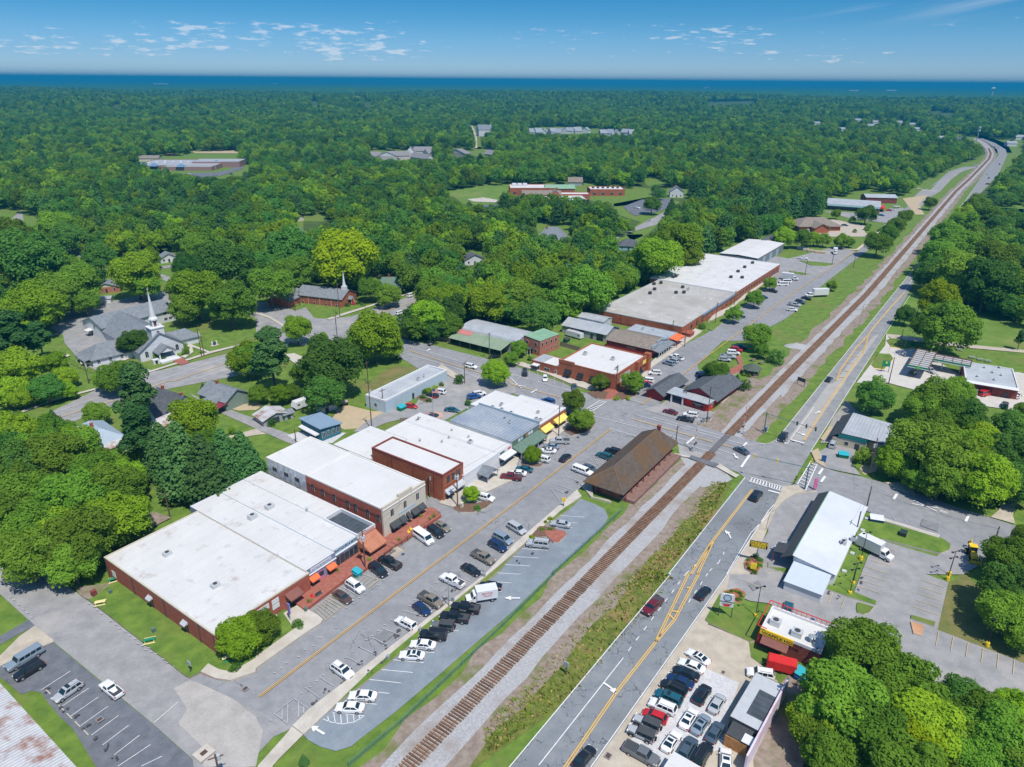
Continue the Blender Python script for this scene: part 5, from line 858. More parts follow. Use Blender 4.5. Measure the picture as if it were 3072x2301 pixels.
def golfcart():
 p=P(5,1505,1312,.8);e=empty('golf_cart',p.x,p.y,.1,UA,'small dark golf cart parked at the grass edge by the market shed','golf cart')
 MB().box(-1.1,-.55,.3,1.1,.55,.7).build('body',CHAR,e);MB().box(-.9,-.6,1.8,.8,.6,1.88).build('roof',BLACK,e);m=MB()
 for x in (-.8,.7):
  for s in (-1,1): m.cyl((x,s*.5,.7),(x,s*.5,1.8),.03,.03,5)
 m.build('roof_frame',GREY,e);MB().box(-.5,-.5,.7,0,.5,1.1).build('seat',BEIGE,e)
 for x in (-.75,.75):
  for s in (-1,1): MB().cyl((0,-.08,0),(0,.08,0),.24,.24,10).build('wheel',TYRE,e,loc=(x,s*.52,.24))
golfcart()
def cycle(name,x,y,z,a,col,label):
 e=empty(name,x,y,z,a,label,'motorcycle');f=MB();f.cyl((-.3,0,.55),(.45,0,.75),.10,.08,6).cyl((.45,0,.9),(.68,0,.32),.04,.04,5).cyl((-.3,0,.5),(-.65,0,.32),.06,.05,5);f.build('frame',col,e)
 MB().cbox(-.2,0,.72,.6,.24,.12).build('seat',BLACK,e);MB().cyl((.45,-.35,1.0),(.45,.35,1.0),.03,.03,5).build('handlebar',CHROME,e)
 for x_ in (-.65,.68): MB().cyl((x_,-.05,.32),(x_,.05,.32),.32,.32,14).build('wheel',TYRE,e)
p=P(10,1545,312,.5);cycle('motorcycle',p.x,p.y,.08,1.2,YEL,'yellow motorcycle standing behind the small black truck')

# ================================================================== buildings
def heading(v): return math.atan2(v.y,v.x)
class B:
 """a building in its own frame: x along the front, y away from the front, origin at the front left ground corner"""
 def __init__(s,name,label,o,L,Dp,h,ang=UA,cat='building',group=None):
  s.L,s.D,s.h,s.a=L,Dp,h,ang;s.o=Vector(o);s.root=empty(name,o[0],o[1],0,ang,label,cat,group)
  s.ux=Vector((math.cos(ang),math.sin(ang)));s.uy=Vector((-math.sin(ang),math.cos(ang)))
 def loc(s,t,x,y,z=0.0):
  d=P(t,x,y,z)-s.o;return d.dot(s.ux),d.dot(s.uy)
 def put(s,mb,name,m,par=None,**k): return mb.build(name,m,par or s.root,**k)
 def walls(s,m,x0=0,y0=0,x1=None,y1=None,h=None,z0=0,name='wall'):
  x1=s.L if x1 is None else x1;y1=s.D if y1 is None else y1;h=h or s.h;mb=MB()
  mb.add([(x0,y0,z0),(x1,y0,z0),(x1,y1,z0),(x0,y1,z0),(x0,y0,h),(x1,y0,h),(x1,y1,h),(x0,y1,h)],[(0,1,5,4),(1,2,6,5),(2,3,7,6),(3,0,4,7)])
  return s.put(mb,name,m)
 def flatroof(s,m,cop=None,x0=0,y0=0,x1=None,y1=None,h=None,par=0.35,w=0.28,name='roof'):
  x1=s.L if x1 is None else x1;y1=s.D if y1 is None else y1;h=h or s.h;z=h-par;mb=MB();nx,ny=8,8
  mb.quad((x0+.02,y0+.02,z),(x1-.02,y0+.02,z),(x1-.02,y1-.02,z),(x0+.02,y1-.02,z));r=s.put(mb,name,m)
  if cop:
   c=MB();e=0.04;zt=h+0.05
   c.box(x0-e,y0-e,z-.1,x1+e,y0+w,zt);c.box(x0-e,y1-w,z-.1,x1+e,y1+e,zt);c.box(x0-e,y0+w,z-.1,x0+w,y1-w,zt-.003);c.box(x1-w,y0+w,z-.1,x1+e,y1-w,zt-.003)
   s.put(c,'coping',cop)
  return r
 def fpt(s,face,q,z,off=0.0,x0=0,y0=0,x1=None,y1=None):
  x1=s.L if x1 is None else x1;y1=s.D if y1 is None else y1
  return {'F': (x0+q,y0-off,z),'L': (x0-off,y0+q,z),'R': (x1+off,y0+q,z),'K': (x0+q,y1+off,z)}[face]
 def panel(s,name,face,q0,q1,z0,z1,m,off=0.03,th=None,par=None,**k):
  a=s.fpt(face,q0,z0,off,**k);b=s.fpt(face,q1,z1,-(th or 0.0),**k)
  lo=[min(a[i],b[i]) for i in range(3)];hi=[max(a[i],b[i]) for i in range(3)]
  return s.put(MB().box(*lo,*hi),name,m,par)
 def win(s,face,q,z,w,h,fm=None,arch=False,**k):
  f=s.panel('window',face,q-w/2-.08,q+w/2+.08,z-.08,z+h+.08,fm or WHITE,0.05,0,**k)
  g=s.panel('pane',face,q-w/2,q+w/2,z,z+h,GLASS,0.075,0,par=f,**k)
  if w>1.0 or h>1.3: s.panel('mullion',face,q-.035,q+.035,z,z+h,fm or WHITE,0.09,0,par=f,**k)
  if arch:
   a=s.fpt(face,q,z+h,0.0,**k);b=s.fpt(face,q,z+h,0.06,**k);MB().cyl(a,b,w/2+.05,w/2+.05,14).build('arch',GLASS,f)
  return f
 def door(s,face,q,w=1.0,h=2.1,m=None,z=0.0,**k):
  f=s.panel('door',face,q-w/2,q+w/2,z,z+h,m or CHAR,0.05,0,**k);s.panel('door_glass',face,q-w/2+.15,q+w/2-.15,z+h*.45,z+h-.15,GLASS,0.07,0,par=f,**k);return f
 def sign(s,face,q0,q1,z0,z1,m,txt=None,tm=None,size=None,**k):
  p=s.panel('sign',face,q0,q1,z0,z1,m,0.07,0,**k)
  if txt:
   rz={'F': 0,'L': R(-90),'R': R(90),'K': R(180)}[face];c=s.fpt(face,(q0+q1)/2,z0+(z1-z0)*0.2,0.085,**k);n=txt.count('\n')+1;sz=size or (z1-z0)*0.72/n
   text('lettering',txt,sz,tm or SIGNB,s.root,(c[0],c[1],c[2]+(n-1)*sz*.85),(R(90),0,rz),0.01,'CENTER')
  return p
 def awning(s,face,q0,q1,z,depth,drop,m,**k):
  a,b=s.fpt(face,q0,z,.02,**k),s.fpt(face,q1,z,.02,**k);c,d=s.fpt(face,q1,z-drop,depth,**k),s.fpt(face,q0,z-drop,depth,**k)
  mb=MB().slab([a,b,c,d] if face in 'FR' else [d,c,b,a],0.05);e,f=(c[0],c[1],c[2]-.28),(d[0],d[1],d[2]-.28);mb.quad(d,c,e,f)
  mb.add([a,d,s.fpt(face,q0,z-drop,.02,**k)],[(0,1,2)]);mb.add([b,c,s.fpt(face,q1,z-drop,.02,**k)],[(0,2,1)]);return s.put(mb,'awning',m)
 def ac(s,x,y,z,sx=1.3,sy=1.0,sz=1.0,m=None):
  u=s.put(MB().cbox(0,0,0,sx,sy,sz),'air_conditioner',m or LGREY,loc=(x,y,z));MB().cyl((0,0,sz),(0,0,sz+.06),min(sx,sy)*.36,min(sx,sy)*.36,14).build('fan',CHAR,u);return u
 def vent(s,x,y,z,r=0.18,h=0.7): return s.put(MB().cyl((0,0,0),(0,0,h),r,r,8).cyl((0,0,h),(0,0,h+.15),r*1.8,r*1.2,8),'roof_vent',GALV,loc=(x,y,z))
 def pipe(s,face,q,h=None,m=None): a=s.fpt(face,q,0,.1);b=s.fpt(face,q,(h or s.h)-.1,.1);s.put(MB().cyl(a,b,.07,.07,6),'downpipe',m or WHITE)
 def gable(s,ze,zr,m,axis='x',ov=0.5,x0=0,y0=0,x1=None,y1=None,gm=None,th=0.15,name='roof',hip=0.0,gends=(1,1)):
  """ridge along axis; hip>0 pulls the ridge ends in"""
  x1=s.L if x1 is None else x1;y1=s.D if y1 is None else y1;X0,X1,Y0,Y1=x0-ov,x1+ov,y0-ov,y1+ov;mb=MB()
  if axis=='x': sp=(y1-y0)/2;k=(zr-ze)/sp;zo=ze-ov*k;ym=(y0+y1)/2;r0,r1=(X0+hip*(sp+ov),ym,zr),(X1-hip*(sp+ov),ym,zr);A,B_,C_,E_=(X0,Y0,zo),(X1,Y0,zo),(X1,Y1,zo),(X0,Y1,zo)
  else: sp=(x1-x0)/2;k=(zr-ze)/sp;zo=ze-ov*k;xm=(x0+x1)/2;r0,r1=(xm,Y1-hip*(sp+ov),zr),(xm,Y0+hip*(sp+ov),zr);A,B_,C_,E_=(X0,Y1,zo),(X0,Y0,zo),(X1,Y0,zo),(X1,Y1,zo)
  for pts in ((A,B_,r1,r0),(C_,E_,r0,r1)): mb.slab(pts,th)
  if hip:
   for pts in ((B_,C_,r1),(E_,A,r0)): mb.slab(pts,th)
  r=s.put(mb,name,m)
  if not hip:
   g=MB();q=th+.02
   if axis=='x':
    if gends[0]: g.add([(x0,y0,ze-.05),(x0,y1,ze-.05),(x0,ym,zr-q)],[(0,2,1)])
    if gends[1]: g.add([(x1,y0,ze-.05),(x1,y1,ze-.05),(x1,ym,zr-q)],[(0,1,2)])
   else:
    if gends[0]: g.add([(x0,y0,ze-.05),(x1,y0,ze-.05),(xm,y0,zr-q)],[(0,1,2)])
    if gends[1]: g.add([(x0,y1,ze-.05),(x1,y1,ze-.05),(xm,y1,zr-q)],[(0,2,1)])
   if g.v: s.put(g,'gable',gm or WHITEW)
  return r
 def slope(s,pts,m,th=0.12,name='roof'): return s.put(MB().slab(pts,th),name,m)
 def chimney(s,x,y,z0,z1,w=0.7,m=None): return s.put(MB().box(x-w/2,y-w/2,z0,x+w/2,y+w/2,z1).box(x-w/2-.08,y-w/2-.08,z1,x+w/2+.08,y+w/2+.08,z1+.15),'chimney',m or BRICKO)
 def posts(s,pts,h,m=None,r=0.09,name='porch_post',z0=0):
  for x,y in pts: s.put(MB().box(x-r,y-r,z0,x+r,y+r,h),name,m or WHITE)
def flat(name,label,FL,FR,BL,h,cat='building',ang=UA):
 ux=Vector((math.cos(ang),math.sin(ang)));uy=Vector((-math.sin(ang),math.cos(ang)));o=P(*FL,h)
 return B(name,label,o,abs((P(*FR,h)-o).dot(ux)),abs((P(*BL,h)-o).dot(uy)),h,ang,cat)
b=flat('brick_store','long low red brick building with broad white roof at the near street corner',(12,1845,515),(9,427,1619),(8,895,1500),4.9)
b.walls(BRICK);b.flatroof(WROOF,mat('tan_coping',(0.55,0.50,0.40),0.8,var=0.05),par=0.12)
for q in (9.5,21.5): b.awning('L',q-.8,q+.8,3.2,.8,.5,LGREY);b.door('L',q,1.1,2.4,BLACK)
for q in (0.3,5,16.5,28,b.D-.4): b.pipe('L',q,m=CHAR)
b.sign('L',b.D-3.6,b.D-2.2,1.2,2.6,WHITE)
x,y=b.loc(12,1860,100,4.8);b.ac(x,y,4.78,1.6,1.2,.8);x,y=b.loc(8,1445,1480,4.8);b.ac(x,y,4.78,1.6,1.2,.8)
Lb=b.L
for q0,q1,z0,z1,tx in ((.40,.54,2.9,4.1,'ESTATE SALES  GARDEN CENTER'),(.455,.53,1.7,2.6,'OPEN DAILY'),(.57,.645,3.0,4.1,'GIFTS & HOME DECOR'),(.57,.645,1.8,2.8,'VINTAGE FINDS')): b.sign('F',Lb*q0,Lb*q1,z0,z1,WHITE,None)
b.awning('F',Lb*.71,Lb*.86,3.6,1.9,.7,mat('brown_ribbed_awning',(0.22,0.09,0.07),0.7,var=0.1));b.door('F',Lb*.76,1.6,2.4,CHAR,.5);b.win('F',Lb*.82,.9,1.6,1.6)
b=flat('storefront','slate blue storefront with white sign board and orange window awnings',(9,427,1619),(9,665,1445),(8,1850,955),5.1)
b.walls(SLATEB,h=5.1);b.flatroof(WROOF,None,par=.12);b.sign('F',b.L*.15,b.L*.85,4.0,4.8,WHITE,'ANTIQUES MARKET',SLATEB)
for q in (.2,.78): b.awning('F',b.L*q-1.1,b.L*q+1.1,3.1,1.2,.6,ORANGE);b.win('F',b.L*q,.9,1.8,1.6,SLATEB)
b.door('F',b.L*.48,1.5,2.4,mat('pink_door',(0.5,0.2,0.4),0.6),.5);b.panel('fascia','F',0,b.L,3.5,3.7,WHITE,.25)
x,y=b.loc(9,120,1080,5.0)
b.ac(x,y,4.98,1.9,1.3,1.1);x,y=b.loc(8,2180,1165,5.0);b.ac(x,y,4.98,1.9,1.3,1.1)
b=flat('storefront','sky blue storefront with black cut-out lettering on its fascia',(9,665,1445),(9,875,1310),(9,0,775),5.2)
b.D=max(b.D,30);b.walls(SKYB,h=5.2);b.flatroof(WROOF,None,par=.12);b.sign('F',b.L*.1,b.L*.95,4.2,5.1,SKYB,'ANTIQUES & MORE',SIGNB,.75)
for q in (.22,.78): b.win('F',b.L*q,.9,2.4,2.2,GREY)
b.door('F',b.L*.5,1.4,2.5,CHAR,.5);b.panel('fascia','F',0,b.L,3.7,3.9,WHITE,.3);x,y=b.loc(9,440,1105,5.1);b.vent(x,y,5.08)
D1=flat('storefront','narrow storefront with sunken black roof and sloping copper canopy',(9,875,1310),(9,1030,1215),(9,580,1165),5.5)
D1.walls(BRICKS,h=5.5);D1.flatroof(DARKR,WHITE,par=.9);D1.awning('F',0,D1.L,4.3,3.6,1.9,COPPER);D1.sign('F',.3,D1.L-.3,4.5,5.3,mat('salmon',(0.55,0.3,0.25),0.8));D1.door('F',D1.L/2,1.6,2.3,CHAR,.5)
bb=flat('storefront','plain white-roofed rear wing behind the narrow black-roofed storefront',(9,580,1165),(9,720,1072),(9,170,880),5.1);bb.root.location.xy=(P(9,580,1165,5.1)+N*0.05)
dd=(P(9,0,775,5.1)-P(9,580,1165,5.1)).dot(N);bb.D=dd;bb.walls(WEATH);bb.flatroof(WROOF,None,par=.1)
b=flat('brick_block','two-storey brick building with cream stepped parapet front and four dark awnings',(9,1090,1085),(9,1458,855),(9,410,790),8.4)
xs=0.0;b.walls(BRICK,y0=.4);b.put(MB().box(0,-.02,0,b.L,.42,8.75),'front_wall',CREAM);b.flatroof(WROOF2,mat('pale_coping',(0.72,0.70,0.66),0.8),y0=.4,par=.25)
b.put(MB().box(b.L*.38,-.04,8.75,b.L*.66,.42,9.5).box(b.L*.36,-.1,7.9,b.L*.395,.5,9.6).box(b.L*.645,-.1,7.9,b.L*.68,.5,9.6),'parapet',CREAM);b.put(MB().box(-.03,-.16,7.75,b.L+.03,.0,7.95),'cornice',mat('pale_coping',(0.72,0.70,0.66)))
for q in (.2,.5,.8): b.win('F',b.L*q,5.2,.9,1.7,CREAM)
for q0,q1 in ((.13,.33),(.34,.47),(.51,.58),(.62,.78),(.79,.93)): b.awning('F',b.L*q0,b.L*q1,3.5,1.3,.9,CHAR);b.win('F',b.L*(q0+q1)/2,.8,b.L*(q1-q0)*.7,2.0,GREY)
b.sign('F',b.L*.34,b.L*.74,4.15,4.75,SKYB)
for q in (.06,.19,.34,.44,.62,.77,.91): b.win('L',b.D*q,4.4,.9,1.5,mat('stone_sill',(0.6,0.5,0.42),0.8),True)
b.put(MB().cyl((-.12,.5,6.1),(-.12,b.D-.3,6.1),.04,.04,5),'cable',CABLE)
b2=flat('brick_block','weathered whitewashed rear wing with barred windows behind the cream-fronted block',(9,405,790),(9,760,590),(9,60,650),8.2)
b2.root.location.xy=(b.o+b.uy*(b.D+.05));b2.o=b.o+b.uy*(b.D+.05);b2.D=max(6,(P(9,60,650,8.2)-b2.o).dot(N));b2.L=b.L;b2.walls(WEATH);b2.flatroof(WROOF2,mat('pale_coping',(0.72,0.70,0.66)),par=.15)
for q in (.22,.5,.8): b2.win('L',b2.D*q,5.3,1.5,.9,mat('rusty_frame',(0.3,0.25,0.2)));b2.win('L',b2.D*q,2.6,1.5,.9,mat('rusty_frame',(0.3,0.25,0.2)))
b=flat('brick_shop','two-storey orange brick shop with a long blank side wall and grey bubble awnings',(9,1612,795),(9,1787,685),(9,985,560),7.7)
b.walls(BRICKO);b.flatroof(WROOF2,BRICKD,par=.35,w=.35);b.put(MB().box(-.03,-.12,6.8,b.L+.03,.0,7.0).box(-.03,-.14,4.2,b.L+.03,0,4.4),'cornice',BRICKO)
for q in (.25,.5,.78): b.win('F',b.L*q,4.9,.9,1.6,CHAR)
for q0,q1 in ((.06,.45),(.52,.95)): b.awning('F',b.L*q0,b.L*q1,3.3,1.2,.9,LGREY);b.win('F',b.L*(q0+q1)/2,.7,b.L*.3,2.0,CHAR)
for q in (.12,.4,.7): b.pipe('L',b.D*q,m=BRICKD)
S3=b
b=flat('rear_building','low white-roofed rear building behind the orange brick shop',(9,985,655),(9,1300,480),(9,665,525),4.6)
b.walls(WEATH);b.flatroof(WROOF2,None,par=.1);b.L=b.L
b=flat('white_store','white single-storey building with grey gabled entrance porch beside the orange brick shop',(9,1790,905),(9,2095,625),(9,1250,480),4.4)
b.o=P(9,1795,925);b.root.location.xy=b.o;b.L=abs((P(9,2110,735)-b.o).dot(U));b.D=34;b.walls(WHITE);b.flatroof(WROOF2,WHITE,par=.12)
gx,gy=b.loc(9,2050,850);b.gable(2.7,4.0,SHING,'y',.35,gx-2.2,-3.4,gx+2.2,0,WHITE,gends=(1,0));b.posts([(gx-2.1,-3.3),(gx+2.1,-3.3)],2.7);b.door('F',gx,1.6,2.1,DRED)
for px_,py_ in ((1415,500),(1605,510),(1665,475),(1690,412),(1835,470)): x,y=b.loc(9,px_,py_,4.3);b.vent(x,y,4.28,.2,.6)
x,y=b.loc(9,1850,520,4.3);b.ac(x,y,4.28,1.1,1.1,1.1);b.put(MB().box(.6,.2,4.27,b.L-.4,.45,4.5),'parapet',WHITE)
W4=b
b=flat('white_store','white shop front with dark green and red lettering above a flat white awning',(9,2100,625),(10,0,520),(9,1700,400),4.5)
b.o=W4.o+W4.ux*(W4.L+.05);b.root.location.xy=b.o;b.L=abs((P(10,30,655)-b.o).dot(U));b.D=34;b.walls(WHITE,h=4.6);b.flatroof(WROOF2,None,par=.1);b.awning('F',.3,b.L-.3,3.1,1.9,.4,WHITE)
b.sign('F',b.L*.08,b.L*.92,3.4,4.3,WHITE);b.panel('sign','F',b.L*.12,b.L*.45,3.55,4.1,mat('dark_green_letters',(0.02,0.12,0.08)),.1);b.panel('sign','F',b.L*.68,b.L*.88,3.55,4.1,RED,.1)
b.win('F',b.L*.3,.8,2.4,1.6,GREY);b.win('F',b.L*.75,.8,2.0,1.6,GREY);W5=b
b=flat('metal_roofed_store','large ribbed grey metal roof building with sage green front and wide sloping canopy',(10,15,540),(10,255,385),(9,1600,340),4.9)
b.o=W5.o+W5.ux*(W5.L+.05);b.root.location.xy=b.o;b.L=abs((P(10,290,510)-b.o).dot(U));b.D=abs((P(9,1640,330,4.9)-b.o).dot(N))-1;b.walls(GREENW);b.slope([(-.3,-.1,5.2),(b.L+.1,-.1,5.2),(b.L+.1,b.D,5.5),(-.3,b.D,5.5)],METALS)
b.put(MB().quad((-.35,-.1,5.08),(-.35,b.D,5.38),(-.35,b.D,4.0),(-.35,-.1,4.0)),'side_cladding',METAL);b.awning('F',0,b.L,3.4,3.2,1.0,GREENW);b.posts([(.4,-2.9),(b.L*.33,-2.9),(b.L*.66,-2.9),(b.L-.4,-2.9)],2.3,GREY,.14,'post')
for i,m in enumerate((WHITE,SKYB,CHAR,WOODO,WHITE,WHITE)): b.panel('poster','F',b.L*(.22+.095*i),b.L*(.30+.095*i),3.75,4.65,m)
for px_,py_ in ((1755,245),(1825,235),(2150,305),(2190,345)): x,y=b.loc(9,px_,py_,5.3);b.ac(x,y,5.4,.8,.8,.8) if px_>2180 else b.vent(x,y,5.4,.25,.8)
b.put(MB().box(b.L+.1,-.1,3.8,b.L+.4,b.D,6.0),'parapet_wall',mat('blue_grey_metal',(0.33,0.42,0.48),0.6,var=.08));W6=b
b=flat('brick_corner_store','brick corner store with white roof and three yellow awnings at the crossroads',(10,255,385),(10,455,230),(9,1860,170),4.8)
b.o=W6.o+W6.ux*(W6.L+.5);b.root.location.xy=b.o;b.L=abs((P(10,505,345)-b.o).dot(U));b.D=abs((P(10,60,110,4.8)-b.o).dot(N));b.walls(BRICKO);b.flatroof(WROOF2,WHITE,par=.2)
for q0,q1 in ((.04,.38),(.52,.93)): b.awning('F',b.L*q0,b.L*q1,3.4,1.7,1.0,YAWN);b.win('F',b.L*(q0+q1)/2,.7,b.L*.26,1.9,CHAR)
b.awning('R',.4,4.5,3.4,1.4,1.0,YAWN);b.win('R',2.4,.8,2.2,1.6,CHAR);b.door('F',b.L*.45,1.3,2.3,CHAR)
for px_,py_ in ((225,260),(210,315),(245,325)): x,y=b.loc(10,px_,py_,4.6);b.ac(x,y,4.6,.9,.9,.8)
for px_,py_ in ((2120,190),(2120,235),(2200,265),(2040,215)): x,y=b.loc(9,px_,py_,4.6);b.ac(x,y,4.6,1.0,1.0,.8)
r_=flat('rear_annex','plain white annex behind the brick corner store by the rear lot',(9,1900,200),(9,2209,95),(9,1840,165),4.4)
r_.o=b.o+b.uy*(b.D+.1);r_.root.location.xy=r_.o;r_.L=b.L*.9;r_.D=abs((P(9,2060,20,4.4)-r_.o).dot(N))*0+9;r_.walls(WHITE,h=4.4);r_.flatroof(WROOF2,WHITE,h=4.4,par=.1)
ANG7=heading(P(5,1660,1530,4.6)-P(9,1115,150,4.6))
b=flat('metal_building','long pale blue metal building with grey roof and white parapets behind the rear lot',(9,1115,150),(5,1662,1540),(9,970,85),4.4,ang=ANG7)
b.walls(LBLUE);b.flatroof(mat('grey_felt_roof',(0.36,0.39,0.42),0.8,scale=.2,col2=(0.45,0.48,0.50)),WHITE,par=.5,w=.5);b.door('F',b.L*.42,1.0,2.2,CHAR);b.pipe('F',b.L*.2);b.win('L',b.D*.5,1.5,1.0,1.0)
x,y=b.loc(5,1400,1620,4.2);b.ac(x,y,3.95,1.0,1.0,.9);b.vent(x+3,y,3.95,.15,1.2)
b=flat('blue_house','small deep blue house with sloping blue metal roof and white windows',(9,557,400),(9,765,352),(9,370,318),4.0,ang=UA-R(6))
b.D=max(b.D,8.5);b.walls(BLUEH,h=3.4);b.slope([(-.5,-.5,4.5),(b.L+.5,-.5,3.7),(b.L+.5,b.D+.5,3.7),(-.5,b.D+.5,4.5)],mat('blue_metal_roof',(0.24,0.34,0.45),0.5,var=.06,stripes=(1,.6,.15)),.18)
b.put(MB().add([(0,0,3.4),(b.L,0,3.4),(b.L,0,3.55),(0,0,4.35),(0,b.D,3.4),(0,b.D,4.35)],[(0,1,2,3),(0,3,5,4)]),'upper_wall',BLUEH)
for q in (.12,.36,.62,.86): b.win('F',b.L*q,1.2,.9,1.6)
b.awning('L',.6,b.D-.4,2.6,1.4,.3,WHITE);b.door('L',b.D*.4,1.0,2.1,DRED);b.win('L',b.D*.75,1.1,.9,1.3)
def house(name,label,t,x,y,L,Dp,he,hr,wm,rm,ang=UA,axis='x',hip=0.0,z=None,cat='house',ov=.5,wins=True,chim=None,group=None,gm=None):
 c=P(t,x,y,(he+hr)/2 if z is None else z);ux=Vector((math.cos(ang),math.sin(ang)));uy=Vector((-math.sin(ang),math.cos(ang)));o=c-ux*L/2-uy*Dp/2
 b=B(name,label,o,L,Dp,he,ang,cat,group);b.walls(wm);b.gable(he,hr,rm,axis,ov,hip=hip,gm=gm or wm)
 if wins:
  for q in (.2,.8): b.win('F',L*q,1.0,.9,1.3);b.win('L',Dp*q,1.0,.9,1.3)
  b.door('F',L*.5,1.0,2.1,CHAR)
 if chim: b.chimney(L*chim[0],Dp*chim[1],he,hr+.8)
 return b
G=R
b=house('garage','old grey garage with rust-streaked metal roof near the blue house',9,130,240,8.5,6,2.2,3.6,GREY,RUST,UA-R(10),'y',wins=False,cat='garage');b.door('F',4,2.4,2.0,CHAR)
b=house('garden_shed','little grey lean-to beside the old garage',9,260,235,3,3,2.2,2.8,GREY,SHING,UA-R(10),wins=False,cat='shed');b.door('F',1.5,1,1.9)
b=house('garden_shed','pale metal shed half under the big oak beside the boat',9,600,165,5.5,3.5,2.3,2.9,LGREY,METALW,UA-R(8),wins=False,cat='shed');b.door('F',2,1.2,1.9)
b=house('green_house','sage green house with grey roof and maroon metal porch roof',8,1925,45,13,9,3.6,6.2,SAGE,SHING,UA-R(86),'x',chim=(.3,.5));b.gable(3.0,4.9,SHING,'y',.4,5.5,-4.5,10,4,SAGE,gends=(1,0));b.walls(SAGE,5.5,-4.5,10,0,3.0);b.slope([(9.6,-3.6,2.5),(13.6,-3.6,2.5),(13.6,.5,3.1),(9.6,.5,3.1)],MAROON);b.posts([(10.5,-3.4),(13.3,-3.4)],2.4);b.win('F',7.7,1.0,.9,1.4,y0=-4.5)
b=house('white_house','white house with steep dark slate roof and brick chimneys beside the paved drive',8,1480,115,12,8,4.6,8.6,WHITEW,SHINGD,UA-R(84),'x',chim=(.2,.5));b.gable(4.0,7.0,SHINGD,'y',.4,3,-4,8.5,4,WHITEW,gends=(1,0));b.walls(WHITEW,3,-4,8.5,0,4.0);b.chimney(11,4,4,8.9);b.walls(WHITEW,8.5,-9,14,0,2.8);b.gable(2.8,4.4,RUST,'y',.3,8.5,-9,14,0,WHITEW)
b=house('blue_roofed_house','house with pale blue metal hip roof and tall brick chimney hidden among trees',8,820,390,15,9,3.4,6.2,WHITEW,mat('pale_blue_metal',(0.36,0.45,0.54),0.5,var=.06,stripes=(0,.6,.12)),UA-R(95),'x',hip=.9,chim=(.55,.4));b.slope([(15,1.5,3.2),(18.5,1.5,2.5),(18.5,8,2.5),(15,8,3.2)],RUST);b.posts([(18.2,1.8),(18.2,7.7)],2.4)
b=house('brick_house','low red brick house with grey gabled roof behind the church parking',4,920,790,12,8,2.9,4.9,BRICKS,SHING,UA-R(35),'y',gm=CREAM)
b=house('carport','small open white carport beside the low brick house',4,905,905,5.5,5,2.3,2.9,WHITE,METALW,UA-R(40),wins=False,cat='carport',ov=.3)
b=house('cottage','little white cottage with grey roof across the side street',4,1440,540,9,8,2.8,5.2,WHITEW,SHING,UA-R(20),'y')
b=house('gabled_cottage','blue-grey gabled cottage with white trimmed windows at the street corner',5,1380,1080,13,9,3.1,5.9,BLUEG,SHING,UA-R(40),'x',hip=.5,chim=(.35,.5));b.gable(3.1,5.0,SHING,'y',.4,.5,-3,5,4,BLUEG,gends=(1,0));b.walls(BLUEG,.5,-3,5,0,3.1);b.win('F',2.7,.9,.9,1.4,y0=-3);b.gable(3.1,5.2,SHING,'y',.4,8,-2.5,12.5,4,BLUEG,gends=(1,0));b.walls(BLUEG,8,-2.5,12.5,0,3.1);b.win('F',10.2,.9,.9,1.4,y0=-2.5)
b=house('shingled_house','low house with pale brown shingled hip roof and two brick chimneys',5,680,1330,15,10,3.0,5.4,CREAM,SHINGB,UA-R(80),'x',hip=.9,chim=(.12,.5));b.chimney(12,5,4,6.6)
b=house('green_roofed_house','old house with steep green shingled roof behind the brick church lawn',5,1150,770,12,10,3.4,7.6,WHITEW,SHINGG,UA-R(50),'x',hip=.55,chim=(.5,.5));b.slope([(2,-3.5,2.6),(12,-3.5,2.6),(12,0,3.4),(2,0,3.4)],METALW);b.posts([(2.3,-3.2),(7,-3.2),(11.7,-3.2)],2.5)
house('white_house','white house with slate roof glimpsed among trees by the church street',5,1870,550,12,8,3.2,6,WHITEW,SHINGD,UA-R(35),'y')
house('small_house','little house peeping from trees left of the market shed',5,1945,840,8,7,3,5,WHITEW,SHING,UA-R(30),'y')
house('small_house','small beige outbuilding at the clearing in the wood',5,365,210,6,5,2.6,4.2,CREAM,SHINGB,UA,'y',wins=False)
house('small_house','house with pointed grey roof and orange walls in the wood clearing',5,370,330,8,7,4,8,BRICKS,SHING,UA,'y',hip=.8)
b=house('yellow_house','yellow victorian house with grey hipped roof and white porch',6,350,340,17,12,3.8,9.5,YHOUSE,SHING,UA-R(70),'x',hip=.8,chim=(.3,.4));b.gable(3.8,7.2,SHING,'y',.4,1,-4,7,6,YHOUSE,gends=(1,0));b.walls(YHOUSE,1,-4,7,0,3.8);b.slope([(9,-3.5,2.9),(17.5,-3.5,2.9),(17.5,0,3.7),(9,0,3.7)],SHING);b.posts([(9.3,-3.2),(13,-3.2),(17.2,-3.2)],2.8)
b=house('teal_house','low house with dark hip roof and pale teal walls by the school road',6,1010,430,13,10,3.0,6.2,mat('pale_teal_siding',(0.28,0.50,0.56),.7),SHINGD,UA-R(65),'x',hip=.9)
house('white_house','white two-storey house with steep slate roof beside the school',2,1420,1625,12,9,5.5,9.5,WHITEW,SHING,UA-R(60),'y',chim=(.4,.5))
house('white_house','wing roof among trees beside the bare pine',6,655,290,8,6,3,5,WHITEW,SHING,UA,'y')
house('small_house','grey-roofed cabin beyond the school roofs',2,545,1545,14,9,4,8,GREY,SHINGB,UA-R(55),'x',wins=False)
house('white_house','white-gabled house on the lane beyond the school',2,1005,1490,16,10,4,8,WHITEW,SHING,UA-R(55),'x',wins=False);house('white_house','pale house high among trees beyond the lane',2,915,1355,14,10,5,10,WHITEW,SHING,UA-R(30),'y',wins=False)
house('white_house','pale end wall of a house at the lane corner',2,810,1500,9,10,5,9,WHITEW,SHING,UA-R(20),'y',wins=False)
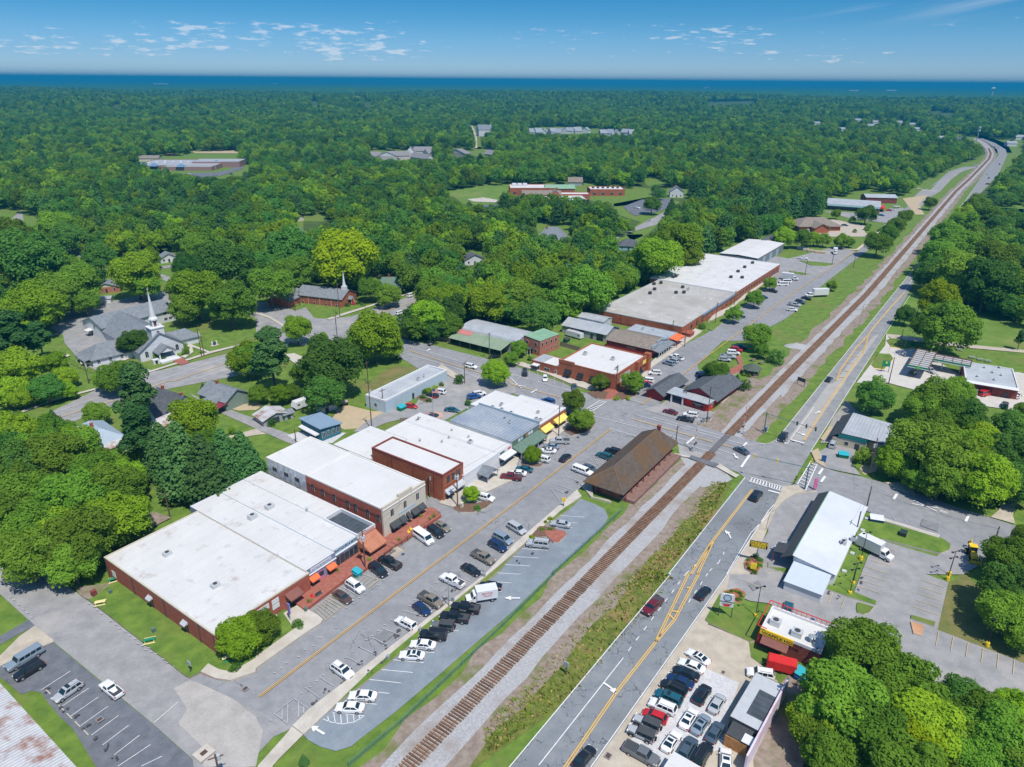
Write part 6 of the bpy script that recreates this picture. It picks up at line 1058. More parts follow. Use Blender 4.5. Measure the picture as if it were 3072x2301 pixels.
CA=UA-R(36)
b=B('church','white church with tall white steeple and grey hip roofs',P(4,730,1290,3)+Vector((0,0)),10,10,3.2,0,'church')
nv0=P(4,1410,1425);nd=(P(4,1090,1050,9.5)-P(4,1395,1215,9.5)).normalized();CA=math.atan2(nd.y,nd.x)-R(90)
b.root.location.xy=nv0;b.root.rotation_euler.z=CA;b.a=CA;b.o=nv0;b.ux=Vector((math.cos(CA),math.sin(CA)));b.uy=Vector((-math.sin(CA),math.cos(CA)))
NL=(P(4,1090,1050,9.5)-P(4,1395,1215,9.5)).length+4
b.walls(WHITEW,-8,0,8,NL,4.2);b.gable(4.2,9.8,SHING,'y',.6,-8,0,8,NL,WHITEW)
b.walls(WHITEW,-22,7,-8,19,3.1,name='wing_wall');b.gable(3.1,6.6,SHING,'x',.6,-22,7,-3,19,WHITEW,hip=.75,name='wing_roof');b.walls(WHITEW,8,6,17,15,3.1,name='wing_wall');b.gable(3.1,5.6,SHING,'x',.6,3,6,17,15,WHITEW,hip=.75,name='wing_roof')
b.gable(3.4,5.6,SHING,'y',.4,-3.2,-5,3.2,0,WHITE,name='porch_roof',gends=(1,0));b.posts([(-2.9,-4.8),(2.9,-4.8)],3.4,WHITE,.22);b.door('F',0,2.0,2.6,LGREY,x0=0,y0=0);b.put(MB().box(-3.6,-7.4,0,3.6,-5,.7).box(-3.4,-5,0,3.4,0,.95),'porch_steps',WHITE)
tw=MB().box(-2.3,.6,4,2.3,5.2,11.2).box(-2.6,.3,11.2,2.6,5.5,11.5);tz=b.put(tw,'tower',WHITE)
for x in (-.8,.8):
 for y in (2.1,3.7): tw2=b.put(MB().box(x-.25,y-.25,11.5,x+.25,y+.25,14),'belfry_post',WHITE)
b.put(MB().cyl((0,2.9,11.5),(0,2.9,14),.8,.8,8),'belfry_louvre',mat('brown_louvre',(0.25,0.14,0.1),.8));b.put(MB().cyl((0,2.9,14),(0,2.9,14.5),1.7,1.7,8).cyl((0,2.9,14.5),(0,2.9,15.3),1.7,1.1,8).cyl((0,2.9,15.3),(0,2.9,25),1.05,.06,8),'spire',WHITE);b.put(MB().box(-.05,2.85,25,.05,2.95,26.3).box(-.4,2.85,25.7,.4,2.95,25.8),'cross',WHITE)
b.win('F',0,8.6,.9,1.1,WHITE,True,x0=0,y0=.6);
for q in (-5.6,5.6): b.win('F',q,1.4,1.1,1.6,WHITE,True,x0=0,y0=0)
for q in (9,12,15): b.win('L',q,1.0,.8,1.3,x0=-22,y0=0)
for q in (-20,-16,-12): b.win('F',q,1.0,.9,1.4,x0=0,y0=7)
b.slope([(-24.5,8,2.6),(-22,8,3.1),(-22,18,3.1),(-24.5,18,2.6)],SHING);b.posts([(-24.2,8.3),(-24.2,13),(-24.2,17.7)],2.6,WHITE,.15)
CH=b;h_=4.4
hd=(P(4,1400,930,8)-P(4,780,1085,8));HA=math.atan2(hd.y,hd.x);hc=(P(4,1400,930,8)+P(4,780,1085,8))/2;hL=hd.length;ux=hd.normalized();uy=Vector((-ux.y,ux.x));o=hc-ux*hL/2-uy*7.5
b=B('church_hall','long white church hall with grey gabled roof behind the church',o,hL,15,5.2,HA,'building');b.walls(WHITEW);b.gable(5.2,8.2,SHING,'x',.6,gm=WHITEW)
for q in (.86,.93): b.win('F',hL*q,1.2,1.4,1.0);b.win('F',hL*q,3.6,1.4,1.0)
b.win('L',6,3.6,.9,1.3);b.door('L',9,1.2,2.2);b.awning('L',7.5,11,2.9,2.2,.3,WHITE)
def monument(t,x,y,label,ang,w=1.8,hh=1.7):
 p=P(t,x,y,.7);e=empty('church_sign',p.x,p.y,0,ang,label,'sign');MB().box(-w/2-.6,-.6,.1,w/2+.6,.6,.25).build('base',CONC,e)
 for s in (-1,1): MB().box(s*w/2-.25,-.28,.25,s*w/2+.25,.28,hh).cyl((s*w/2,0,hh),(s*w/2,0,hh+.35),.3,.05,8).build('pillar',WHITE,e)
 MB().box(-w/2+.25,-.1,.55,w/2-.25,.1,hh-.15).build('sign_panel',CHAR,e)
monument(4,1850,1315,'white pillared church sign with dark panel on the lawn',CA)
p=P(4,1345,1465,.9);e=empty('bell_shelter',p.x,p.y,0,CA,'small white arched bell shelter beside the church walk','bell shelter');MB().box(-1.1,-.8,0,-.5,.8,1.5).box(.5,-.8,0,1.1,.8,1.5).box(-1.1,-.8,1.5,1.1,.8,1.8).build('wall',WHITE,e);MB().cyl((0,-.3,.95),(0,.3,.95),.4,.4,10).build('bell',CHAR,e)
bd=(P(5,870,880)-P(5,745,1000));
fo=P(5,745,1000);fr=P(5,870,935);FA=math.atan2((fr-fo).y,(fr-fo).x);fL=(fr-fo).length
b=B('brick_church','red brick church with grey roof and slim white steeple',fo,fL,abs((P(5,550,880)-fo).dot(Vector((-math.sin(FA),math.cos(FA)))))+2,4.0,FA,'church')
b.walls(BRICKO);b.gable(4.0,6.9,SHING,'y',.4,gm=BRICKO);q=b.L/2;b.put(MB().box(q-1,1.2,6.2,q+1,3.2,8.4),'tower',WHITE);b.put(MB().cyl((q,2.2,8.4),(q,2.2,9.6),.85,.7,8).cyl((q,2.2,9.6),(q,2.2,15.5),.62,.04,8),'spire',WHITE)
b.gable(2.8,4.0,SHING,'y',.2,q-1.4,-2,q+1.4,0,WHITE,gends=(1,0));b.posts([(q-1.2,-1.8),(q+1.2,-1.8)],2.8);b.door('F',q,1.5,2.3,DRED);b.put(MB().box(q-1.5,-3.2,0,q+1.5,-2,.4).box(q-1.5,-2,0,q+1.5,0,.7),'steps',DRED)
for k in (.12,.35,.6,.85): b.win('L',b.D*k,2.4,1.0,.9);b.win('L',b.D*k,.3,1.0,.9)
for k in (.23,.48,.73): b.pipe('L',b.D*k,4)
b.walls(BRICKO,-9,b.D-2,3,b.D+9,3.2,name='wing_wall');b.gable(3.2,5.2,SHING,'x',.5,-9,b.D-2,6,b.D+9,BRICKO,name='wing_roof');b.win('F',-5,1,.9,1.2,x0=0,y0=b.D-2)
p0=P(5,2140,1345,3.4);b=B('market_shed','open market shed with faded green and red lean-to roof and grey curved roof behind',P(5,1670,1250,3.4),abs((P(5,2140,1345,3.4)-P(5,1670,1250,3.4)).length),16,4.6,heading(P(5,2050,1345,3.0)-P(5,1670,1250,3.0)),'market shed')
b.walls(mat('grey_block',(0.38,0.38,0.37),.9,var=.08),0,7,b.L+3,20,4.4);b.slope([(-.4,-.4,3.0),(b.L+.2,-.4,3.0),(b.L+.2,7.2,4.6),(-.4,7.2,4.6)],GREENO,name='canopy_roof');b.slope([(-.3,3.9,4.04),(b.L*.28,3.9,4.04),(b.L*.28,7.1,4.66),(-.3,7.1,4.66)],PINKR,.04,'red_roof_patch')
cr=MB();n=8
for i in range(n):
 a0,a1=math.pi*i/n,math.pi*(i+1)/n;y0,y1=13.6-6.6*math.cos(a0),13.6-6.6*math.cos(a1);z0,z1=4.4+2.0*math.sin(a0),4.4+2.0*math.sin(a1);cr.quad((-.3,y0,z0),(b.L+3.2,y0,z0),(b.L+3.2,y1,z1),(-.3,y1,z1))
b.put(cr,'curved_roof',METALW,smooth=False);b.put(MB().add([(b.L+3,13.6-6.6*math.cos(math.pi*i/n),4.4+2.0*math.sin(math.pi*i/n)) for i in range(n+1)],[tuple(range(n+1))]),'gable',GREY);b.posts([(b.L*i/5,.3) for i in range(6)],3.0,WOOD,.1,'post');b.win('R',9,1.2,1.1,1.4,x0=0,x1=b.L+3);b.door('R',14,1.5,2.4,TEAL,x0=0,x1=b.L+3)
b=flat('brick_office','two-storey salmon brick office with green metal roof and white windows',(6,242,1290),(6,415,1230),(6,115,1255),6.1,ang=heading(P(6,415,1225,6.1)-P(6,242,1290,6.1)))
b.D=max(8,b.D);b.walls(BRICKS);b.slope([(-.1,-.1,6.15),(b.L+.1,-.1,6.15),(b.L+.1,b.D+.1,6.6),(-.1,b.D+.1,6.6)],GREENR)
for q in (.12,.33,.58,.82): b.win('F',b.L*q,3.8,.9,1.3)
for q in (.35,.6,.82): b.win('F',b.L*q,1.4,.7,.7)
for q in (.25,.8): b.win('L',b.D*q,3.8,1.0,1.1);b.win('L',b.D*q,1.2,1.0,1.1)
b.awning('L',b.D*.4,b.D*.62,2.9,1.8,.7,CHAR);b.posts([(-1.7,b.D*.42),(-1.7,b.D*.6)],2.2,WHITE,.08);b.door('L',b.D*.52,1.1,2.2)
R1=heading(P(6,878,1580,5.9)-P(6,410,1440,5.9))
o=P(6,885,1722);b=B('brick_restaurant','big brick restaurant with white roof, round black awnings and a mural on its corner wall',o,abs((P(6,1155,1412,5.9)-P(6,878,1580,5.9)).dot(U)),abs((P(6,410,1445,5.9)-P(6,878,1580,5.9)).dot(N)),5.9)
b.walls(BRICKO);b.flatroof(WROOF2,BRICKO,par=.3,w=.35);b.D0=b.D
for q in (.12,.38,.60): b.win('L',b.D*q,.2,1.6,2.2,CHAR,True);b.awning('L',b.D*q-1.1,b.D*q+1.1,3.4,.9,1.1,BLACK)
b.awning('L',b.D*.82-1.3,b.D*.82+1.3,3.6,1.3,1.2,BLACK);b.door('L',b.D*.82,1.6,2.4,CHAR);b.put(MB().box(-.1,b.D*.72,5.5,0,b.D,6.6).box(0,b.D*.72,5.6,.35,b.D,6.6),'parapet',BRICKO)
mu=b.panel('mural_frame','F',b.L*.14,b.L*.46,2.0,4.6,mat('tan_coping',(0.55,.5,.4)),.06);mp=b.panel('mural','F',b.L*.16,b.L*.44,2.2,4.4,mat('mural_landscape',(0.30,0.42,0.52),.8,scale=.9,col2=(0.55,0.52,0.42),detail=6,big=(.5,(0.2,0.25,0.15),.5,.6)),.1,par=mu)
b.put(MB().box(b.L*.62,-1.5,0,b.L*.66,0,6.2).box(b.L*.97,-1.5,0,b.L*1.06,.6,6.8).box(b.L*.66,-.6,3.2,b.L*.97,0,6.1),'entrance_tower',BRICKO);b.awning('F',b.L*.68,b.L*.80,3.2,1.8,1.4,BLACK);b.door('F',b.L*.74,1.4,2.3,CHAR);b.sign('F',b.L*.84,b.L*.95,3.6,5.0,YAWN,y0=-.6)
for px_,py_ in ((870,1450),(632,1405)): x,y=b.loc(6,px_,py_,5.8);b.ac(x,y,5.6,1.3,1.3,1.2)
x,y=b.loc(6,905,1530,5.9);b.ac(x,y,5.6,1.1,1.0,1.0);RST=b
a=B('brick_annex','low brick annex with white awning at the end of the restaurant row',b.o+b.uy*(b.D+.05),8,abs((P(6,165,1455,3.6)-(b.o+b.uy*b.D)).dot(N)),3.6);a.walls(BRICKO);a.flatroof(WROOF2,BRICKO,par=.15);a.awning('L',a.D*.68,a.D*.92,2.8,1.6,.3,WHITE);a.win('L',a.D*.42,1.1,2.2,.9);a.win('L',a.D*.8,.9,2.2,1.3);a.door('L',a.D*.1,.9,2.1,WHITE);a.slope([(0,a.D*.6,3.62),(8,a.D*.6,3.62),(8,a.D,3.62),(0,a.D,3.62)],METALW,.05)
w=flat('grey_warehouse','long grey warehouse with corrugated roof behind the brick restaurant',(6,870,1240),(6,960,1170),(6,475,1150),3.6)
w.o=P(6,810,1300);w.root.location.xy=w.o;w.L=11;w.D=abs((P(6,480,1190)-w.o).dot(N));w.walls(mat('grey_block',(0.38,0.38,0.37)),h=3.4);w.gable(3.4,5.4,METALW,'y',.4,gm=GREY);w.door('L',w.D*.14,3.0,2.9,BLACK);w.door('L',w.D*.32,1.2,2.3,CHAR);w.win('L',w.D*.55,1.6,2.2,1.2,GREY);w.win('L',w.D*.8,1.6,2.2,1.2,GREY)
w2=B('grey_warehouse','taller grey rear shed between the warehouse and the flat-roofed brick block',w.o+w.uy*(w.D*.35)+w.ux*11.2,7,w.D*.6,4.4);w2.walls(WEATH);w2.gable(4.4,5.2,METALW,'y',.3,gm=WEATH)
c=flat('red_shop','long dark red shop with brown shingled roof and white-posted porch',(6,1195,1355),(6,1330,1260),(6,840,1245),3.7)
c.o=P(6,1200,1440);c.root.location.xy=c.o;c.D=abs((P(6,830,1300,2)-c.o).dot(N));c.L=abs((P(6,1330,1345)-c.o).dot(U));c.walls(DRED);c.gable(3.7,5.6,SHINGB,'y',.4,gm=DRED);c.sign('L',c.D*.35,c.D*.55,2.0,2.9,mat('faded_pink_sign',(.42,.16,.15)))
c.put(MB().box(0,-.15,3.5,c.L,.12,5.0).box(c.L*.3,-.15,5.0,c.L*.7,.12,5.9),'false_front',mat('blue_grey_metal',(0.33,0.42,0.48)));c.sign('F',c.L*.08,c.L*.92,3.9,4.7,mat('blue_grey_metal',(0.33,0.42,0.48)),'FEED & SEED',WHITE,.7,y0=-.15);c.slope([(0,-3.2,2.9),(c.L,-3.2,2.9),(c.L,0,3.5),(0,0,3.5)],SHING,name='porch_roof');c.posts([(c.L*i/7,-3.1) for i in range(8)],2.85,WHITE,.08);c.win('F',c.L*.3,.9,2,1.5);c.door('F',c.L*.6,1.2,2.1,WHITE)
d=B('flat_shop','grey flat-roofed shop with a bright orange canopy beside the red shop',c.o+c.ux*(c.L+.05),9,c.D*.95,3.9);d.walls(GREY);d.flatroof(METALW,GREY,par=.1);d.awning('F',1.0,8.6,3.8,3.6,.5,ORANGE);d.posts([(1.2,-3.4),(8.4,-3.4)],3.2,RED,.08,'post');d.win('F',3,.8,2.4,1.5);d.door('F',6.4,1.2,2.1,CHAR);d.ac(4,d.D*.7,3.8,1.2,1,.9);d.vent(6,d.D*.5,3.8)
k=flat('brick_warehouse','large brick warehouse with mottled grey gravel roof beyond the red shop',(6,1470,1165),(6,1900,865),(6,735,1015),4.6)
k.walls(BRICKO);k.flatroof(GROOF,LGREY,par=.2);k.put(MB().box(-.08,.0,0,0,k.D,.9),'dark_base',BRICKD)
for q in (.12,.42,.7): k.pipe('L',k.D*q,4.5,BRICKD)
k.put(MB().box(.5,-3.6,0,4.5,0,1.9).box(.3,-3.8,1.9,4.7,0,2.1),'entry_annex',BRICK)
for i in range(9): k.win('F',k.L*(.16+.095*i),1.1,1.5,1.8,CHAR)
k.put(MB().box(k.L*.35,-.35,3.5,k.L,0,4.2),'fascia',SLATEB)
for px_,py_ in ((1225,800),(1230,845),(1190,880),(1415,875),(1483,873),(1472,828),(1520,848),(1285,790)): x,y=k.loc(6,px_,py_,4.6);k.ac(x,y,4.4,1.4,1.3,1.2,CHAR if px_!=1520 else LGREY)
KB=k
k=flat('brick_warehouse','very long brick warehouse with streaked white roof next to the gravel-roofed one',(6,1905,868),(7,118,612),(6,1240,765),4.8)
k.o=KB.o+KB.ux*(KB.L+.1);k.root.location.xy=k.o;k.L=abs((P(7,118,625,4.8)-k.o).dot(U));k.D=KB.D*1.12;k.walls(BRICKO);k.flatroof(WROOFS,WHITE,par=.15)
for i in range(16): k.win('F',k.L*(.04+.06*i),1.2,1.8,1.8,CHAR)
for px_,py_ in ((1390,742),(1412,735),(1950,692),(2007,655),(2075,618),(1888,742),(1985,745)): x,y=k.loc(6,px_,py_,4.8);k.ac(x,y,4.65,1.5,1.4,1.2,CHAR)
KW=k
k=flat('metal_warehouse','white-roofed steel warehouse with dark grey walls at the lumber yard',(6,2120,580),(7,255,460),(6,1815,515),5.4)
k.o=P(7,170,585)-U*0;o2=P(6,2120,600,4.0);k.o=P(6,2120,575,5.4);k.root.location.xy=k.o;k.L=abs((P(7,255,460,5.4)-k.o).dot(U));k.D=abs((P(6,1815,520,5.4)-k.o).dot(N));k.walls(mat('steel_wall',(.2,.23,.25),.6,var=.05,stripes=(0,.6,.15)));k.gable(5.4,6.0,WROOF2,'x',.2,gm=CHAR)
for q in (.25,.5,.75): k.panel('roller_door','F',k.L*q-2.4,k.L*q+2.4,0,4,mat('blue_grey_metal',(0.33,0.42,0.48)),.08)
house('dark_shed','small dark-roofed white gabled building behind the steel warehouse',7,10,400,22,10,4,7,WHITEW,SHINGD,UA,'x',wins=False,cat='building')
k=house('bank','brick bank with broad brown-grey hip roof and drive-through',7,400,245,30,20,4,8.2,BRICKO,SHINGB,UA-R(50),'x',hip=.85,cat='bank',ov=1.2);k.gable(4,6.6,SHINGB,'y',.8,8,-7,18,6,BRICKO,gends=(1,0));k.walls(BRICKO,8,-7,18,0,4)
k=B('strip_mall','long low strip of shops with pale metal roof and a red gabled end',P(7,505,150),abs((P(7,950,180)-P(7,505,150)).length)*1.02,26,4.5,heading(P(7,950,180)-P(7,505,150)),'shops');k.walls(BRICKD);k.gable(4.5,7.4,METALW,'x',.5,gm=RED);k.slope([(0,-3,3.4),(k.L,-3,3.4),(k.L,.4,4.6),(0,.4,4.6)],mat('teal_fascia',(.16,.28,.30)),name='canopy')
for i in range(9): k.win('F',k.L*(.06+.11*i),.8,3.2,2.0,GREY)
k.awning('R',3,20,4.2,4.5,1.6,RED);house('red_house','dark red building with pale annex roof behind the strip of shops',7,960,30,26,14,5,7,BRICKD,METALW,UA-R(60),'x',cat='building',wins=False)
h_e=3.2;q0=P(10,620,838,h_e);q1=P(10,960,965,h_e);q2=P(10,1435,512,h_e);dp=(q2-q1);DA=math.atan2(dp.y,dp.x);ux=dp.normalized();uy=Vector((-ux.y,ux.x));W_=abs((q0-q1).dot(uy));Ld=dp.length
b=B('railway_depot','old railway depot with wide mossy brown hip roof beside the tracks',q1+ux*2.2+uy*2.2,Ld-4.4,W_-4.4,h_e+.8,DA,'railway station')
b.walls(BRICKO,h=h_e+.9,z0=0);zr=h_e+3.7
E0,E1,E2,E3=(-2.2,-2.2,h_e),(Ld-2.2,-2.2,h_e),(Ld-2.2,W_-2.2,h_e),(-2.2,W_-2.2,h_e);ra,rb=(W_*.42-1.5,W_/2-2.2,zr),(Ld-2.2-W_*.22,W_/2-2.2,zr)
mb=MB()
for pts in ((E0,E1,rb,ra),(E2,E3,ra,rb),(E1,E2,rb),(E3,E0,ra)): mb.slab(pts,.18)
b.put(mb,'roof',DEPOTR);rc_=MB()
for p_,q_ in ((ra,rb),(E0,ra),(E3,ra),(E1,rb),(E2,rb)): rc_.cyl((p_[0],p_[1],p_[2]+.02),(q_[0],q_[1],q_[2]+.02),.09,.09,5)
b.put(rc_,'ridge_cap',mat('ridge_tile',(.20,.14,.11),.9));b.chimney(Ld-2.2-W_*.22+.4,W_/2-2.6,zr-1.2,zr+.9,.9,BRICKD);b.put(MB().box(0,-4.3,0,Ld*.86,0,.95),'platform',mat('platform_boards',(.20,.11,.09),.9,scale=1,col2=(.27,.17,.14)))
b.posts([(Ld*.1*i,-1.9) for i in range(9)],h_e,DRED,.1,'post')
for i in range(6): b.win('F',Ld*(.08+.14*i),1.6,1.2,1.5,DRED)
b.win('L',W_*.25,1.2,1.0,1.5,DRED);b.door('L',W_*.5,1.2,2.2,DRED)
b=B('red_restaurant','dark red building with charcoal roofs and a pale flat canopy beside the tracks',P(10,1690,250),17,9.5,3.4,UA-R(4),'restaurant');b.walls(RED,h=3.0);b.walls(DRED,5,0,22,10,3.2,name='rear_wall');b.gable(3.3,6.0,SHINGD,'x',.8,4,-.6,23,11,DRED);b.slope([(-1.2,-.5,3.25),(4.6,-.5,3.35),(4.6,14.5,3.35),(-1.2,14.5,3.25)],METALW,.15,'canopy')
b.walls(DRED,-2.5,15.2,8,21,2.8,name='shed_wall');b.gable(2.8,4.4,SHINGD,'x',.8,-2.5,15,14,21,DRED,name='shed_roof');b.posts([(-.8,8.6),(-.8,12.6)],3.2,WHITE,.22,'post');b.sign('L',1.8,5.4,.9,2.4,BLACK,'SMOKEHOUSE\nBAR-B-Q',WHITE,.5);b.win('F',3,1.1,1.4,1.0)
p=P(6,2070,1545,1.5);e=empty('gazebo',p.x,p.y,0.1,0,'hexagonal gazebo with dark green shingled roof in the little park','gazebo');MB().cyl((0,0,2.4),(0,0,4.4),3.5,.1,8).build('roof',mat('gazebo_roof',(.09,.11,.09),.9,var=.1),e)
for i in range(8): MB().cyl((2.9*math.cos(i*.785),2.9*math.sin(i*.785),0),(2.9*math.cos(i*.785),2.9*math.sin(i*.785),2.5),.09,.09,6).build('post',WOOD,e)
MB().cyl((0,0,0),(0,0,.3),3.2,3.2,8).build('floor',WOOD,e);rl=MB()
for i in range(7): rl.cyl((2.9*math.cos(i*.785),2.9*math.sin(i*.785),1),(2.9*math.cos((i+1)*.785),2.9*math.sin((i+1)*.785),1),.04,.04,5)
rl.build('railing',WOOD,e)
b=B('teal_shop','cream shop with dark teal trim and white metal roof by the highway',P(11,725,595),5,5,3,UA,'shop')
ta=heading(P(11,955,350,3.4)-P(11,740,283,3.4));b.root.rotation_euler.z=0;r0,r1,r2,r3=[P(11,*q,3.4) for q in ((640,455),(755,490),(895,468),(958,350))];rt=P(11,738,283,3.4)
sd_=(r0-rt).normalized();SA=math.atan2(sd_.y,sd_.x)+R(90)
b.a=SA;b.o=r0;b.root.location.xy=r0;b.root.rotation_euler.z=SA;b.ux=Vector((math.cos(SA),math.sin(SA)));b.uy=Vector((-math.sin(SA),math.cos(SA)));b.L=11.0;b.D=(r0-rt).length;
b.walls(mat('cream_siding',(.55,.50,.38),.8),0,0,6.5,b.D,3.2);b.walls(mat('cream_siding',(.55,.50,.38)),6.5,2.6,b.L+1,b.D,3.2,name='side_wall');b.slope([(-.3,-.2,4.4),(b.L+1.3,1.8,3.6),(b.L+1.3,b.D+.3,3.6),(-.3,b.D+.3,4.4)],METALW,.1);b.slope([(-3.2,-.2,2.6),(-.3,-.2,4.4),(-.3,b.D+.3,4.4),(-3.2,b.D+.3,2.6)],CHAR,.1,'side_roof')
b.put(MB().box(-1,-.15,2.9,6.6,0,4.0).box(6.6,2.4,2.8,b.L+1,2.6,3.7),'teal_fascia',TEAL);b.walls(mat('cream_siding',(.55,.50,.38)),-2.4,0,0,b.D,2.7,name='lean_to_wall');b.door('F',4.3,1.2,2.1,CHAR);b.win('F',1.5,1,1,1)
b=B('metal_building','long white metal building with ribbed roof and lean-to at the highway corner',P(11,210,1580),1,1,3.4,UA,'building');ra_,rb_,rc2,rd_=P(11,225,1480,4.6),P(11,535,938,4.6),P(11,845,1065,3.6),P(11,575,1655,3.6)
v=rb_-ra_;A9=math.atan2(v.y,v.x);b.a=A9-R(90);b.root.rotation_euler.z=b.a;b.o=ra_;b.root.location.xy=ra_;b.ux=Vector((math.cos(b.a),math.sin(b.a)));b.uy=v.normalized();b.D=v.length;b.L=abs((rd_-ra_).dot(b.ux))
b.walls(WHITEW,h=3.3);b.slope([(-.2,-.4,4.7),(b.L+.3,-.4,3.5),(b.L+.3,b.D+.3,3.5),(-.2,b.D+.3,4.7)],mat('white_ribbed_roof',(.66,.69,.71),.45,scale=.1,col2=(.76,.78,.79),metal=.15,stripes=(1,.7,.14)),.1)
b.slope([(-2.6,-.4,3.1),(-.2,-.4,4.7),(-.2,b.D+.3,4.7),(-2.6,b.D+.3,3.1)],CHAR,.1,'side_roof');b.put(MB().add([(0,0,3.3),(b.L,0,3.3),(0,0,4.55)],[(0,1,2)]),'gable',WHITEW);b.put(MB().box(-.28,0,4.68,-.12,b.D,4.82),'ridge_cap',GREENR);b.walls(WHITEW,.4,-7,b.L-.8,0,2.6,name='lean_to_wall');b.slope([(.2,-7.3,2.6),(b.L-.6,-7.3,2.6),(b.L-.6,0,3.2),(.2,0,3.2)],mat('pale_blue_felt',(.52,.58,.64),.8,var=.03),name='lean_to_roof')
b.slope([(-4.6,1.2,2.9),(-.4,1.2,3.7),(-.4,5.4,3.7),(-4.6,5.4,2.9)],CHAR,.12,'porch_roof');b.posts([(-4.4,1.4),(-4.4,5.2)],2.9,BRICKD,.12)
for px_,py_ in ((650,1380),(740,1350)): x,y=b.loc(11,px_,py_,3.8);b.ac(x,y,3.7,1.2,1.0,.9)
for q in (.2,.45,.6,.8): b.put(MB().cbox(0,0,0,.9,.9,.9),'air_conditioner',LGREY,loc=(b.L+.9,b.D*q,0))
pm=P(11,655,1368,4.2);cycle('scooter',pm.x,pm.y,4.0,.6,mat('cream_body',(.6,.55,.4)),'old scooter sitting on top of the white ribbed metal roof')
r0,r1,r2=P(14,2145,425,4.2),P(15,575,485,4.2),P(15,470,640,4.2)
v=r1-P(15,0,265,4.2);A3=math.atan2(v.y,v.x);ux=v.normalized();uy=Vector((-ux.y,ux.x));fl=P(14,2150,455,4.2);
b=B('diner','low brick diner with white roof, yellow lettered band and red roof rail',P(14,2140,560)+Vector((0,0)),21,8.5,4.1,A3,'restaurant');b.L=abs((P(15,475,650,4.1)-P(14,2150,470,4.1)).dot(ux));b.D=7.4;b.o=P(14,2150,455,4.1);b.root.location.xy=b.o
b.walls(BRICKD);b.flatroof(WROOF2,WHITE,par=.5,w=.3);b.put(MB().box(-.08,-.3,3.0,b.L*.55,0,4.2),'yellow_band',YEL);text('lettering','WAFFLE HOUSE',.75,BLACK,b.root,(b.L*.03,-.31,3.22),(R(90),0,0),.01,'LEFT',1.35)
b.slope([(b.L*.05,-1.8,2.2),(b.L*.5,-1.8,2.2),(b.L*.5,0,2.95),(b.L*.05,0,2.95)],mat('brown_ribbed_awning',(0.22,0.09,0.07)),.06,'awning');rr=MB();z=4.75
for a_,c_ in (((-.6,-.4),(-.6,b.D+.5)),((-.6,b.D+.5),(b.L,b.D+.5)),((-.6,-.4),(b.L*.1,-.4))): rr.cyl((*a_,z),(*c_,z),.09,.09,6)
for i in range(12): rr.cyl((b.L*i/12,b.D+.5,z),(b.L*i/12,b.D-.2,4.1),.05,.05,5)
b.put(rr,'roof_rail',RED);b.put(MB().box(-.35,0,0,0,b.D,3.2),'red_front',RED);b.win('L',b.D*.5,.9,b.D*.7,1.4,RED,x0=-.35)
for px_,py_ in ((65,410),(250,505)): x,y=b.loc(15,px_,py_,4.0);b.ac(x,y,3.65,1.8,1.5,1.1)
x,y=b.loc(15,380,560,4);b.vent(x,y,3.65,.45,1.1);DN=b
f0,f1,f2=P(14,1880,1215,3.6),P(14,2105,835,3.6),P(14,2140,1345,3.6);v=f1-f0;A1=math.atan2(v.y,v.x);uy=v.normalized();ux=Vector((uy.y,-uy.x))
b=B('dealer_office','black metal sided sales office with white roof border and dark ribbed roof',f0,abs((f2-f0).dot(ux)),v.length,3.6,A1-R(90),'building');b.walls(CHAR);b.flatroof(LGREY,None,par=.1);b.slope([(1.9,2.2,3.62),(b.L+.1,2.2,3.55),(b.L+.1,b.D-3.4,3.55),(1.9,b.D-3.4,3.62)],DARKR,.04,'ribbed_roof')
b.put(MB().box(b.L,-6,0,b.L+.3,b.D+1.5,4.2),'side_wall',mat('faded_pink_wall',(.62,.45,.52),.8,scale=.5,col2=(.75,.72,.8)));b.slope([(.6,-2.8,2.7),(b.L-.8,-2.8,2.7),(b.L-.8,0,3.0),(.6,0,3.0)],CHAR,.1,'canopy');b.put(MB().box(.5,-2.95,.0,b.L-.8,-2.8,2.5),'timber_gate',WOODO);b.slope([(b.L-1.8,-3.0,3.05),(b.L,-3.0,3.05),(b.L,-1.2,3.1),(b.L-1.8,-1.2,3.1)],WHITE,.1,'canopy_end')
b.panel('window','F',.8,b.L-1,1.0,2.4,GLASS,.04)
c0=P(14,1400,1540,3.2);e=empty('canopy',c0.x,c0.y,0,A1-R(90)-R(0),'flat white canopy roof at the very bottom of the gravel lot','canopy');MB().box(-.2,-7,3.1,6.2,.2,3.35).build('roof',WROOF2,e)
for x in (.1,5.9): MB().box(x-.1,-.3,0,x+.1,-.1,3.1).build('post',WHITE,e)
f0=P(12,0,960,3.5);f1=P(12,335,1330,3.5);v=f1-f0;A2=math.atan2(v.y,v.x);ux=v.normalized();b=B('rusty_shed','long shed with rust-streaked white metal roof at the lower left corner',f0-ux*14,40,14,3.3,A2,'shed');b.a=A2
b.root.location.xy=f1+ux*16;b.root.rotation_euler.z=A2+R(180);b.walls(WEATH);b.slope([(-.3,-.3,3.5),(40.3,-.3,3.5),(40.3,14,5.2),(-.3,14,5.2)],RUST);b.win('F',20,1,1.2,1)
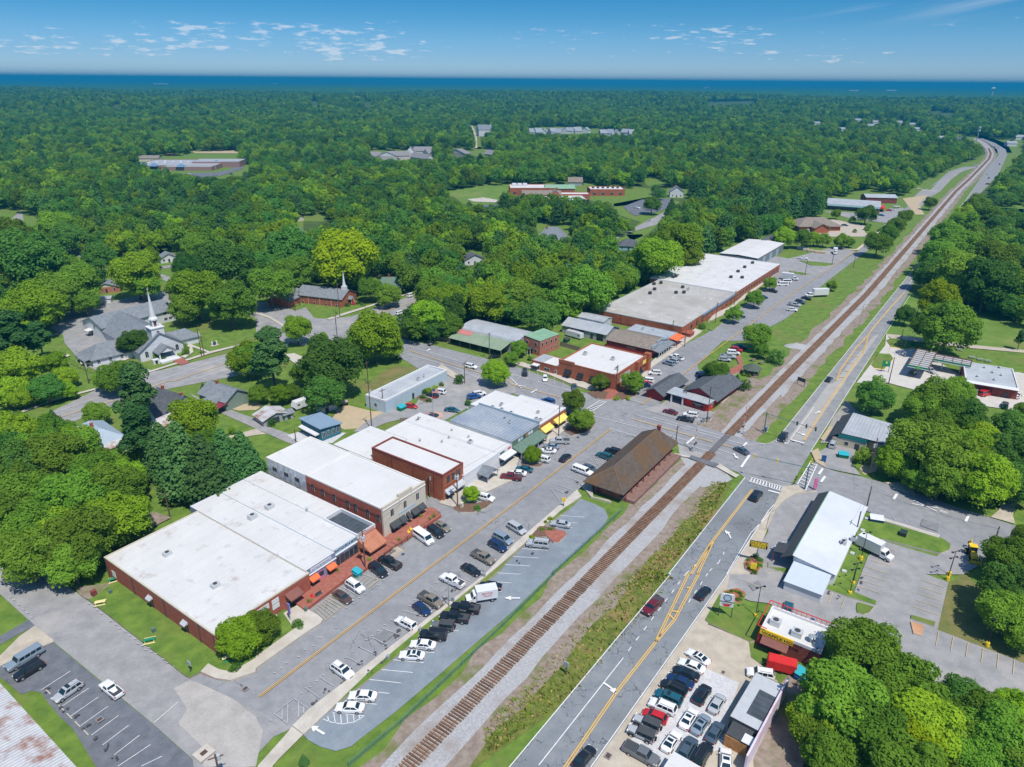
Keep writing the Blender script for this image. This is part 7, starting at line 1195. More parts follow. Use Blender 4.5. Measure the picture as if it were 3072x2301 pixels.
g=B('filling_station_store','brick filling station store with flat grey roof and white edge',P(7,1700,1650,4.2),1,1,4.2,0,'shop');s0,s1,s2=P(7,1705,1625,4.2),P(7,2165,1700,4.2),P(7,1770,1475,4.2);v=s1-s0;A4=math.atan2(v.y,v.x);g.a=A4;g.o=s0;g.root.location.xy=s0;g.root.rotation_euler.z=A4;g.L=v.length;g.ux=v.normalized();g.uy=Vector((-g.ux.y,g.ux.x));g.D=abs((s2-s0).dot(g.uy));g.walls(BRICKD);g.flatroof(mat('grey_felt_roof',(.36,.39,.42)),WHITE,par=.3,w=.3);g.slope([(0,-1.4,3.9),(g.L,-1.4,3.9),(g.L,0,4.3),(0,0,4.3)],WHITE,.1,'roof_edge');g.door('F',g.L*.3,1,2.1);g.door('F',g.L*.8,1,2.1)
for px_,py_ in ((1810,1590),(1940,1555),(2015,1580),(1870,1515),(2000,1515),(1955,1620)): x,y=g.loc(7,px_,py_,4.2);g.vent(x,y,3.9,.3,.5)
def canopy(A,B_,C_,z,label,m):
 a,b_,c_=[P(7,*q,z) for q in (A,B_,C_)];v=b_-a;an=math.atan2(v.y,v.x);L=v.length;uy=Vector((-math.sin(an),math.cos(an)));D_=abs((c_-a).dot(uy));e=empty('fuel_canopy',a.x,a.y,0,an,label,'fuel canopy');MB().box(0,0,z-.9,L,D_,z-.45).build('deck',LGREY,e)
 MB().box(-.06,-.06,z-.9,L+.06,.1,z).build('green_fascia',GREENP,e);MB().box(-.07,-.09,z-.9,L+.07,-.06,z-.62).build('white_stripe',WHITE,e);fr=MB();fr.box(-.06,.1,z-.9,.1,D_,z);fr.box(L-.1,.1,z-.9,L+.06,D_,z);fr.box(0,D_-.12,z-.9,L,D_,z)
 nx,ny=max(2,int(L/2.4)),max(2,int(D_/2.2))
 for i in range(1,nx): fr.box(L*i/nx-.06,.1,z-.15,L*i/nx+.06,D_-.12,z-.02)
 for j in range(1,ny): fr.box(.1,D_*j/ny-.06,z-.32,L-.1,D_*j/ny+.06,z-.16)
 fr.build('steel_frame',mat('rusty_steel',(.2,.11,.09),.8,var=.2),e)
 for x in ([L*.25,L*.75] if L<14 else [L*.3,L*.95]):
  MB().box(x-.18,D_*.5-.18,0,x+.18,D_*.5+.18,z-.9).build('column',WHITE,e)
 return e,L,D_
e,L,D_=canopy((1210,1490),(1385,1525),(1290,1350),5.0,'square open-topped fuel canopy with green fascia and rusty beams',None)
for x in (L*.25,L*.75): MB().cbox(x,D_*.5+1.1,.15,.8,.5,1.7).build('fuel_pump',GREENP,e)
p_=MB().cyl((L*.5,-.12,4.45),(L*.5,-.18,4.45),.55,.55,16).build('emblem',mat('leaf_green',(.15,.5,.08),.6),e)
canopy((1432,1440),(1750,1500),(1450,1395),5.0,'long narrow fuel canopy joining the pumps to the store',None)
def block(name,label,t,x,y,L,Dp,h,wm,rm,ang,cat='school',cop=None,z=None,dx=0,dy=0):
 c=P(t,x,y,h);ux=Vector((math.cos(ang),math.sin(ang)));uy=Vector((-math.sin(ang),math.cos(ang)));b=B(name,label,c-ux*(L/2-dx)-uy*(Dp/2-dy),L,Dp,h,ang,cat);b.walls(wm);b.flatroof(rm,cop or wm,par=.4,w=.6)
 for i in range(max(2,int(L/8))): b.win('F',L*(i+.5)/max(2,int(L/8)),1.2,3.0,1.6,GREY)
 return b
SA_=UA-R(52)
b=block('school_gym','big white-roofed school gymnasium with brick walls by the playing field',2,180,1605,44,26,6.5,BRICKO,WROOF2,SA_)
for i in range(3): b.put(MB().cbox(5+i*5,20,6.3,4,4,1.8),'roof_unit',WHITE)
b=block('school_wing','school wing with green metal roof beside the gymnasium',2,410,1622,27,15,5,BRICKO,GREENR,SA_);b.gable(5.6,8.2,GREENR,'x',.5,gm=GREENR)
b=block('school_hall','brick school hall with brown roof and tall brick gable',6,250,12,34,18,5,BRICKO,SHINGB,SA_);b.gable(5,7.5,SHINGB,'x',.5,gm=BRICKO);b.gable(5,9,SHINGB,'y',.3,25,-3,33,10,BRICKO);b.walls(BRICKO,25,-3,33,0,5)
b=block('school_classrooms','school classroom block with white roof and rows of roof units',2,810,1620,32,20,6,BRICKO,WROOF2,SA_)
for i in range(6): b.ac(4+i*4.6,10,5.7,2,2,1.2,CHAR)
b=block('school_classrooms','long low school block with pale roof and arcade facing the parking lot',6,410,45,44,20,4.2,BRICKO,WROOF,SA_+R(4));b.slope([(20,-5,3.6),(44,-5,3.6),(44,0,4.1),(20,0,4.1)],WROOF2);b.posts([(20+i*3,-4.6) for i in range(9)],3.6,BRICKO,.35,'arcade_post')
block('school_classrooms','smaller brick school block at the lot end',6,540,12,26,13,5,BRICKO,WROOF2,SA_)
b=block('far_school','distant sprawling brick school with blue-grey roofs in a forest clearing',0,1590,1400,92,66,5,mat('muted_brick',(.30,.19,.16),.9,var=.05),mat('blue_grey_roof',(.36,.37,.40),.8,var=.05),UA-R(50))
b.walls(MATS['muted_brick'],38,-10,90,0,4.8,name='wing_wall');b.flatroof(mat('blue_grey_roof',(.33,.36,.41)),LGREY,38,-10,90,0,4.8);b.walls(MATS['muted_brick'],58,24,112,52,7.0,name='wing_wall');b.flatroof(mat('blue_grey_roof',(.33,.36,.41)),LGREY,58,24,112,52,7.0,.5)
for x,y in ((4,4),(20,-4),(52,-11),(80,28)): b.gable(5.3,8,mat('blue_metal',(.12,.24,.38)),'x',1,x,y,x+7,y+7,hip=1)
for i in range(8): b.put(MB().cbox(10+i*6,24+(i % 3)*8,4.8,3,3,1.4),'roof_unit',WHITE)
house('small_house','low brick building with red roof left of the distant school',0,1285,1350,26,12,4,7,CREAM,SHINGB,UA-R(50),wins=False)
for i,(t,x,y,L,a_) in enumerate(((1,1025,1325,26,0),(1,1130,1325,44,0),(1,1235,1320,44,4),(1,1333,1288,24,0),(1,1440,1280,42,0),(1,1495,1300,26,-30),(1,1430,1340,60,-25),(1,1750,1300,62,-22),(1,2035,1310,30,-20))):
 pos=('left end of the row','second from the left in the row','third along the row','tall one with dark windows','behind the parking court','small one right of the parking court','stepped block at the court front','standing apart to the right','farthest right among the trees')[i]
 house('townhouse','grey-roofed distant townhouse block, '+pos,t,x,y,L*.6,11,5,10 if i!=3 else 13,mat('taupe_siding',(.45,.43,.42),.8),mat('taupe_roof',(.24,.23,.24),.9,var=.06),UA-R(52)+R(a_*2),'y' if i % 2 else 'x',gm=WHITEW,group='distant grey townhouses',wins=False,cat='townhouse')
house('white_house','tall white house at the head of the distant lane',1,1970,1095,26,22,12,20,WHITEW,SHING,UA-R(40),'x',wins=False)
ROW=[(150,0),(180,1),(225,0),(275,1),(350,0),(400,1),(440,0),(500,1),(565,0),(640,1),(785,0),(850,1),(905,0),(985,1),(1040,0)]
for i,(x,k_) in enumerate(ROW):
 b=house('suburban_house',('white' if k_ else 'pale')+' gabled house in the distant row above the woods, '+('first','second','third','fourth','fifth','sixth','seventh','eighth','ninth','tenth','eleventh','twelfth','thirteenth','fourteenth','last')[i]+' from the left',2,x,1116+(8 if x>700 else 0)-(8 if 400<x<700 else 0)+(i*7 % 9),11+i*5 % 6,12,6,11+i % 3,WHITEW if k_ else mat('taupe_siding',(.45,.43,.42)),mat('pale_slate',(.30,.33,.37),.8),UA-R(20+i*47 % 90),'x' if i % 3 else 'y',group='distant row of houses',wins=False)
HSP=((3,420,1055,'pale house among trees on the distant slope, leftmost'),(3,775,1028,'white gabled house on the distant slope, upper'),(3,880,1075,'white house low on the distant slope'),(3,930,1045,'big white house on the distant slope'),(3,1130,1048,'beige house on the distant slope'),(3,1240,1065,'long pale house on the distant slope'),(3,1285,1105,'pale roof below the long house on the distant slope'),(3,635,1105,'blue-grey house on the distant slope'),(3,1490,1180,'white shed roof above the railway bend'),(3,1640,1190,'dark flat building above the railway bend'),(3,2100,1225,'white flat-roofed building at the far highway bend'),(3,2170,1172,'small pale house at the right beyond the highway bend'),(3,910,1500,'pale shed roof in the railway-side trees'),(0,30,1190,'brick house roof at the far left edge'),(0,1010,943,'tiny white roof in the deep woods'),(1,500,903,'tiny pale roof in the deep woods'),(1,960,912,'second tiny pale roof in the deep woods'),(7,2010,190,'grey-roofed house in the back garden beyond the highway'))
for t,x,y,lb in HSP:
 house('suburban_house',lb,t,x,y,16,10,5,8.5,WHITEW,mat('pale_slate',(.38,.42,.48)) if 'dark' not in lb else SHINGD,UA-R(60),'x',wins=False)
for t,x,y,L,lb in ((0,1320,722,190,'long white industrial roof on the horizon'),(1,148,722,50,'white tank-like building on the horizon'),(2,1660,754,60,'white dome near the horizon'),(3,700,782,110,'pale buildings near the horizon'),(3,1020,779,130,'long pale building near the horizon')):
 c=P(t,x,y,20);b=B('industrial_building',lb,c,L,30,26,UA-R(50),'building');b.walls(WHITE);b.flatroof(WHITE,None)
# ================================================================== poles, signals, signs and small things
def hgt(b,t,ytop):
 Y=(((t//4)*575+ytop/2.876))/1.38879;lo,hi=0.0,40.0
 for _ in range(40):
  m=(lo+hi)/2
  if proj(b.x,b.y,m)[1]>Y: lo=m
  else: hi=m
 return lo
POLES=[]
def pole(t,x,y,yt,label,trans=0,lamp=0,cross=True,thin=False):
 b=P(t,x,y);h=hgt(b,t,yt);e=empty('utility_pole' if not lamp or cross else 'street_light',b.x,b.y,0,UA if t % 4>0 else UA-R(30),label,'utility pole' if cross or not lamp else 'street light','wooden utility poles' if cross else None)
 MB().cyl((0,0,0),(0,0,h),.11 if thin else .17,.08 if thin else .12,8).build('pole',POLEW if not thin else GALV,e)
 if cross: MB().box(-1.1,-.06,h-.75,1.1,.06,h-.6).build('crossarm',POLEW,e)
 for i in range(trans): a=i*2.1;MB().cyl((.38*math.cos(a),.38*math.sin(a),h*.74),(.38*math.cos(a),.38*math.sin(a),h*.74+1.0),.26,.26,10).build('transformer',LGREY,e)
 if lamp: MB().cyl((0,0,h-.5),(0,-2.2,h),.05,.05,6).build('lamp_arm',GALV,e);MB().cbox(0,-2.3,h-.05,.3,.6,.14).build('lamp_head',LGREY,e)
 POLES.append((b,h));return Vector((b.x,b.y,h-.6))
Q={}
for k,a in dict(
 a=(9,945,1615,1260,'tall pole with three grey transformers at the brick patio',3),b=(9,1740,1070,740,'pole with transformers on the tree island by the orange brick shop',3),c=(9,1500,985,785,'pole in the alley beside the orange brick shop wall',1),d=(9,1000,400,-25,'very tall pole beside the drive near the blue house',1),e=(9,1100,240,45,'pole against the end wall of the pale blue building',0),
 f=(10,402,462,190,'slim pole between the yellow awnings and the parked pickup',0),g=(10,1415,500,365,'short pole at the depot roof corner by the road',0),h=(10,1495,165,15,'pole rising before the pale canopy of the red building',0),i=(10,1680,335,25,'pole with crossarm at the corner of the red building',0),j=(6,895,1720,1495,'pole at the corner of the big brick restaurant',1),
 k=(6,1488,1340,1180,'pole at the kerb beyond the orange canopy',0),l=(6,1752,1140,955,'pole in front of the brick block steps',0),m=(6,1915,985,850,'pole halfway along the brick block',0),n=(6,1382,1240,1110,'pole against the gravel-roofed brick wall',0),o=(6,666,1062,958,'pole at the back corner of the gravel-roofed block',0),
 p=(7,318,725,590,'pole at the lumber yard entrance',0),q=(7,550,635,490,'pole in the grass at the lumber yard',0),r=(7,735,660,565,'pole beside the street past the lumber yard',0),s=(7,1275,1100,935,'pole by the dark round tree on the highway side',0),t=(7,1130,1350,1185,'leaning pole at the filling station drive',0),u=(7,1040,1657,1430,'pole beside the green station sign',0),
 v=(11,745,1350,1105,'pole behind the white ribbed roof building',0),w=(11,840,1120,893,'pole at the far corner of the white ribbed roof',0),x=(11,872,790,470,'pair pole with equipment by the big oval shrub',2),y=(11,1915,1490,1235,'bare pole behind the backhoe',0),z=(11,1600,1005,945,'short post among the lower maples',0),
 A=(5,725,1080,790,'tall pole in front of the brick church',1),B=(5,340,1030,860,'pole at the lot side of the brick church',0),C=(5,380,980,850,'plain pole against the brick church wing',0),D_=(5,1325,872,640,'pole with transformer on the church street lawn',1),E=(5,1095,1095,980,'pole at the cottage corner of the junction',0),F=(5,702,1275,1060,'pole at the middle of the junction kerb',1),
 G=(5,1380,1258,1075,'pole beside the brown board fence of the cottage',0),H=(5,2013,1450,1215,'pole by the black car at the market shed',0),I=(5,1800,1657,1470,'pole in the pavement bed of the rear lot',0),J=(5,968,1657,1462,'pole beyond the dark oak',0),K=(4,1742,1425,1175,'pole with transformer beside the church path',1),L=(4,1762,1418,1245,'shorter pole next to the church path pole',0),
 M=(4,768,1657,1470,'pole with streetlight by the church drive',1),N_=(4,722,582,420,'pole beside the residential street',0),O=(4,1540,745,590,'pole at the side street near the little cottage',0),P_=(4,720,985,880,'pole between trees and the church parking',0),S_=(9,346,510,395,'short pole at the corner of the gravel drive',0),T_=(8,1465,1150,935,'leaning pole on the lawn behind the long white roof',0),
 U_=(15,388,790,625,'pole with blue box behind the diner',1),V=(9,1405,432,285,'slim pole on the lawn by the wooden fence',0),W_=(12,1900,1760,1545,'pole cut by the bottom frame edge near the storm drain',1)).items(): Q[k]=pole(*a)
for t,x,y,yt,lb in ((13,1665,282,38,'street light pole on the sidewalk above the police lot'),(7,790,1160,965,'curved-arm street light between railway and highway'),(11,1175,400,270,'street light arm over the highway-side grass'),(7,1178,1350,1230,'white street light in the filling station island'),(11,-20,520,540,'')):
 if lb: pole(t,x,y,yt,lb,0,1,False,True)
def cable(a,b,label=None,sag=.9,off=0.0):
 d=(b-a);s=Vector((-d.y,d.x,0)).normalized()*off;mb=MB();pr=a+s
 for i in range(1,13):
  k=i/12;q=a+d*k+s;q=Vector((q.x,q.y,q.z-sag*4*k*(1-k)));mb.cyl(pr,q,.022,.022,4,cap=False);pr=q
 o=mb.build('overhead_cable',CABLE);o.location=(0,0,0);tag(o,label,'cable','overhead cables')
def far3(t,x,y,z): p=P(t,x,y,z);return Vector((p.x,p.y,z))
for a,b,lb in ((Q['K'],Q['F'],'cable over the church lawn to the junction pole'),(Q['F'],Q['A'],'cable across the junction towards the brick church'),(Q['A'],Q['D_'],'cable in front of the brick church to the lawn pole'),(Q['B'],Q['A'],'cable along the brick church lot'),(Q['M'],Q['K'],'cable in front of the white church'),(Q['d'],Q['e'],'cable from the very tall pole to the pale blue building'),
 (Q['a'],Q['c'],'cable from the patio pole to the alley pole'),(Q['c'],Q['b'],'cable from the alley pole to the island pole'),(Q['b'],Q['f'],'long cable above the shop awnings'),(Q['f'],Q['j'],'cable over the crossroads to the restaurant corner'),(Q['j'],Q['k'],'cable along the restaurant front'),(Q['k'],Q['l'],'cable before the gravel-roofed brick block'),(Q['l'],Q['m'],'cable along the raised walk'),(Q['h'],Q['i'],'cable between the two red building poles'),(Q['i'],Q['g'],'cable over the cross road to the short depot pole'),
 (Q['x'],far3(11,2209,960,8),'bright cable over the lower maples'),(Q['x'],far3(11,2209,1040,7),'second cable over the lower maples'),(Q['x'],Q['u'],'cable across the grass wedge to the station sign pole'),(Q['u'],Q['t'],'cable over the filling station drive'),(Q['t'],Q['s'],'cable beside the highway by the round tree'),(Q['w'],Q['x'],'cable over the side road'),(Q['v'],Q['w'],'cable over the white ribbed roof'),(Q['y'],Q['w'],'long cable above the side road crossing mark'),(Q['H'],Q['G'],'cable along the market shed'),(Q['I'],Q['H'],'cable across the main road to the market shed'),(Q['T_'],Q['d'],'cable behind the white roofs')): cable(a,b,lb,.9)
def lot_lamp(t,x,y,yt,label,heads=2,ang=0.3):
 b=P(t,x,y);h=max(5.5,min(8.5,hgt(b,t,yt)));e=empty('lot_lamp',b.x,b.y,.1,ang,label,'lamp post','parking lot lamps on yellow bases');MB().cyl((0,0,0),(0,0,.85),.42,.36,12).build('concrete_base',YEL,e);MB().cyl((0,0,.85),(0,0,h),.08,.06,8).build('pole',BLACK,e)
 MB().box(-.8 if heads>1 else 0,-.03,h-.1,.8,.03,h).build('arm',BLACK,e)
 for s in ((-1,1) if heads>1 else (1,)): MB().cbox(s*.85,0,h-.18,.45,.4,.16).build('lamp_head',BLACK,e)
for a in ((14,2100,368,105,'double lamp on yellow base before the diner front'),(15,702,172,-50,'lamp on yellow base at the end of the bay row'),(11,800,1522,1290,'lamp on yellow base beside the white box truck'),(11,1560,1657,1452,'lamp on yellow base by the backhoe'),(15,1545,45,-150,'lamp on yellow base above the dry bank'),(15,1887,615,370,'lamp on yellow base low on the dry bank'),(11,730,1740,1580,'lamp on yellow base behind the white lean-to')): lot_lamp(*a)
def signal_mast(t,x,y,ends,label,h=6.6):
 b=P(t,x,y);e=empty('traffic_signal',b.x,b.y,0,0,label,'traffic signal');MB().cyl((0,0,0),(0,0,h+.5),.2,.14,8).build('pole',mat('teal_steel',(.10,.19,.20),.5,var=.05),e)
 for (te,xe,ye),col,ks in ends:
  q=P(te,xe,ye,h)-b;MB().cyl((0,0,h),(q.x,q.y,h+.3),.12,.06,7).build('mast_arm',MATS['teal_steel'],e);a=math.atan2(q.y,q.x)
  for k in ks:
   s=MB().cbox(0,0,-.65,.36,.3,1.15).build('signal_head',YEL if col=='y' else BLACK,e,loc=(q.x*k,q.y*k,h+.3*k));s.rotation_euler.z=a
   for j,m in enumerate(('dark_red_lens','dark_amber_lens','dark_green_lens')):
    l=MB().cyl((0,-.16,0),(0,-.2,0),.12,.12,8).build('lens',mat(m,((.3,.02,.02),(.3,.15,.01),(.02,.2,.1))[j],.3),s,loc=(0,0,.32-j*.36))
signal_mast(10,2171,432,[((11,420,405),'b',(.62,.80,.98))],'signal mast arm reaching over the upper highway lanes')
signal_mast(11,315,920,[((10,2075,632),'y',(.55,.96)),((11,380,670),'y',(.6,.95))],'signal mast with yellow heads over the crosswalk corner')
def crossing_signal(t,x,y,a,label):
 b=P(t,x,y);e=empty('crossing_signal',b.x,b.y,0,a,label,'railroad signal');MB().cyl((0,0,0),(0,0,4.2),.09,.08,8).build('mast',GALV,e);MB().cbox(0,.3,0,.7,.7,1.3).build('control_box',LGREY,e)
 for s in (-1,1):
  c=MB().cbox(0,0,-.1,1.9,.05,.2).build('crossbuck',WHITE,e,loc=(0,-.12,3.8));c.rotation_euler.y=s*R(45);MB().cyl((s*.55,-.15,2.7),(s*.55,-.35,2.7),.3,.3,12).build('flasher',BLACK,e)
 MB().box(-.9,-.05,2.66,.9,.05,2.74).build('light_bar',BLACK,e);g=MB()
 for i in range(8): g.box(-.06,-.06,1.3+i,.06,.06,2.3+i,i % 2)
 g.build('raised_gate_arm',[WHITE,RED],e,loc=(.35,0,0))
crossing_signal(10,1568,590,UA,'railroad crossing signal with raised gate on the depot side');crossing_signal(10,1992,440,UA+R(180),'railroad crossing signal with raised gate on the far side of the road')
def board(name,t,x,y,w,z0,z1,m,label,cat='sign',ang=None,posts=2,txt=None,tm=None,pm=None,col2=None):
 b=P(t,x,y);ang=UA-R(90) if ang is None else ang;e=empty(name,b.x,b.y,0,ang,label,cat);MB().box(-w/2,-.12,z0,w/2,.12,z1).build('panel',m,e)
 for s in ((-1,1) if posts==2 else (0,)): MB().box(s*(w/2-.1)-.07,-.07,0,s*(w/2-.1)+.07,.07,z1).build('post',pm or CHAR,e)
 if txt:
  n=len(txt);hh=(z1-z0)/n
  for i,q in enumerate(txt):
   if q: text('lettering',q,hh*.68,tm or SIGNB,e,(0,-.13,z1-hh*(i+.8)),(R(90),0,0),.01,'CENTER')
 return e
e=board('pole_sign',10,2100,1560,3.7,4.3,5.9,BLACK,'yellow pole sign with black block letters on the red mulch bed',ang=-.32,posts=1)
for i,w_ in enumerate(('WAFFLE','HOUSE')):
 for j,ch in enumerate(w_): x=(-1.5+j*.6) if i==0 else (-1.2+j*.6);MB().cbox(x,-.13,5.16-i*.76,.56,.04,.66).build('letter_tile',YEL,e);text('letter',ch,.62,BLACK,e,(x,-.16,5.26-i*.76),(R(90),0,0),.01,'CENTER')
e=board('dealer_sign',14,1832,375,2.6,3.0,6.0,WHITE,'tall white two-post dealer sign with a blue ring emblem on the lawn',ang=-.25)
em=MB()
for i in range(24): a0,a1=i*.2618,(i+1)*.2618;em.quad((.8*math.cos(a0),0,.8*math.sin(a0)),(.8*math.cos(a1),0,.8*math.sin(a1)),(.62*math.cos(a1),0,.62*math.sin(a1)),(.62*math.cos(a0),0,.62*math.sin(a0)))
em.build('ring_emblem',BLUEP,e,loc=(0,-.14,5.1));MB().cyl((0,-.125,0),(0,-.135,0),.6,.6,16).build('emblem_centre',SKYB,e,loc=(0,0,5.1));MB().box(-1.3,-.14,4.05,1.3,-.12,4.25).build('divider',CHAR,e);text('lettering','AUTO SALES',.34,SIGNB,e,(0,-.14,3.6),(R(90),0,0),.01,'CENTER');MB().cyl((0,-.125,0),(0,-.14,0),.28,.28,14).build('red_oval',RED,e,loc=(0,0,3.35)).scale=(2.6,1,1)
e=board('station_sign',7,1005,1560,2.6,2.4,4.6,GREENP,'green filling station price sign on the yellow-kerbed island',ang=-.2);MB().cyl((0,-.13,3.9),(0,-.17,3.9),.55,.55,14).build('emblem',MATS['leaf_green'],e);MB().cyl((0,-.18,3.9),(0,-.19,3.9),.25,.25,10).build('emblem_centre',YAWN,e);text('lettering','bp',.4,WHITE,e,(.85,-.15,4.15),(R(90),0,0),.01,'CENTER')
board('marker_board',11,280,20,3.0,1.6,2.9,CHAR,'dark two-post board by the round paved bed near the railway',ang=UA-R(110));board('yellow_sign',10,2075,1640,1.2,1.2,2.6,YEL,'small yellow sign below the lettered pole sign',ang=-.32,posts=1)
board('stop_sign',12,1650,850,.8,2.0,2.8,GREY,'grey-backed road sign on the corner of the lawn',ang=UA-R(90),posts=1);board('warning_sign',10,445,1075,.9,2.0,2.9,YEL,'yellow diamond crossing sign on the sidewalk by the lot',ang=UA-R(60),posts=1);board('road_sign',14,465,860,.9,1.8,2.9,GREY,'grey sign back in the tall weeds beside the highway',ang=UA-R(90),posts=1)
board('banner',11,400,925,.8,.6,3.6,mat('pink_banner',(.75,.12,.35),.7),'pink feather banner on the corner kerb','banner',ang=-.3,posts=1,txt=['O','P','E','N'],tm=WHITE);board('street_banner',13,300,410,.6,2.2,4.6,mat('violet_banner',(.25,.2,.5),.7),'violet banner on a pale post by the patio steps','banner',posts=1,pm=LGREY);board('machine',11,475,685,1.2,.1,2.3,BLUEP,'tall blue vending machine on the sandy corner','vending machine',ang=-.3,posts=1)
board('green_sign',7,1245,1340,1.8,.2,1.6,GREENP,'low green box sign at the back of the filling station','sign',ang=-.2);board('road_sign',7,1095,1130,1.2,1.4,2.3,TEAL,'teal sign beside the small round highway tree',ang=-.3,posts=1)
def dumpster(t,x,y,m,lid,label,L=2.6,ang=UA):
 b=P(t,x,y,.7);e=empty('dumpster',b.x,b.y,.1,ang,label,'dumpster');MB().add([(-L/2,-.7,.15),(L/2,-.7,.15),(L/2,.9,.15),(-L/2,.9,.15),(-L/2,-1.0,1.25),(L/2,-1.0,1.25),(L/2,.9,1.6),(-L/2,.9,1.6)],[(0,3,2,1),(0,1,5,4),(1,2,6,5),(2,3,7,6),(3,0,4,7)]).build('bin',m,e);MB().slab([(-L/2-.05,-1.05,1.3),(L/2+.05,-1.05,1.3),(L/2+.05,.95,1.66),(-L/2-.05,.95,1.66)],.06).build('lid',lid,e)
 for s in (-1,1): MB().cbox(s*(L/2+.06),0,.8,.12,1.2,.14).build('fork_pocket',m,e)
TL=mat('turquoise_lid',(.03,.38,.45),.6)
dumpster(11,650,625,GREENP,TL,'green dumpster with turquoise lid by the teal-trimmed shop',ang=-.3);dumpster(11,935,1180,BLUEP,WHITE,'blue dumpster with white lid on its pad behind the ribbed roof',3.0,-.3);dumpster(9,1258,215,GREENP,TL,'dark green dumpster with turquoise lid beside the red hatchback');dumpster(6,472,1282,mat('deep_green',(.01,.09,.06),.6),CHAR,'dark green dumpster by the board fence of the warehouse yard');dumpster(9,875,1640,TL,TL,'small turquoise bin at the patio kerb',1.4);dumpster(15,285,865,BLUEP,TL,'blue bin in the shade beside the great trees',2.4,.9)
def table(t,x,y,m1,m2,label,ang):
 b=P(t,x,y,.5);e=empty('picnic_table',b.x,b.y,.06,ang,label,'picnic table');MB().box(-1.0,-.38,.72,1.0,.38,.78).build('table_top',m1,e)
 for s in (-1,1): MB().box(-1.0,s*.78-.14,.42,1.0,s*.78+.14,.47).build('bench',m2,e)
 l=MB()
 for x_ in (-.75,.75):
  for s in (-1,1): l.cyl((x_,s*.3,.72),(x_,s*.75,0),.05,.05,5)
 l.build('leg_frame',m2,e)
PY=mat('pale_yellow_boards',(.72,.64,.30),.7)
for a in ((12,865,240,PY,PY,'pale yellow picnic table on the side lawn',R(20)),(12,1290,565,GREENP,PY,'green-topped picnic table with yellow benches on the side lawn',R(20)),(12,978,42,GREENP,PY,'green picnic table at the far end of the side wall',R(35)),(12,1965,715,PY,GREENP,'picnic table with green bench under the lawn tree',R(35)),(12,2110,640,GREENP,PY,'picnic table in deep shade of the lawn trees',R(35)),
 (7,1650,1362,GREY,GREY,'grey picnic table beside the track behind the station',-.3),(7,1760,1427,GREY,GREY,'first of three grey picnic tables behind the store',-.3),(7,1830,1445,GREY,GREY,'middle of three grey picnic tables behind the store',-.3),(7,1897,1460,GREY,GREY,'last of three grey picnic tables behind the store',-.3),(6,2080,1450,WOOD,WOOD,'long park picnic table near the gazebo',.4),(6,2150,1475,WOOD,WOOD,'second park picnic table near the gazebo',.4)): table(*a)
def cabinet(t,x,y,sx,sy,sz,m,label,name='utility_cabinet',cat='utility box'):
 b=P(t,x,y,sz/2);e=empty(name,b.x,b.y,.08,UA,label,cat);MB().cbox(0,0,0,sx+.3,sy+.3,.08).build('pad',CONC,e);MB().cbox(0,0,.08,sx,sy,sz).build('box',m,e);MB().slab([(-sx/2-.05,-sy/2-.05,sz+.2),(sx/2+.05,-sy/2-.05,sz+.2),(sx/2+.05,sy/2+.05,sz+.2),(-sx/2-.05,sy/2+.05,sz+.2)],.07).build('lid',m,e)
GB=mat('utility_green',(.10,.18,.15),.6)
for a in ((12,955,155,.5,.5,.9,GB,'small green utility box on the side lawn'),(12,1328,487,.6,.6,1.0,GB,'green utility box above the green-topped table'),(13,1140,722,.5,.4,1.0,GALV,'grey meter box on the strip by the white coupe bays'),(13,1418,482,.5,.4,1.0,GALV,'grey meter box beside the white police sedan'),(13,1700,225,.5,.4,1.0,GALV,'grey meter box beside the black police pickups'),(13,1968,10,.5,.4,1.0,GALV,'grey meter box at the upper strip end'),
 (10,1655,320,.8,.8,1.7,GALV,'tall grey signal cabinet on the railway corner grass'),(10,1700,300,1.4,1.0,1.0,GALV,'low grey cabinet beside the tall signal cabinet'),(10,2190,400,.9,.7,1.5,SLATEB,'blue-grey cabinet at the signal mast foot'),(11,1165,1305,1.9,1.4,1.2,mat('dark_unit',(.03,.05,.05),.6),'dark boxy transformer on its concrete pad in the grass island'),(11,845,1180,.7,.6,.7,LGREY,'small pale box on the grass island corner'),(9,1775,1060,.8,.6,1.5,CREAM,'cream cabinet on the tree island'),(12,810,165,.9,.8,1.2,BRICKD,'rusty barbecue smoker on the dirt corner'),(13,430,308,.5,.5,1.0,GB,'dark litter bin at the patio steps')): cabinet(*a)
def fence(name,line,h,m,label,sp=2.4,boards=False,rails=2,mesh=None):
 pts=[P(*p) if len(p)==3 else p for p in line];e=empty(name,pts[0].x,pts[0].y,.02,0,label,'fence');o=pts[0];ln=dense(pts,sp);pm=MB();rm=MB()
 for q in ln: q=q-o;pm.cyl((q.x,q.y,0),(q.x,q.y,h),.05,.05,5)
 for a,b in zip(pts,pts[1:]):
  a,b=a-o,b-o;d=(b-a).normalized();s=Vector((-d.y,d.x))*.025
  if boards: rm.prism([a+s,b+s,b-s,a-s],.05,h)
  else:
   for i in range(rails): z=h*(.98 if i==0 else .98-.85*i/max(1,rails-1));rm.cyl((a.x,a.y,z),(b.x,b.y,z),.035,.035,4)
   if mesh:
    n=max(1,int((b-a).length/.5))
    for i in range(n): q=a+(b-a)*i/n;rm.cyl((q.x,q.y,0),(q.x,q.y,h),.014,.014,3,cap=False)
 pm.build('posts',m,e);rm.build('boards' if boards else 'rails',m,e)
fence('chain_link_fence',[(13,800,1657),(13,1255,1280),(13,2209,370),(14,370,0),(10,350,1657),(10,950,1105)],1.3,FENCE,'long green chain-link fence between the police lot and the railway',3,rails=4,mesh=True)
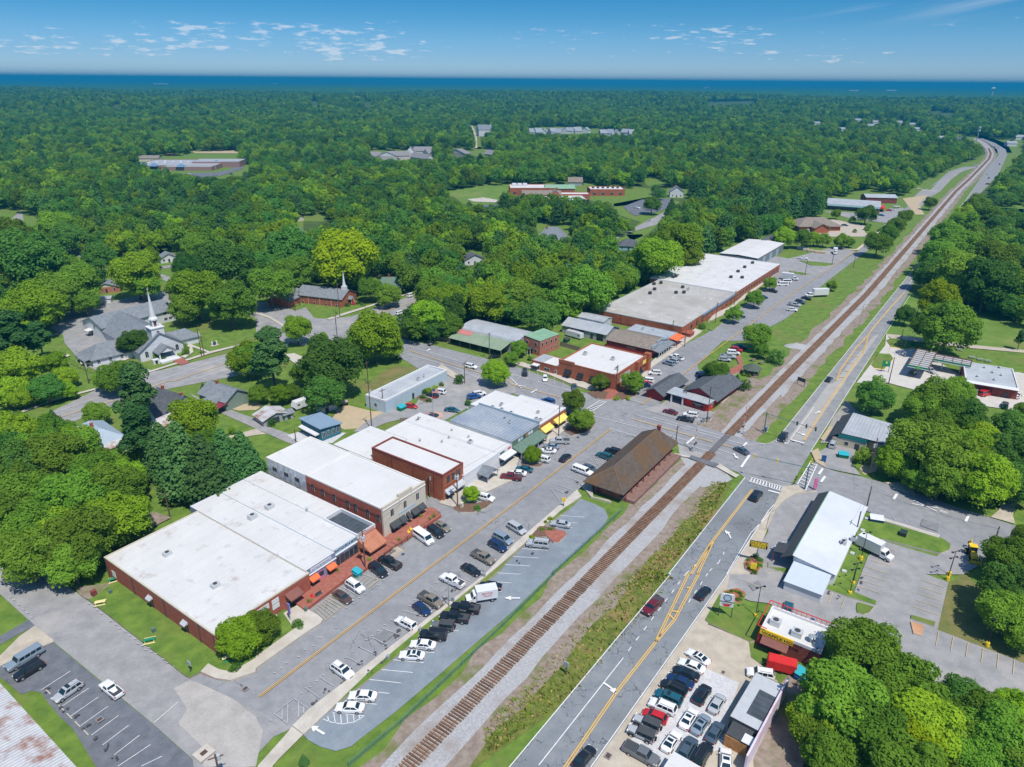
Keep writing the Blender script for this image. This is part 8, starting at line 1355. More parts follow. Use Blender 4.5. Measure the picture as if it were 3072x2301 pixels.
fence('board_fence',[(9,1245,345),(9,1415,335),(9,1600,385)],1.8,WOOD,'weathered board fence around the fountain plaza',boards=True);fence('board_fence',[(6,415,1330),(6,590,1380),(6,560,1420)],1.8,WOOD,'board fence of the warehouse yard',boards=True);fence('board_fence',[(5,1335,1220),(5,1440,1260)],1.6,WOODO,'reddish board fence beside the gabled cottage',boards=True);fence('board_fence',[(5,1510,1270),(5,1680,1300)],1.6,WOOD,'grey board fence left of the market shed',boards=True)
fence('iron_fence',[(10,1790,0),(10,1990,60),(10,2060,20)],1.2,CHAR,'black rail fence at the park edge beyond the red building');fence('iron_fence',[(4,660,1395),(4,760,1440),(4,610,1490),(4,820,1580)],1.2,CHAR,'low black fence beside the white church pickup');fence('railing',[(9,1480,1150),(9,1590,1150),(9,1260,1400),(9,1060,1540)],1.4,CHAR,'thin black railing along the raised brick patio',1.8);fence('railing',[(6,130,1500),(6,560,1620),(10,700,40)],1.1,CHAR,'dark railings along the restaurant ramp',1.8,rails=4);fence('post_row',[(11,1070,1225),(11,1470,1340)],.8,WHITE,'row of short white posts beside the kerb walk',2.6,rails=1)
fence('white_fence',[(5,1510,1657-100),(5,1690,1580)],.9,WHITE,'thin white rail fence at the rear lot pavement')
p=P(9,1530,318);e=empty('flagpole',p.x,p.y,.1,0,'flagpole with flags on the fountain plaza','flagpole');MB().cyl((0,0,0),(0,0,10.5),.07,.04,8).build('pole',GALV,e)
f=MB()
for i in range(7): f.quad((.05,0,9.1+i*.19),(1.9,.25,9.0+i*.19),(1.9,.25,9.19+i*.19),(.05,0,9.29+i*.19),i % 2)
f.quad((.05,-.02,9.7),(.85,.09,9.66),(.85,.09,10.45),(.05,-.02,10.45),2);f.build('flag',[RED,WHITE,BLUEP],e);MB().quad((.05,0,7.2),(1.2,.2,7.1),(1.2,.2,7.9),(.05,0,8)).build('lower_flag',DRED,e)
p=P(9,1530,290);e=empty('fountain',p.x,p.y,.12,0,'round red-rimmed fountain on the pink plaza','fountain');MB().cyl((0,0,0),(0,0,.35),2.2,2.2,20).build('basin',PAVER,e);MB().cyl((0,0,.36),(0,0,.40),1.8,1.8,20).build('water',GLASS,e);MB().cyl((0,0,.3),(0,0,1.3),.3,.15,8).build('column',BRICKD,e)
p=P(13,148,375,.4);e=empty('bathtub_planter',p.x,p.y,.1,UA,'white bathtub planter standing on the lawn by the signs','planter');MB().cyl((-.5,0,.1),(-.5,0,.6),.3,.4,12).cyl((.5,0,.1),(.5,0,.6),.3,.4,12).box(-.5,-.4,.12,.5,.4,.6).build('tub',WHITE,e)
p=P(9,1200,1475,.5);e=empty('ramp',p.x,p.y,0,UA,'grey zigzag concrete ramp below the brick patio','ramp');MB().box(-2.6,-.7,0,2.4,.7,.42).box(1.0,.7,0,2.4,3.6,.47).build('slab',CONCD,e);rr=MB()
for x0,y0,x1,y1 in ((-2.6,-.7,2.4,-.7),(-2.6,.7,1,.7),(2.4,-.7,2.4,3.6),(1,.7,1,3.6)): rr.cyl((x0,y0,1.3),(x1,y1,1.3),.04,.04,5).cyl((x0,y0,.8),(x1,y1,.8),.03,.03,5)
rr.build('handrail',WOOD,e)
MB_=MB()
st=empty('steps',*P(13,330,280),0,UA,'wide dark red steps down from the brick patio','steps');s_=MB()
for i in range(4): s_.box(-1.6-i*.45,-1.6,0,-1.15-i*.45,1.8,.45-i*.11)
s_.build('treads',DRED,st)
def bench(t,x,y,ang,m,label,name='bench'):
 b=P(t,x,y,.4);e=empty(name,b.x,b.y,.52 if t in (9,13) else .1,ang,label,'bench' if name=='bench' else 'chair');w=1.5 if name=='bench' else .6;MB().box(-w/2,-.25,.4,w/2,.25,.46).build('seat',m,e);MB().box(-w/2,.22,.46,w/2,.28,.9).build('backrest',m,e)
 for s in (-1,1): MB().box(s*(w/2-.08)-.04,-.22,0,s*(w/2-.08)+.04,.22,.4).build('leg',m,e)
for a in ((9,1320,1300,UA,YEL,'yellow chair on the brick patio before the cream front','chair'),(9,1340,1275,UA,YEL,'second yellow chair on the brick patio before the cream front','chair'),(13,490,205,UA,RED,'bright red chair near the patio edge','chair'),(13,545,185,UA,CHAR,'dark bench along the patio edge'),(9,640,1600,UA,GREENP,'green bench below the orange window awning'),(9,1425,1160,UA,CHAR,'dark chair at the patio end','chair'),(5,1575,1600,UA,CHAR,'dark bench in the rear lot pavement'),(6,60,1490,UA,WOOD,'bench by the office terrace')): bench(*a)
for i,(x,y) in enumerate(((9,1355),(9,1375))): pass
for t,x,y,r,lb in ((9,700,1625,.35,'flower tub with pink blooms left on the patio'),(9,975,1530,.4,'green potted plant beside the transformer pole'),(9,1235,1360,.5,'leafy planter beside the white van'),(9,1420,1155,.35,'round potted plant at the cream front'),(9,1535,1155,.5,'green planter at the far patio end'),(9,1500,1175,.35,'dark pot in the row at the far patio end'),(13,460,235,.5,'long leafy planter at the patio steps')):
 q=P(t,x,y,.7);e=empty('potted_plant',q.x,q.y,.5,0,lb,'potted plant');MB().cyl((0,0,0),(0,0,.45),r*.7,r*.9,10).build('pot',BRICKD,e);m_=MB();rr_=random.Random(int(x))
 for i in range(60): a,b_,c=rr_.gauss(0,r*.55),rr_.gauss(0,r*.55),.45+abs(rr_.gauss(0,r*.6));m_.add([(a-.1,b_,c),(a+.1,b_+.05,c+.05),(a,b_+.12,c+.1)],[(0,1,2)])
 m_.build('leaves',F_MID,e)
for t,x,y,s,lb in ((12,1762,1550,1.0,'square storm drain grate in its pale concrete pad'),(12,865,1262,.8,'rusty drain grate in the corner lot'),(12,2120,995,.8,'drain grate in front of the curved corner'),(14,830,1575,.9,'kerb drain at the concrete lot entrance'),(14,1822,852,.5,'small drain cover in the tan concrete')):
 q=P(t,x,y);e=empty('drain_grate',q.x,q.y,ZM-.01,UA,lb,'drain');MB().cbox(0,0,0,s*(2.6 if x==1762 else 1.25),s*(2.4 if x==1762 else 1.25),.02).build('surround',CONC if x==1762 else ASPHW,e);g=MB().cbox(0,0,.02,s,s*.8,.015);g.build('grate',mat('rust_iron',(.10,.06,.045),.8,var=.2),e)
g_=MB();rr_=random.Random(3)
q=P(7,250,1335)
mb=MB();n=14
for j in range(5):
 for i in range(n): a=6.283*i/n;k=1-j/5;mb.v.append((q.x+4.5*k*math.cos(a)*(1+.15*rr_.random()),q.y+3*k*math.sin(a)*(1+.15*rr_.random()),1.3*(j/5)**.8+.05))
for j in range(4):
 for i in range(n): mb.f.append((j*n+i,j*n+(i+1) % n,(j+1)*n+(i+1) % n,(j+1)*n+i));mb.m.append(0)
mb.f.append(tuple(4*n+i for i in range(n)));mb.m.append(0);tag(mb.build('gravel_pile',BALL),'small pile of pale gravel beside the railway','gravel pile')
for i,(x,y,l,m,lb) in enumerate(((300,490,7,LGREY,'stack of grey sheets in the lumber yard'),(345,505,6,CONCD,'stack of pale boards in the lumber yard'),(400,515,8,SAND,'long stack of tan timber in the lumber yard'),(450,525,6,SAND,'end stack of tan timber in the lumber yard'))):
 q=P(7,x,y,.5);e=empty('lumber_stack',q.x,q.y,.08,-.4,lb,'lumber');b_=MB()
 for j in range(3): b_.box(-l/2,-1.4+j*.05,j*.38,l/2,1.4-j*.1,j*.38+.32)
 b_.build('boards',m,e)
q=P(3,1800,1215);e=empty('cell_tower',q.x,q.y,0,0,'tall monopole tower with antenna rings at the far bend of the highway','tower');h=hgt(q,3,1085);MB().cyl((0,0,0),(0,0,h),.9,.5,8).build('mast',GALV,e)
for z in (h-3,h-8): MB().cyl((0,0,z-1.3),(0,0,z+1.3),2.6,2.6,8).build('antenna_ring',LGREY,e)
q=P(3,1932,815,0);q=q*.62;e=empty('water_tower',q.x,q.y,0,0,'white bulb water tower on the horizon at the right','water tower');h=78;MB().cyl((0,0,0),(0,0,h-12),4,3,10).build('stem',WHITE,e);MB().cyl((0,0,h-14),(0,0,h-6),4,13,14).cyl((0,0,h-6),(0,0,h),13,6,14).build('tank',WHITE,e)
def weeds():
 r=random.Random(5);mb=MB();A=[P(*p) for p in [(14,-200,1560),(14,560,1010),(14,1400,40),(10,1290,1640),(10,1680,1250),(10,1860,860)]];C_=[P(*p) for p in [(13,1950,1330),(14,300,760),(14,800,180),(10,1110,1580),(10,1480,1180),(10,1720,850)]]
 for k in range(4200):
  i=r.randrange(5);u,v=r.random(),r.random();p=(A[i]*(1-u)+A[i+1]*u)*(1-v)+(C_[i]*(1-u)+C_[i+1]*u)*v;h=r.uniform(.12,.5)*(1.2-v*.6);a=r.random()*6.28;w=r.uniform(.15,.4);dx,dy=w*math.cos(a),w*math.sin(a)
  mb.add([(p.x-dx,p.y-dy,0),(p.x+dx,p.y+dy,0),(p.x+dx*.7+r.uniform(-.3,.3),p.y+dy*.7,h),(p.x-dx*.7,p.y-dy*.7+r.uniform(-.3,.3),h*.9)],[(0,1,2,3)],r.choice((0,1,1,2)))
 tag(mb.build('tall_weeds',[F_LIGHT,mat('olive',(.17,.22,.04),.9,var=.2),mat('straw',(.40,.29,.12),.9,var=.2)]),'tall green and straw coloured weeds on the bank between railway and highway','weeds',kind='stuff')
weeds()
# ================================================================== trees
def leafmesh(name,lobes,n,size,m,up=0.35,seed=1,flat=1.0):
 """leaf clumps scattered over overlapping lobes: many small faces, uneven outline, gaps"""
 r=np.random.default_rng(seed);L=np.array(lobes);vol=L[:,3]**2;pick=r.choice(len(L),n,p=vol/vol.sum())
 d=r.normal(size=(n,3));d[:,2]=np.where(r.random(n)<0.8,np.abs(d[:,2])*0.9+0.0,d[:,2]);d /= np.linalg.norm(d,axis=1)[:,None]
 rad=L[pick,3]*(1-0.35*r.random(n)**2.2+0.25*r.random(n)**9);c=L[pick,:3]+d*rad[:,None]*np.array([1,1,flat])
 nrm=d+r.normal(size=(n,3))*0.42;nrm[:,2]+=up;nrm /= np.linalg.norm(nrm,axis=1)[:,None]
 t=np.cross(nrm,r.normal(size=(n,3)));t /= np.linalg.norm(t,axis=1)[:,None];b=np.cross(nrm,t)
 s=size*(0.6+0.8*r.random(n))[:,None];k=(0.55+0.5*r.random(n))[:,None]
 v=np.stack([c-t*s,c-b*s*k,c+t*s,c+b*s*k],1).reshape(-1,3)
 me=bpy.data.meshes.new(name);me.vertices.add(4*n);me.vertices.foreach_set('co',v.ravel())
 me.loops.add(4*n);me.loops.foreach_set('vertex_index',np.arange(4*n));me.polygons.add(n);me.polygons.foreach_set('loop_start',np.arange(0,4*n,4))
 me.materials.append(m);me.update(calc_edges=True);return me
def lobes_round(seed,R0,H0,n=26,sub=0.36):
 """unit tree: crown centre height H0, crown radius R0, lobes spread through an uneven ellipsoid"""
 r=np.random.default_rng(seed);o=[(0,0,H0,R0*0.62)]
 for i in range(n):
  u=-0.72+1.67*(i+0.5)/n;u=min(u,0.95);ph=i*2.399+r.normal()*0.4;q=math.sqrt(max(0,1-u*u));k=R0*(0.66+0.22*r.random())
  o.append((k*q*math.cos(ph),k*q*math.sin(ph),H0+k*u*0.95,R0*sub*(0.48+0.85*r.random())))
 return o
def lobes_cone(seed,R0,H,n=34):
 r=np.random.default_rng(seed);o=[]
 for i in range(n):
  k=(i+0.5)/n;z=H*(0.12+0.86*k);w=R0*(1-k)**0.8;ph=i*2.399;o.append((w*.55*math.cos(ph),w*.55*math.sin(ph),z,w*0.5+0.28))
 return o
def lobes_pine(seed,R0,H,n=20):
 r=np.random.default_rng(seed);o=[]
 for i in range(n):
  k=(i+0.5)/n;z=H*(0.42+0.54*k);w=R0*(1-0.75*k**1.6)*(0.5+0.7*r.random());ph=i*2.399+r.normal()*.5
  o.append((w*.7*math.cos(ph),w*.7*math.sin(ph),z,R0*0.34*(0.8+.5*r.random())))
 return o
def trunkmesh(name,H,r0,seed,spread,top=None):
 rr=random.Random(seed);mb=MB();hh=H*0.45;mb.cyl((0,0,-0.3),(0.1,0,hh),r0,r0*0.65,8)
 if top: mb.cyl((0.1,0,hh),(0,0,top),r0*0.65,r0*0.12,6)
 for i in range(6):
  a=i*1.05+rr.random();z=hh*(0.6+0.4*rr.random());mb.cyl((0.05,0,z),(spread*.7*math.cos(a),spread*.7*math.sin(a),z+H*(0.16+0.2*rr.random())),r0*0.38,r0*0.10,5)
 me_o=mb.build(name,BARK);me=me_o.data;bpy.data.objects.remove(me_o);return me
TPL={}
def reg(kind,idx,crown,trunk,r,h): TPL.setdefault(kind,[]).append((crown,trunk,r,h))
for i in range(3):
 for kind,m in (('mid',F_MID),('light',F_LIGHT),('dark',F_DARK)):
  lb=lobes_round(10+i,5.0,6.1+0.4*i,34+4*i)
  reg(kind,i,leafmesh('crown',lb,15000,0.22,m,seed=20+i),trunkmesh('trunk',9,0.32,i,3.5),5.0,11.2+0.4*i)
reg('yellow',0,leafmesh('crown',lobes_round(31,5.0,6.6,30),15000,0.22,F_YEL,seed=31),trunkmesh('trunk',9,0.32,3,3.5),5.0,11.6)
for i in range(2):
 reg('pine',i,leafmesh('crown',lobes_pine(40+i,3.6,15,24),9000,0.22,F_PINE,seed=41+i,up=0.5),trunkmesh('trunk',15,0.28,5+i,2.2,14.5),3.6,15.5)
reg('cedar',0,leafmesh('crown',lobes_cone(50,3.4,10.5),10000,0.20,F_PINE,seed=51,up=0.5),trunkmesh('trunk',8,0.22,7,1.5,9),3.4,11.0)
reg('bush',0,leafmesh('foliage',lobes_round(60,1.0,0.75,14,0.45),900,0.10,F_MID,seed=61),None,1.0,1.7)
reg('bush',1,leafmesh('foliage',lobes_round(62,1.0,0.7,12,0.45),900,0.10,F_DARK,seed=63),None,1.0,1.65)
reg('ybush',0,leafmesh('foliage',lobes_round(64,1.0,0.7,12,0.45),900,0.10,F_YEL,seed=65),None,1.0,1.65)
TREES=[]
def tree(kind,x,y,r,h,label,group=None,name=None,cat=None,rot=None):
 v=TPL[kind][random.randrange(len(TPL[kind]))];bush=kind in ('bush','ybush')
 name=name or {'pine': 'pine_tree','cedar': 'cedar_tree','bush': 'shrub','ybush': 'shrub'}.get(kind,'shade_tree')
 cat=cat or {'bush': 'shrub','ybush': 'shrub','pine': 'pine tree','cedar': 'evergreen tree'}.get(kind,'tree')
 rot=random.uniform(0,6.28) if rot is None else rot
 sc=(r/v[2]*random.uniform(.94,1.06),r/v[2]*random.uniform(.94,1.06),h/v[3])
 if bush:
  o=bpy.data.objects.new(name,v[0]);COL.objects.link(o);o.location=(x,y,0.1);o.rotation_euler.z=rot;o.scale=sc
  return tag(o,label,cat,group)
 e=empty(name,x,y,0,rot,label,cat,group);e.scale=sc
 for nm,me in (('crown',v[0]),('trunk',v[1])):
  o=bpy.data.objects.new(nm,me);COL.objects.link(o);o.parent=e
 return e
def tpx(t,x,y,rpx,kind,label,group=None,hr=None,name=None,cat=None):
 """tree whose crown centre is seen at (x, y) with a crown rpx wide either side"""
 hr=hr or {'pine': 3.6,'cedar': 3.1,'bush': 1.6,'ybush': 1.6}.get(kind,2.2);zc=3.0
 for _ in range(6):
  p=P(t,x,y,zc);d=math.sqrt(p.length_squared+(CAM_H-zc)**2)
  fwd=p.y*math.cos(PITCH)+(CAM_H-zc)*math.sin(PITCH)
  r=rpx/2.876/FPX*fwd;h=r*hr;zc=h*(0.5 if kind in ('bush','ybush','cedar') else 0.58)
 r=max(r,0.35);return tree(kind,p.x,p.y,r,h,label,group,name,cat)
HAND=[]
G1='trees crowding the corner west of the white-roofed brick building'
for a in [
 (8,330,1250,240,'mid',G1),(8,700,1330,270,'mid',G1),(8,1000,1150,230,'light',G1),(8,230,1480,230,'mid',G1),(8,620,1530,200,'mid',G1),(8,950,880,200,'mid',G1),(8,600,1000,250,'mid',G1),(8,200,980,240,'mid',G1),(8,-40,1200,240,'mid',G1),
 (8,180,700,220,'dark',G1),(8,470,640,220,'mid',G1),(8,620,560,180,'mid',G1),(8,820,760,180,'mid',G1),(8,-60,620,220,'dark',G1),(8,120,420,190,'light',G1),(8,380,420,150,'mid',G1),(8,-80,380,150,'light',G1),(8,970,680,110,'mid',G1),(8,1010,1290,130,'mid',G1),(8,800,1440,140,'mid',G1),
 ]:
 t,x,y,r,k,g=a;HAND.append((t,x,y,r,k,None,g))
CW=['big mid green','rounded roof-side','bright green middle','lower left','lowest middle','upper right','central','middle left','leftmost middle','dark upper left','upper middle','top right','dense right','dark leftmost upper','bright top left','small top','bright leftmost top','small lawn-side','small roof-edge','street-side']
LBL=[
 (8,1180,110,190,'pine','tall pine with a full round top beside the white gabled house'),(8,1210,420,170,'pine','dark pine between the blue metal roof and the white gabled house'),
 (8,1660,320,200,'light','bright green round tree in front of the white gabled house'),(8,1560,640,250,'cedar','biggest dark evergreen of the clump behind the white-roofed building'),(8,1760,720,230,'cedar','evergreen at the roof-side front of the evergreen clump'),
 (8,1400,560,180,'cedar','dark evergreen at the lawn side of the evergreen clump'),(8,1930,640,200,'cedar','silvery evergreen near the two-storey white wall'),(8,2090,620,170,'cedar','brownish evergreen beside the narrow drive'),(8,1180,640,110,'bush','low leafy thicket at the foot of the dark evergreens'),
 (8,830,250,100,'mid','small wispy tree behind the chimney of the blue metal roof'),(8,455,300,60,'cedar','small conical evergreen beside the highway kerb'),(8,590,390,70,'mid','small tree between the road and the blue metal roof'),(8,1760,480,120,'mid','leafy tree behind the bright round tree'),
 (13,20,450,150,'mid','full green tree on the lawn in front of the long brick wall'),(12,2060,520,180,'light','bright maple over the picnic tables at the brick corner'),(13,60,510,90,'mid','lower side crown of the lawn trees by the sidewalk'),
 (12,2030,800,45,'bush','low shrub beside the curved sidewalk corner'),(13,360,430,45,'bush','round clipped shrub by the patio steps'),(13,410,1590,45,'cedar','small young conifer on the lower grass corner'),
 (9,1860,950,70,'light','young tree in the mulch island beside the orange brick shop'),(10,180,610,75,'light','young green tree on the mulch island by the green awning'),
 (10,530,140,105,'mid','dark-leaved street tree at the corner crossing'),(10,600,310,100,'mid','spreading street tree on the curved mulch bed'),(6,760,1640,70,'mid','slim street tree before the arched brick wall'),(6,1040,1630,95,'mid','rounded street tree at the mural corner'),
 (6,1760,1550,100,'mid','round tree beside the brick steps plaza'),(6,2120,1240,110,'mid','round tree on the park lawn near the parked pickups'),(6,2160,1370,60,'mid','small tree beside the park picnic tables'),
 (6,1915,1055,70,'mid','small street tree by the raised walk of the brick block'),(6,2095,920,70,'mid','street tree farther up the brick block pavement'),(7,20,790,55,'mid','street tree at the far end of the brick block pavement'),(7,550,805,42,'mid','lone round tree on the verge by the long box truck'),
 (7,950,440,100,'mid','trackside tree nearest the yard of the row along the street'),(7,1040,350,75,'mid','second of the trackside row from the yard',),(7,1110,290,70,'mid','third of the trackside row from the yard'),(7,1190,210,60,'mid','far end tree of the trackside row'),
 (7,70,1430,70,'bush','round dark shrub beside the pale gravel pile'),(7,-20,1240,45,'bush','shrub at the park edge near the railway'),(10,2010,20,50,'bush','dense shrub behind the red building fence'),
 (7,1190,1060,80,'dark','small dark round tree beside the highway near the driveway'),(7,1470,930,160,'yellow','bright yellow-green tree in the roadside pair'),(7,1560,1150,230,'mid','huge spreading tree on the meadow by the filling station'),(7,1380,1170,120,'mid','side crown of the huge spreading meadow tree'),
 (11,920,100,140,'dark','dense conical evergreen standing alone on the grass wedge'),(11,1450,140,190,'mid','big tree between the filling station and the side road'),(11,1330,240,140,'mid','roadside tree above the bright maples'),(11,1700,270,170,'dark','dark magnolia with pale blossom beside the shop yard'),(11,1640,60,120,'mid','tree at the filling station corner'),
 (11,1270,520,220,'mid','bright maple nearest the teal-trimmed shed'),(11,1100,660,140,'light','low leafy tree by the side road bend'),(11,1560,640,260,'mid','large bright maple in the middle of the roadside clump'),(11,1880,800,240,'light','yellow-green maple at the lower right of the clump'),(11,1500,820,180,'mid','low front maple over the side road kerb'),(11,1850,560,180,'light','pale maple at the back of the roadside clump'),(11,1250,720,130,'mid','lower maple beside the utility pole'),(11,2100,620,200,'dark','dark tree right of the yellow-green maple'),(11,2130,380,160,'dark','dark tree beyond the lawn behind the maples'),(11,2150,860,170,'dark','dark tree over the side driveway'),(11,2200,220,60,'mid','small tree by the green jeep parking'),
 (11,820,635,75,'bush','big oval shrub beside the dumpster yard'),(11,2100,1500,200,'mid','broad tree behind the yellow backhoe'),(15,2100,120,230,'dark','dark tree above the dry bank'),(15,2050,330,200,'mid','tree on the dry bank beside the parking lot'),(15,2200,500,150,'mid','edge tree at the end of the dry bank'),(11,2260,1350,120,'mid','tree at the right edge beyond the backhoe'),
 (15,830,640,270,'mid','great tree overhanging the white diner roof'),(15,1000,850,210,'mid','middle crown behind the diner by the parking lot'),(15,620,1080,320,'mid','largest round tree beside the red trailer'),(15,430,1250,230,'light','front crown above the gravel lane'),(15,850,1300,290,'mid','broad lower tree right of the gravel lane'),(15,1310,1030,190,'mid','tree against the lower parking lot edge'),(15,1300,1480,230,'yellow','yellow-green tree in the lower clump'),(15,1360,1270,120,'yellow','smaller yellow-green crown in the lower clump'),(15,1680,1080,190,'dark','dark tree against the pale parking slab'),(15,1640,1330,210,'mid','dense tree low in the lower right wood'),(15,1900,1250,230,'mid','full tree below the pale parking slab'),(15,2160,1150,170,'light','light crown at the right edge by the parking lot'),(15,1800,1560,200,'mid','bottom tree of the lower right wood'),(15,2110,1500,230,'mid','bottom right corner tree'),(15,1560,1600,150,'mid','small-leaved tree at the bottom of the wood'),(15,1040,1560,200,'mid','low tree beside the yellow-green crowns'),(15,560,1560,220,'mid','bottom tree beside the gravel lane'),
 (4,1150,1290,115,'dark','round dark tree beside the white church porch'),(4,1680,850,210,'light','tall bright tree right of the church hall'),(4,1600,1000,130,'mid','lower tree against the church hall'),(4,1990,950,190,'mid','wide tree over the church lawn with a clear trunk'),
 (4,1000,1590,140,'mid','broad low tree by the church drive entrance'),(4,900,1620,90,'mid','left half tree by the church drive entrance'),(4,2120,1440,150,'light','bright tree across the road from the church sign'),(5,130,1420,170,'pine','tall shaggy spruce beside the sage green house'),(5,350,1180,115,'light','bright slender tree at the road junction'),(5,570,1260,55,'mid','small tree beside the brown shingled roof'),
 (5,-20,1430,150,'mid','green tree behind the sage green house'),(5,640,1490,250,'dark','huge dark oak by the long pale blue building'),(5,1020,1230,210,'light','big bright maple beside the main road bend'),(5,1150,1330,120,'light','right side crown of the roadside maple'),(5,880,1330,130,'mid','middle crown behind the dark oak'),
 (5,430,1560,110,'mid','low tree at the foot of the dark oak'),(9,590,60,160,'dark','front crown of the dark oak over the grass'),(5,1650,960,170,'light','bright tree beside the grey gabled cottage'),(5,1540,850,140,'mid','tree behind the grey gabled cottage'),(5,1660,1140,110,'mid','lower tree by the market shed'),
 (5,2070,1550,110,'light','young star-shaped tree beside the crossroads'),(5,2200,1440,60,'mid','small tree by the brick two-storey office'),(6,60,1340,70,'mid','small tree at the brick office corner'),(6,10,1420,50,'mid','small low tree by the office terrace'),(9,200,90,85,'light','round bright tree behind the rusty garage'),(9,20,90,80,'mid','leafy shrub tree behind the rusty garage'),(9,310,70,70,'mid','tree left of the parked travel trailer'),
 (9,130,340,35,'bush','round hedge shrub in front of the old garage'),(9,230,290,28,'bush','small round shrub at the old garage wall'),(8,1750,30,28,'cedar','columnar evergreen at the sage house corner'),(5,1750,1620,45,'bush','pointed shrub in the pavement bed'),
 (4,250,1000,220,'light','bright tree at the bend of the church parking lot'),(4,400,900,200,'mid','tall tree behind the bright tree at the parking bend'),(4,660,800,180,'mid','tree beside the small brick house'),(4,720,940,110,'mid','lower tree beside the open carport'),(4,850,560,130,'dark','dark round tree on the residential street corner'),(4,1170,700,190,'light','pale spreading tree behind the brick house'),(4,1230,800,120,'mid','tree beside the church parking lot'),
 (4,230,560,260,'dark','large grey-green tree left of the brick house'),(4,100,380,170,'mid','tree beside the curving residential street'),(4,480,310,150,'mid','tree inside the bend of the residential street'),(4,600,380,130,'dark','dark tree behind the curving street'),(4,600,660,110,'mid','tree in front of the residential street'),(4,80,750,140,'mid','tree at the left edge above the drive'),(4,70,640,170,'dark','dark tree at the left edge'),
 (4,90,980,60,'bush','leafy bush by the pale drive'),(4,250,1130,100,'mid','low tree above the pale driveway'),(4,100,1280,180,'pine','loose pine above the bare tree'),(4,330,1260,100,'pine','pine beside the small concrete pad'),(4,120,1520,180,'light','bright tree at the left edge by the bare trunk'),(4,480,1480,110,'light','yellowish magnolia beside the wire fence'),(4,560,1590,90,'light','lower yellowish magnolia by the wire fence'),(4,10,1170,90,'mid','tree at the left edge near the pale driveway'),
 (8,90,50,130,'light','bright roadside tree at the left edge above the road'),(8,190,120,90,'light','lower bright roadside tree'),(8,400,40,120,'dark','dark pine-like roadside tree'),(8,580,60,70,'light','small light roadside tree with a slim trunk'),(8,350,160,30,'bush','thin leafless shrub by the footpath'),
 (4,1620,640,120,'dark','dark tree by the residential side street'),(4,1950,620,220,'dark','wide grey-green oak behind the church trees'),(4,2150,700,110,'mid','tree between the oak and the brick church lot'),(4,1700,470,120,'mid','tree above the little white cottage'),(4,1280,560,90,'light','bright tree left of the little white cottage'),
 (5,120,800,170,'mid','low tree over the brick church parking lot'),(5,300,480,200,'dark','tall dark tree behind the brick church'),(5,330,700,150,'mid','tree behind the brick church lot'),(5,760,590,240,'yellow','brilliant yellow-green tree behind the brick church'),(5,620,640,110,'light','side crown of the brilliant yellow-green tree'),(5,860,760,90,'light','lower crown behind the white steeple'),(5,980,830,100,'mid','tree between the steeple and the green roof'),(5,1140,880,100,'mid','spreading tree on the lawn right of the brick church'),(5,1240,620,110,'mid','tree behind the green shingled roof'),(5,40,620,130,'dark','tall spruce left of the brick church wood'),
 (6,60,900,170,'mid','tree behind the market shed roof'),(6,370,800,170,'mid','big tree above the grey warehouse'),(6,650,830,210,'mid','large tree beside the flat grey roof'),(6,250,1060,150,'dark','dark round tree between the office and the warehouse'),(6,520,1040,70,'light','light tree at the warehouse corner'),(6,850,780,110,'light','bright crown beside the flat grey roof'),(6,950,720,120,'mid','tree at the back corner of the flat roofs'),(5,2000,950,170,'light','bright tree above the market shed'),(5,2160,850,150,'mid','crown behind the market shed'),(6,1250,560,190,'light','bright round tree behind the big white roof'),(6,1420,430,190,'light','tallest bright tree behind the big white roof'),(6,1520,560,110,'light','bright tree touching the big white roof'),(6,1180,640,110,'mid','tree at the corner of the big white roof'),
 (6,1026,320,32,'mid','slim tree beside the school road'),(6,1210,110,70,'mid','parking lot tree at the school'),(6,1375,140,60,'cedar','tall dark conifer beside the school road'),(6,580,240,60,'pine','bare-limbed pine behind the yellow house'),
 (7,850,190,75,'mid','round tree in front of the flat strip of shops'),(7,730,240,32,'bush','small round tree in the bank car park'),(7,590,190,38,'light','small tree at the strip shops'),(7,860,310,30,'bush','shrub on the red clay island'),(7,750,340,18,'bush','tiny shrub in the bank bed'),(7,500,320,30,'bush','shrub at the bank entrance'),(7,1400,95,50,'mid','tree on the sandy crossing'),(7,700,425,45,'mid','tree at the end of the yard hedge row'),(7,640,420,60,'mid','tree in the hedge row by the yard'),(7,480,410,55,'mid','middle tree of the yard hedge row'),(7,400,400,60,'light','lighter tree of the yard hedge row'),(7,300,400,75,'mid','tree of the hedge row behind the bank'),(7,140,380,85,'light','first tree of the hedge row behind the white roof'),
 (7,1400,700,130,'dark','dark pine leaning over the highway'),(7,1480,560,150,'mid','roadside tree shading the highway'),(7,1650,700,200,'mid','tall tree in the meadow wood'),(7,1900,780,220,'dark','deep green tree in the meadow wood'),(7,2120,800,200,'mid','edge tree of the meadow wood'),(7,1700,500,170,'mid','tree at the back of the meadow wood'),(7,1950,600,190,'mid','rear crown of the meadow wood'),(7,2180,620,150,'dark','dark rear crown of the meadow wood'),(7,1550,380,140,'mid','tree by the far bend of the highway'),(7,1700,280,120,'mid','tree below the far highway verge'),(7,1780,800,170,'mid','front crown of the meadow wood'),(7,2060,950,120,'dark','low crown at the meadow edge'),(7,1700,190,80,'light','pale tree in blossom by the far highway'),(7,1800,130,110,'mid','tree above the blossoming tree'),(7,1900,220,110,'mid','round tree by the back garden'),(7,2010,290,100,'dark','dark round tree by the back garden'),(7,2170,290,100,'dark','dark tree at the right edge above the meadow'),(7,2180,1270,50,'pine','pine edge at the right above the track'),
 ]
for a in LBL: HAND.append((a[0],a[1],a[2],a[3],a[4],a[5],None))
rng_names=['left-hand']
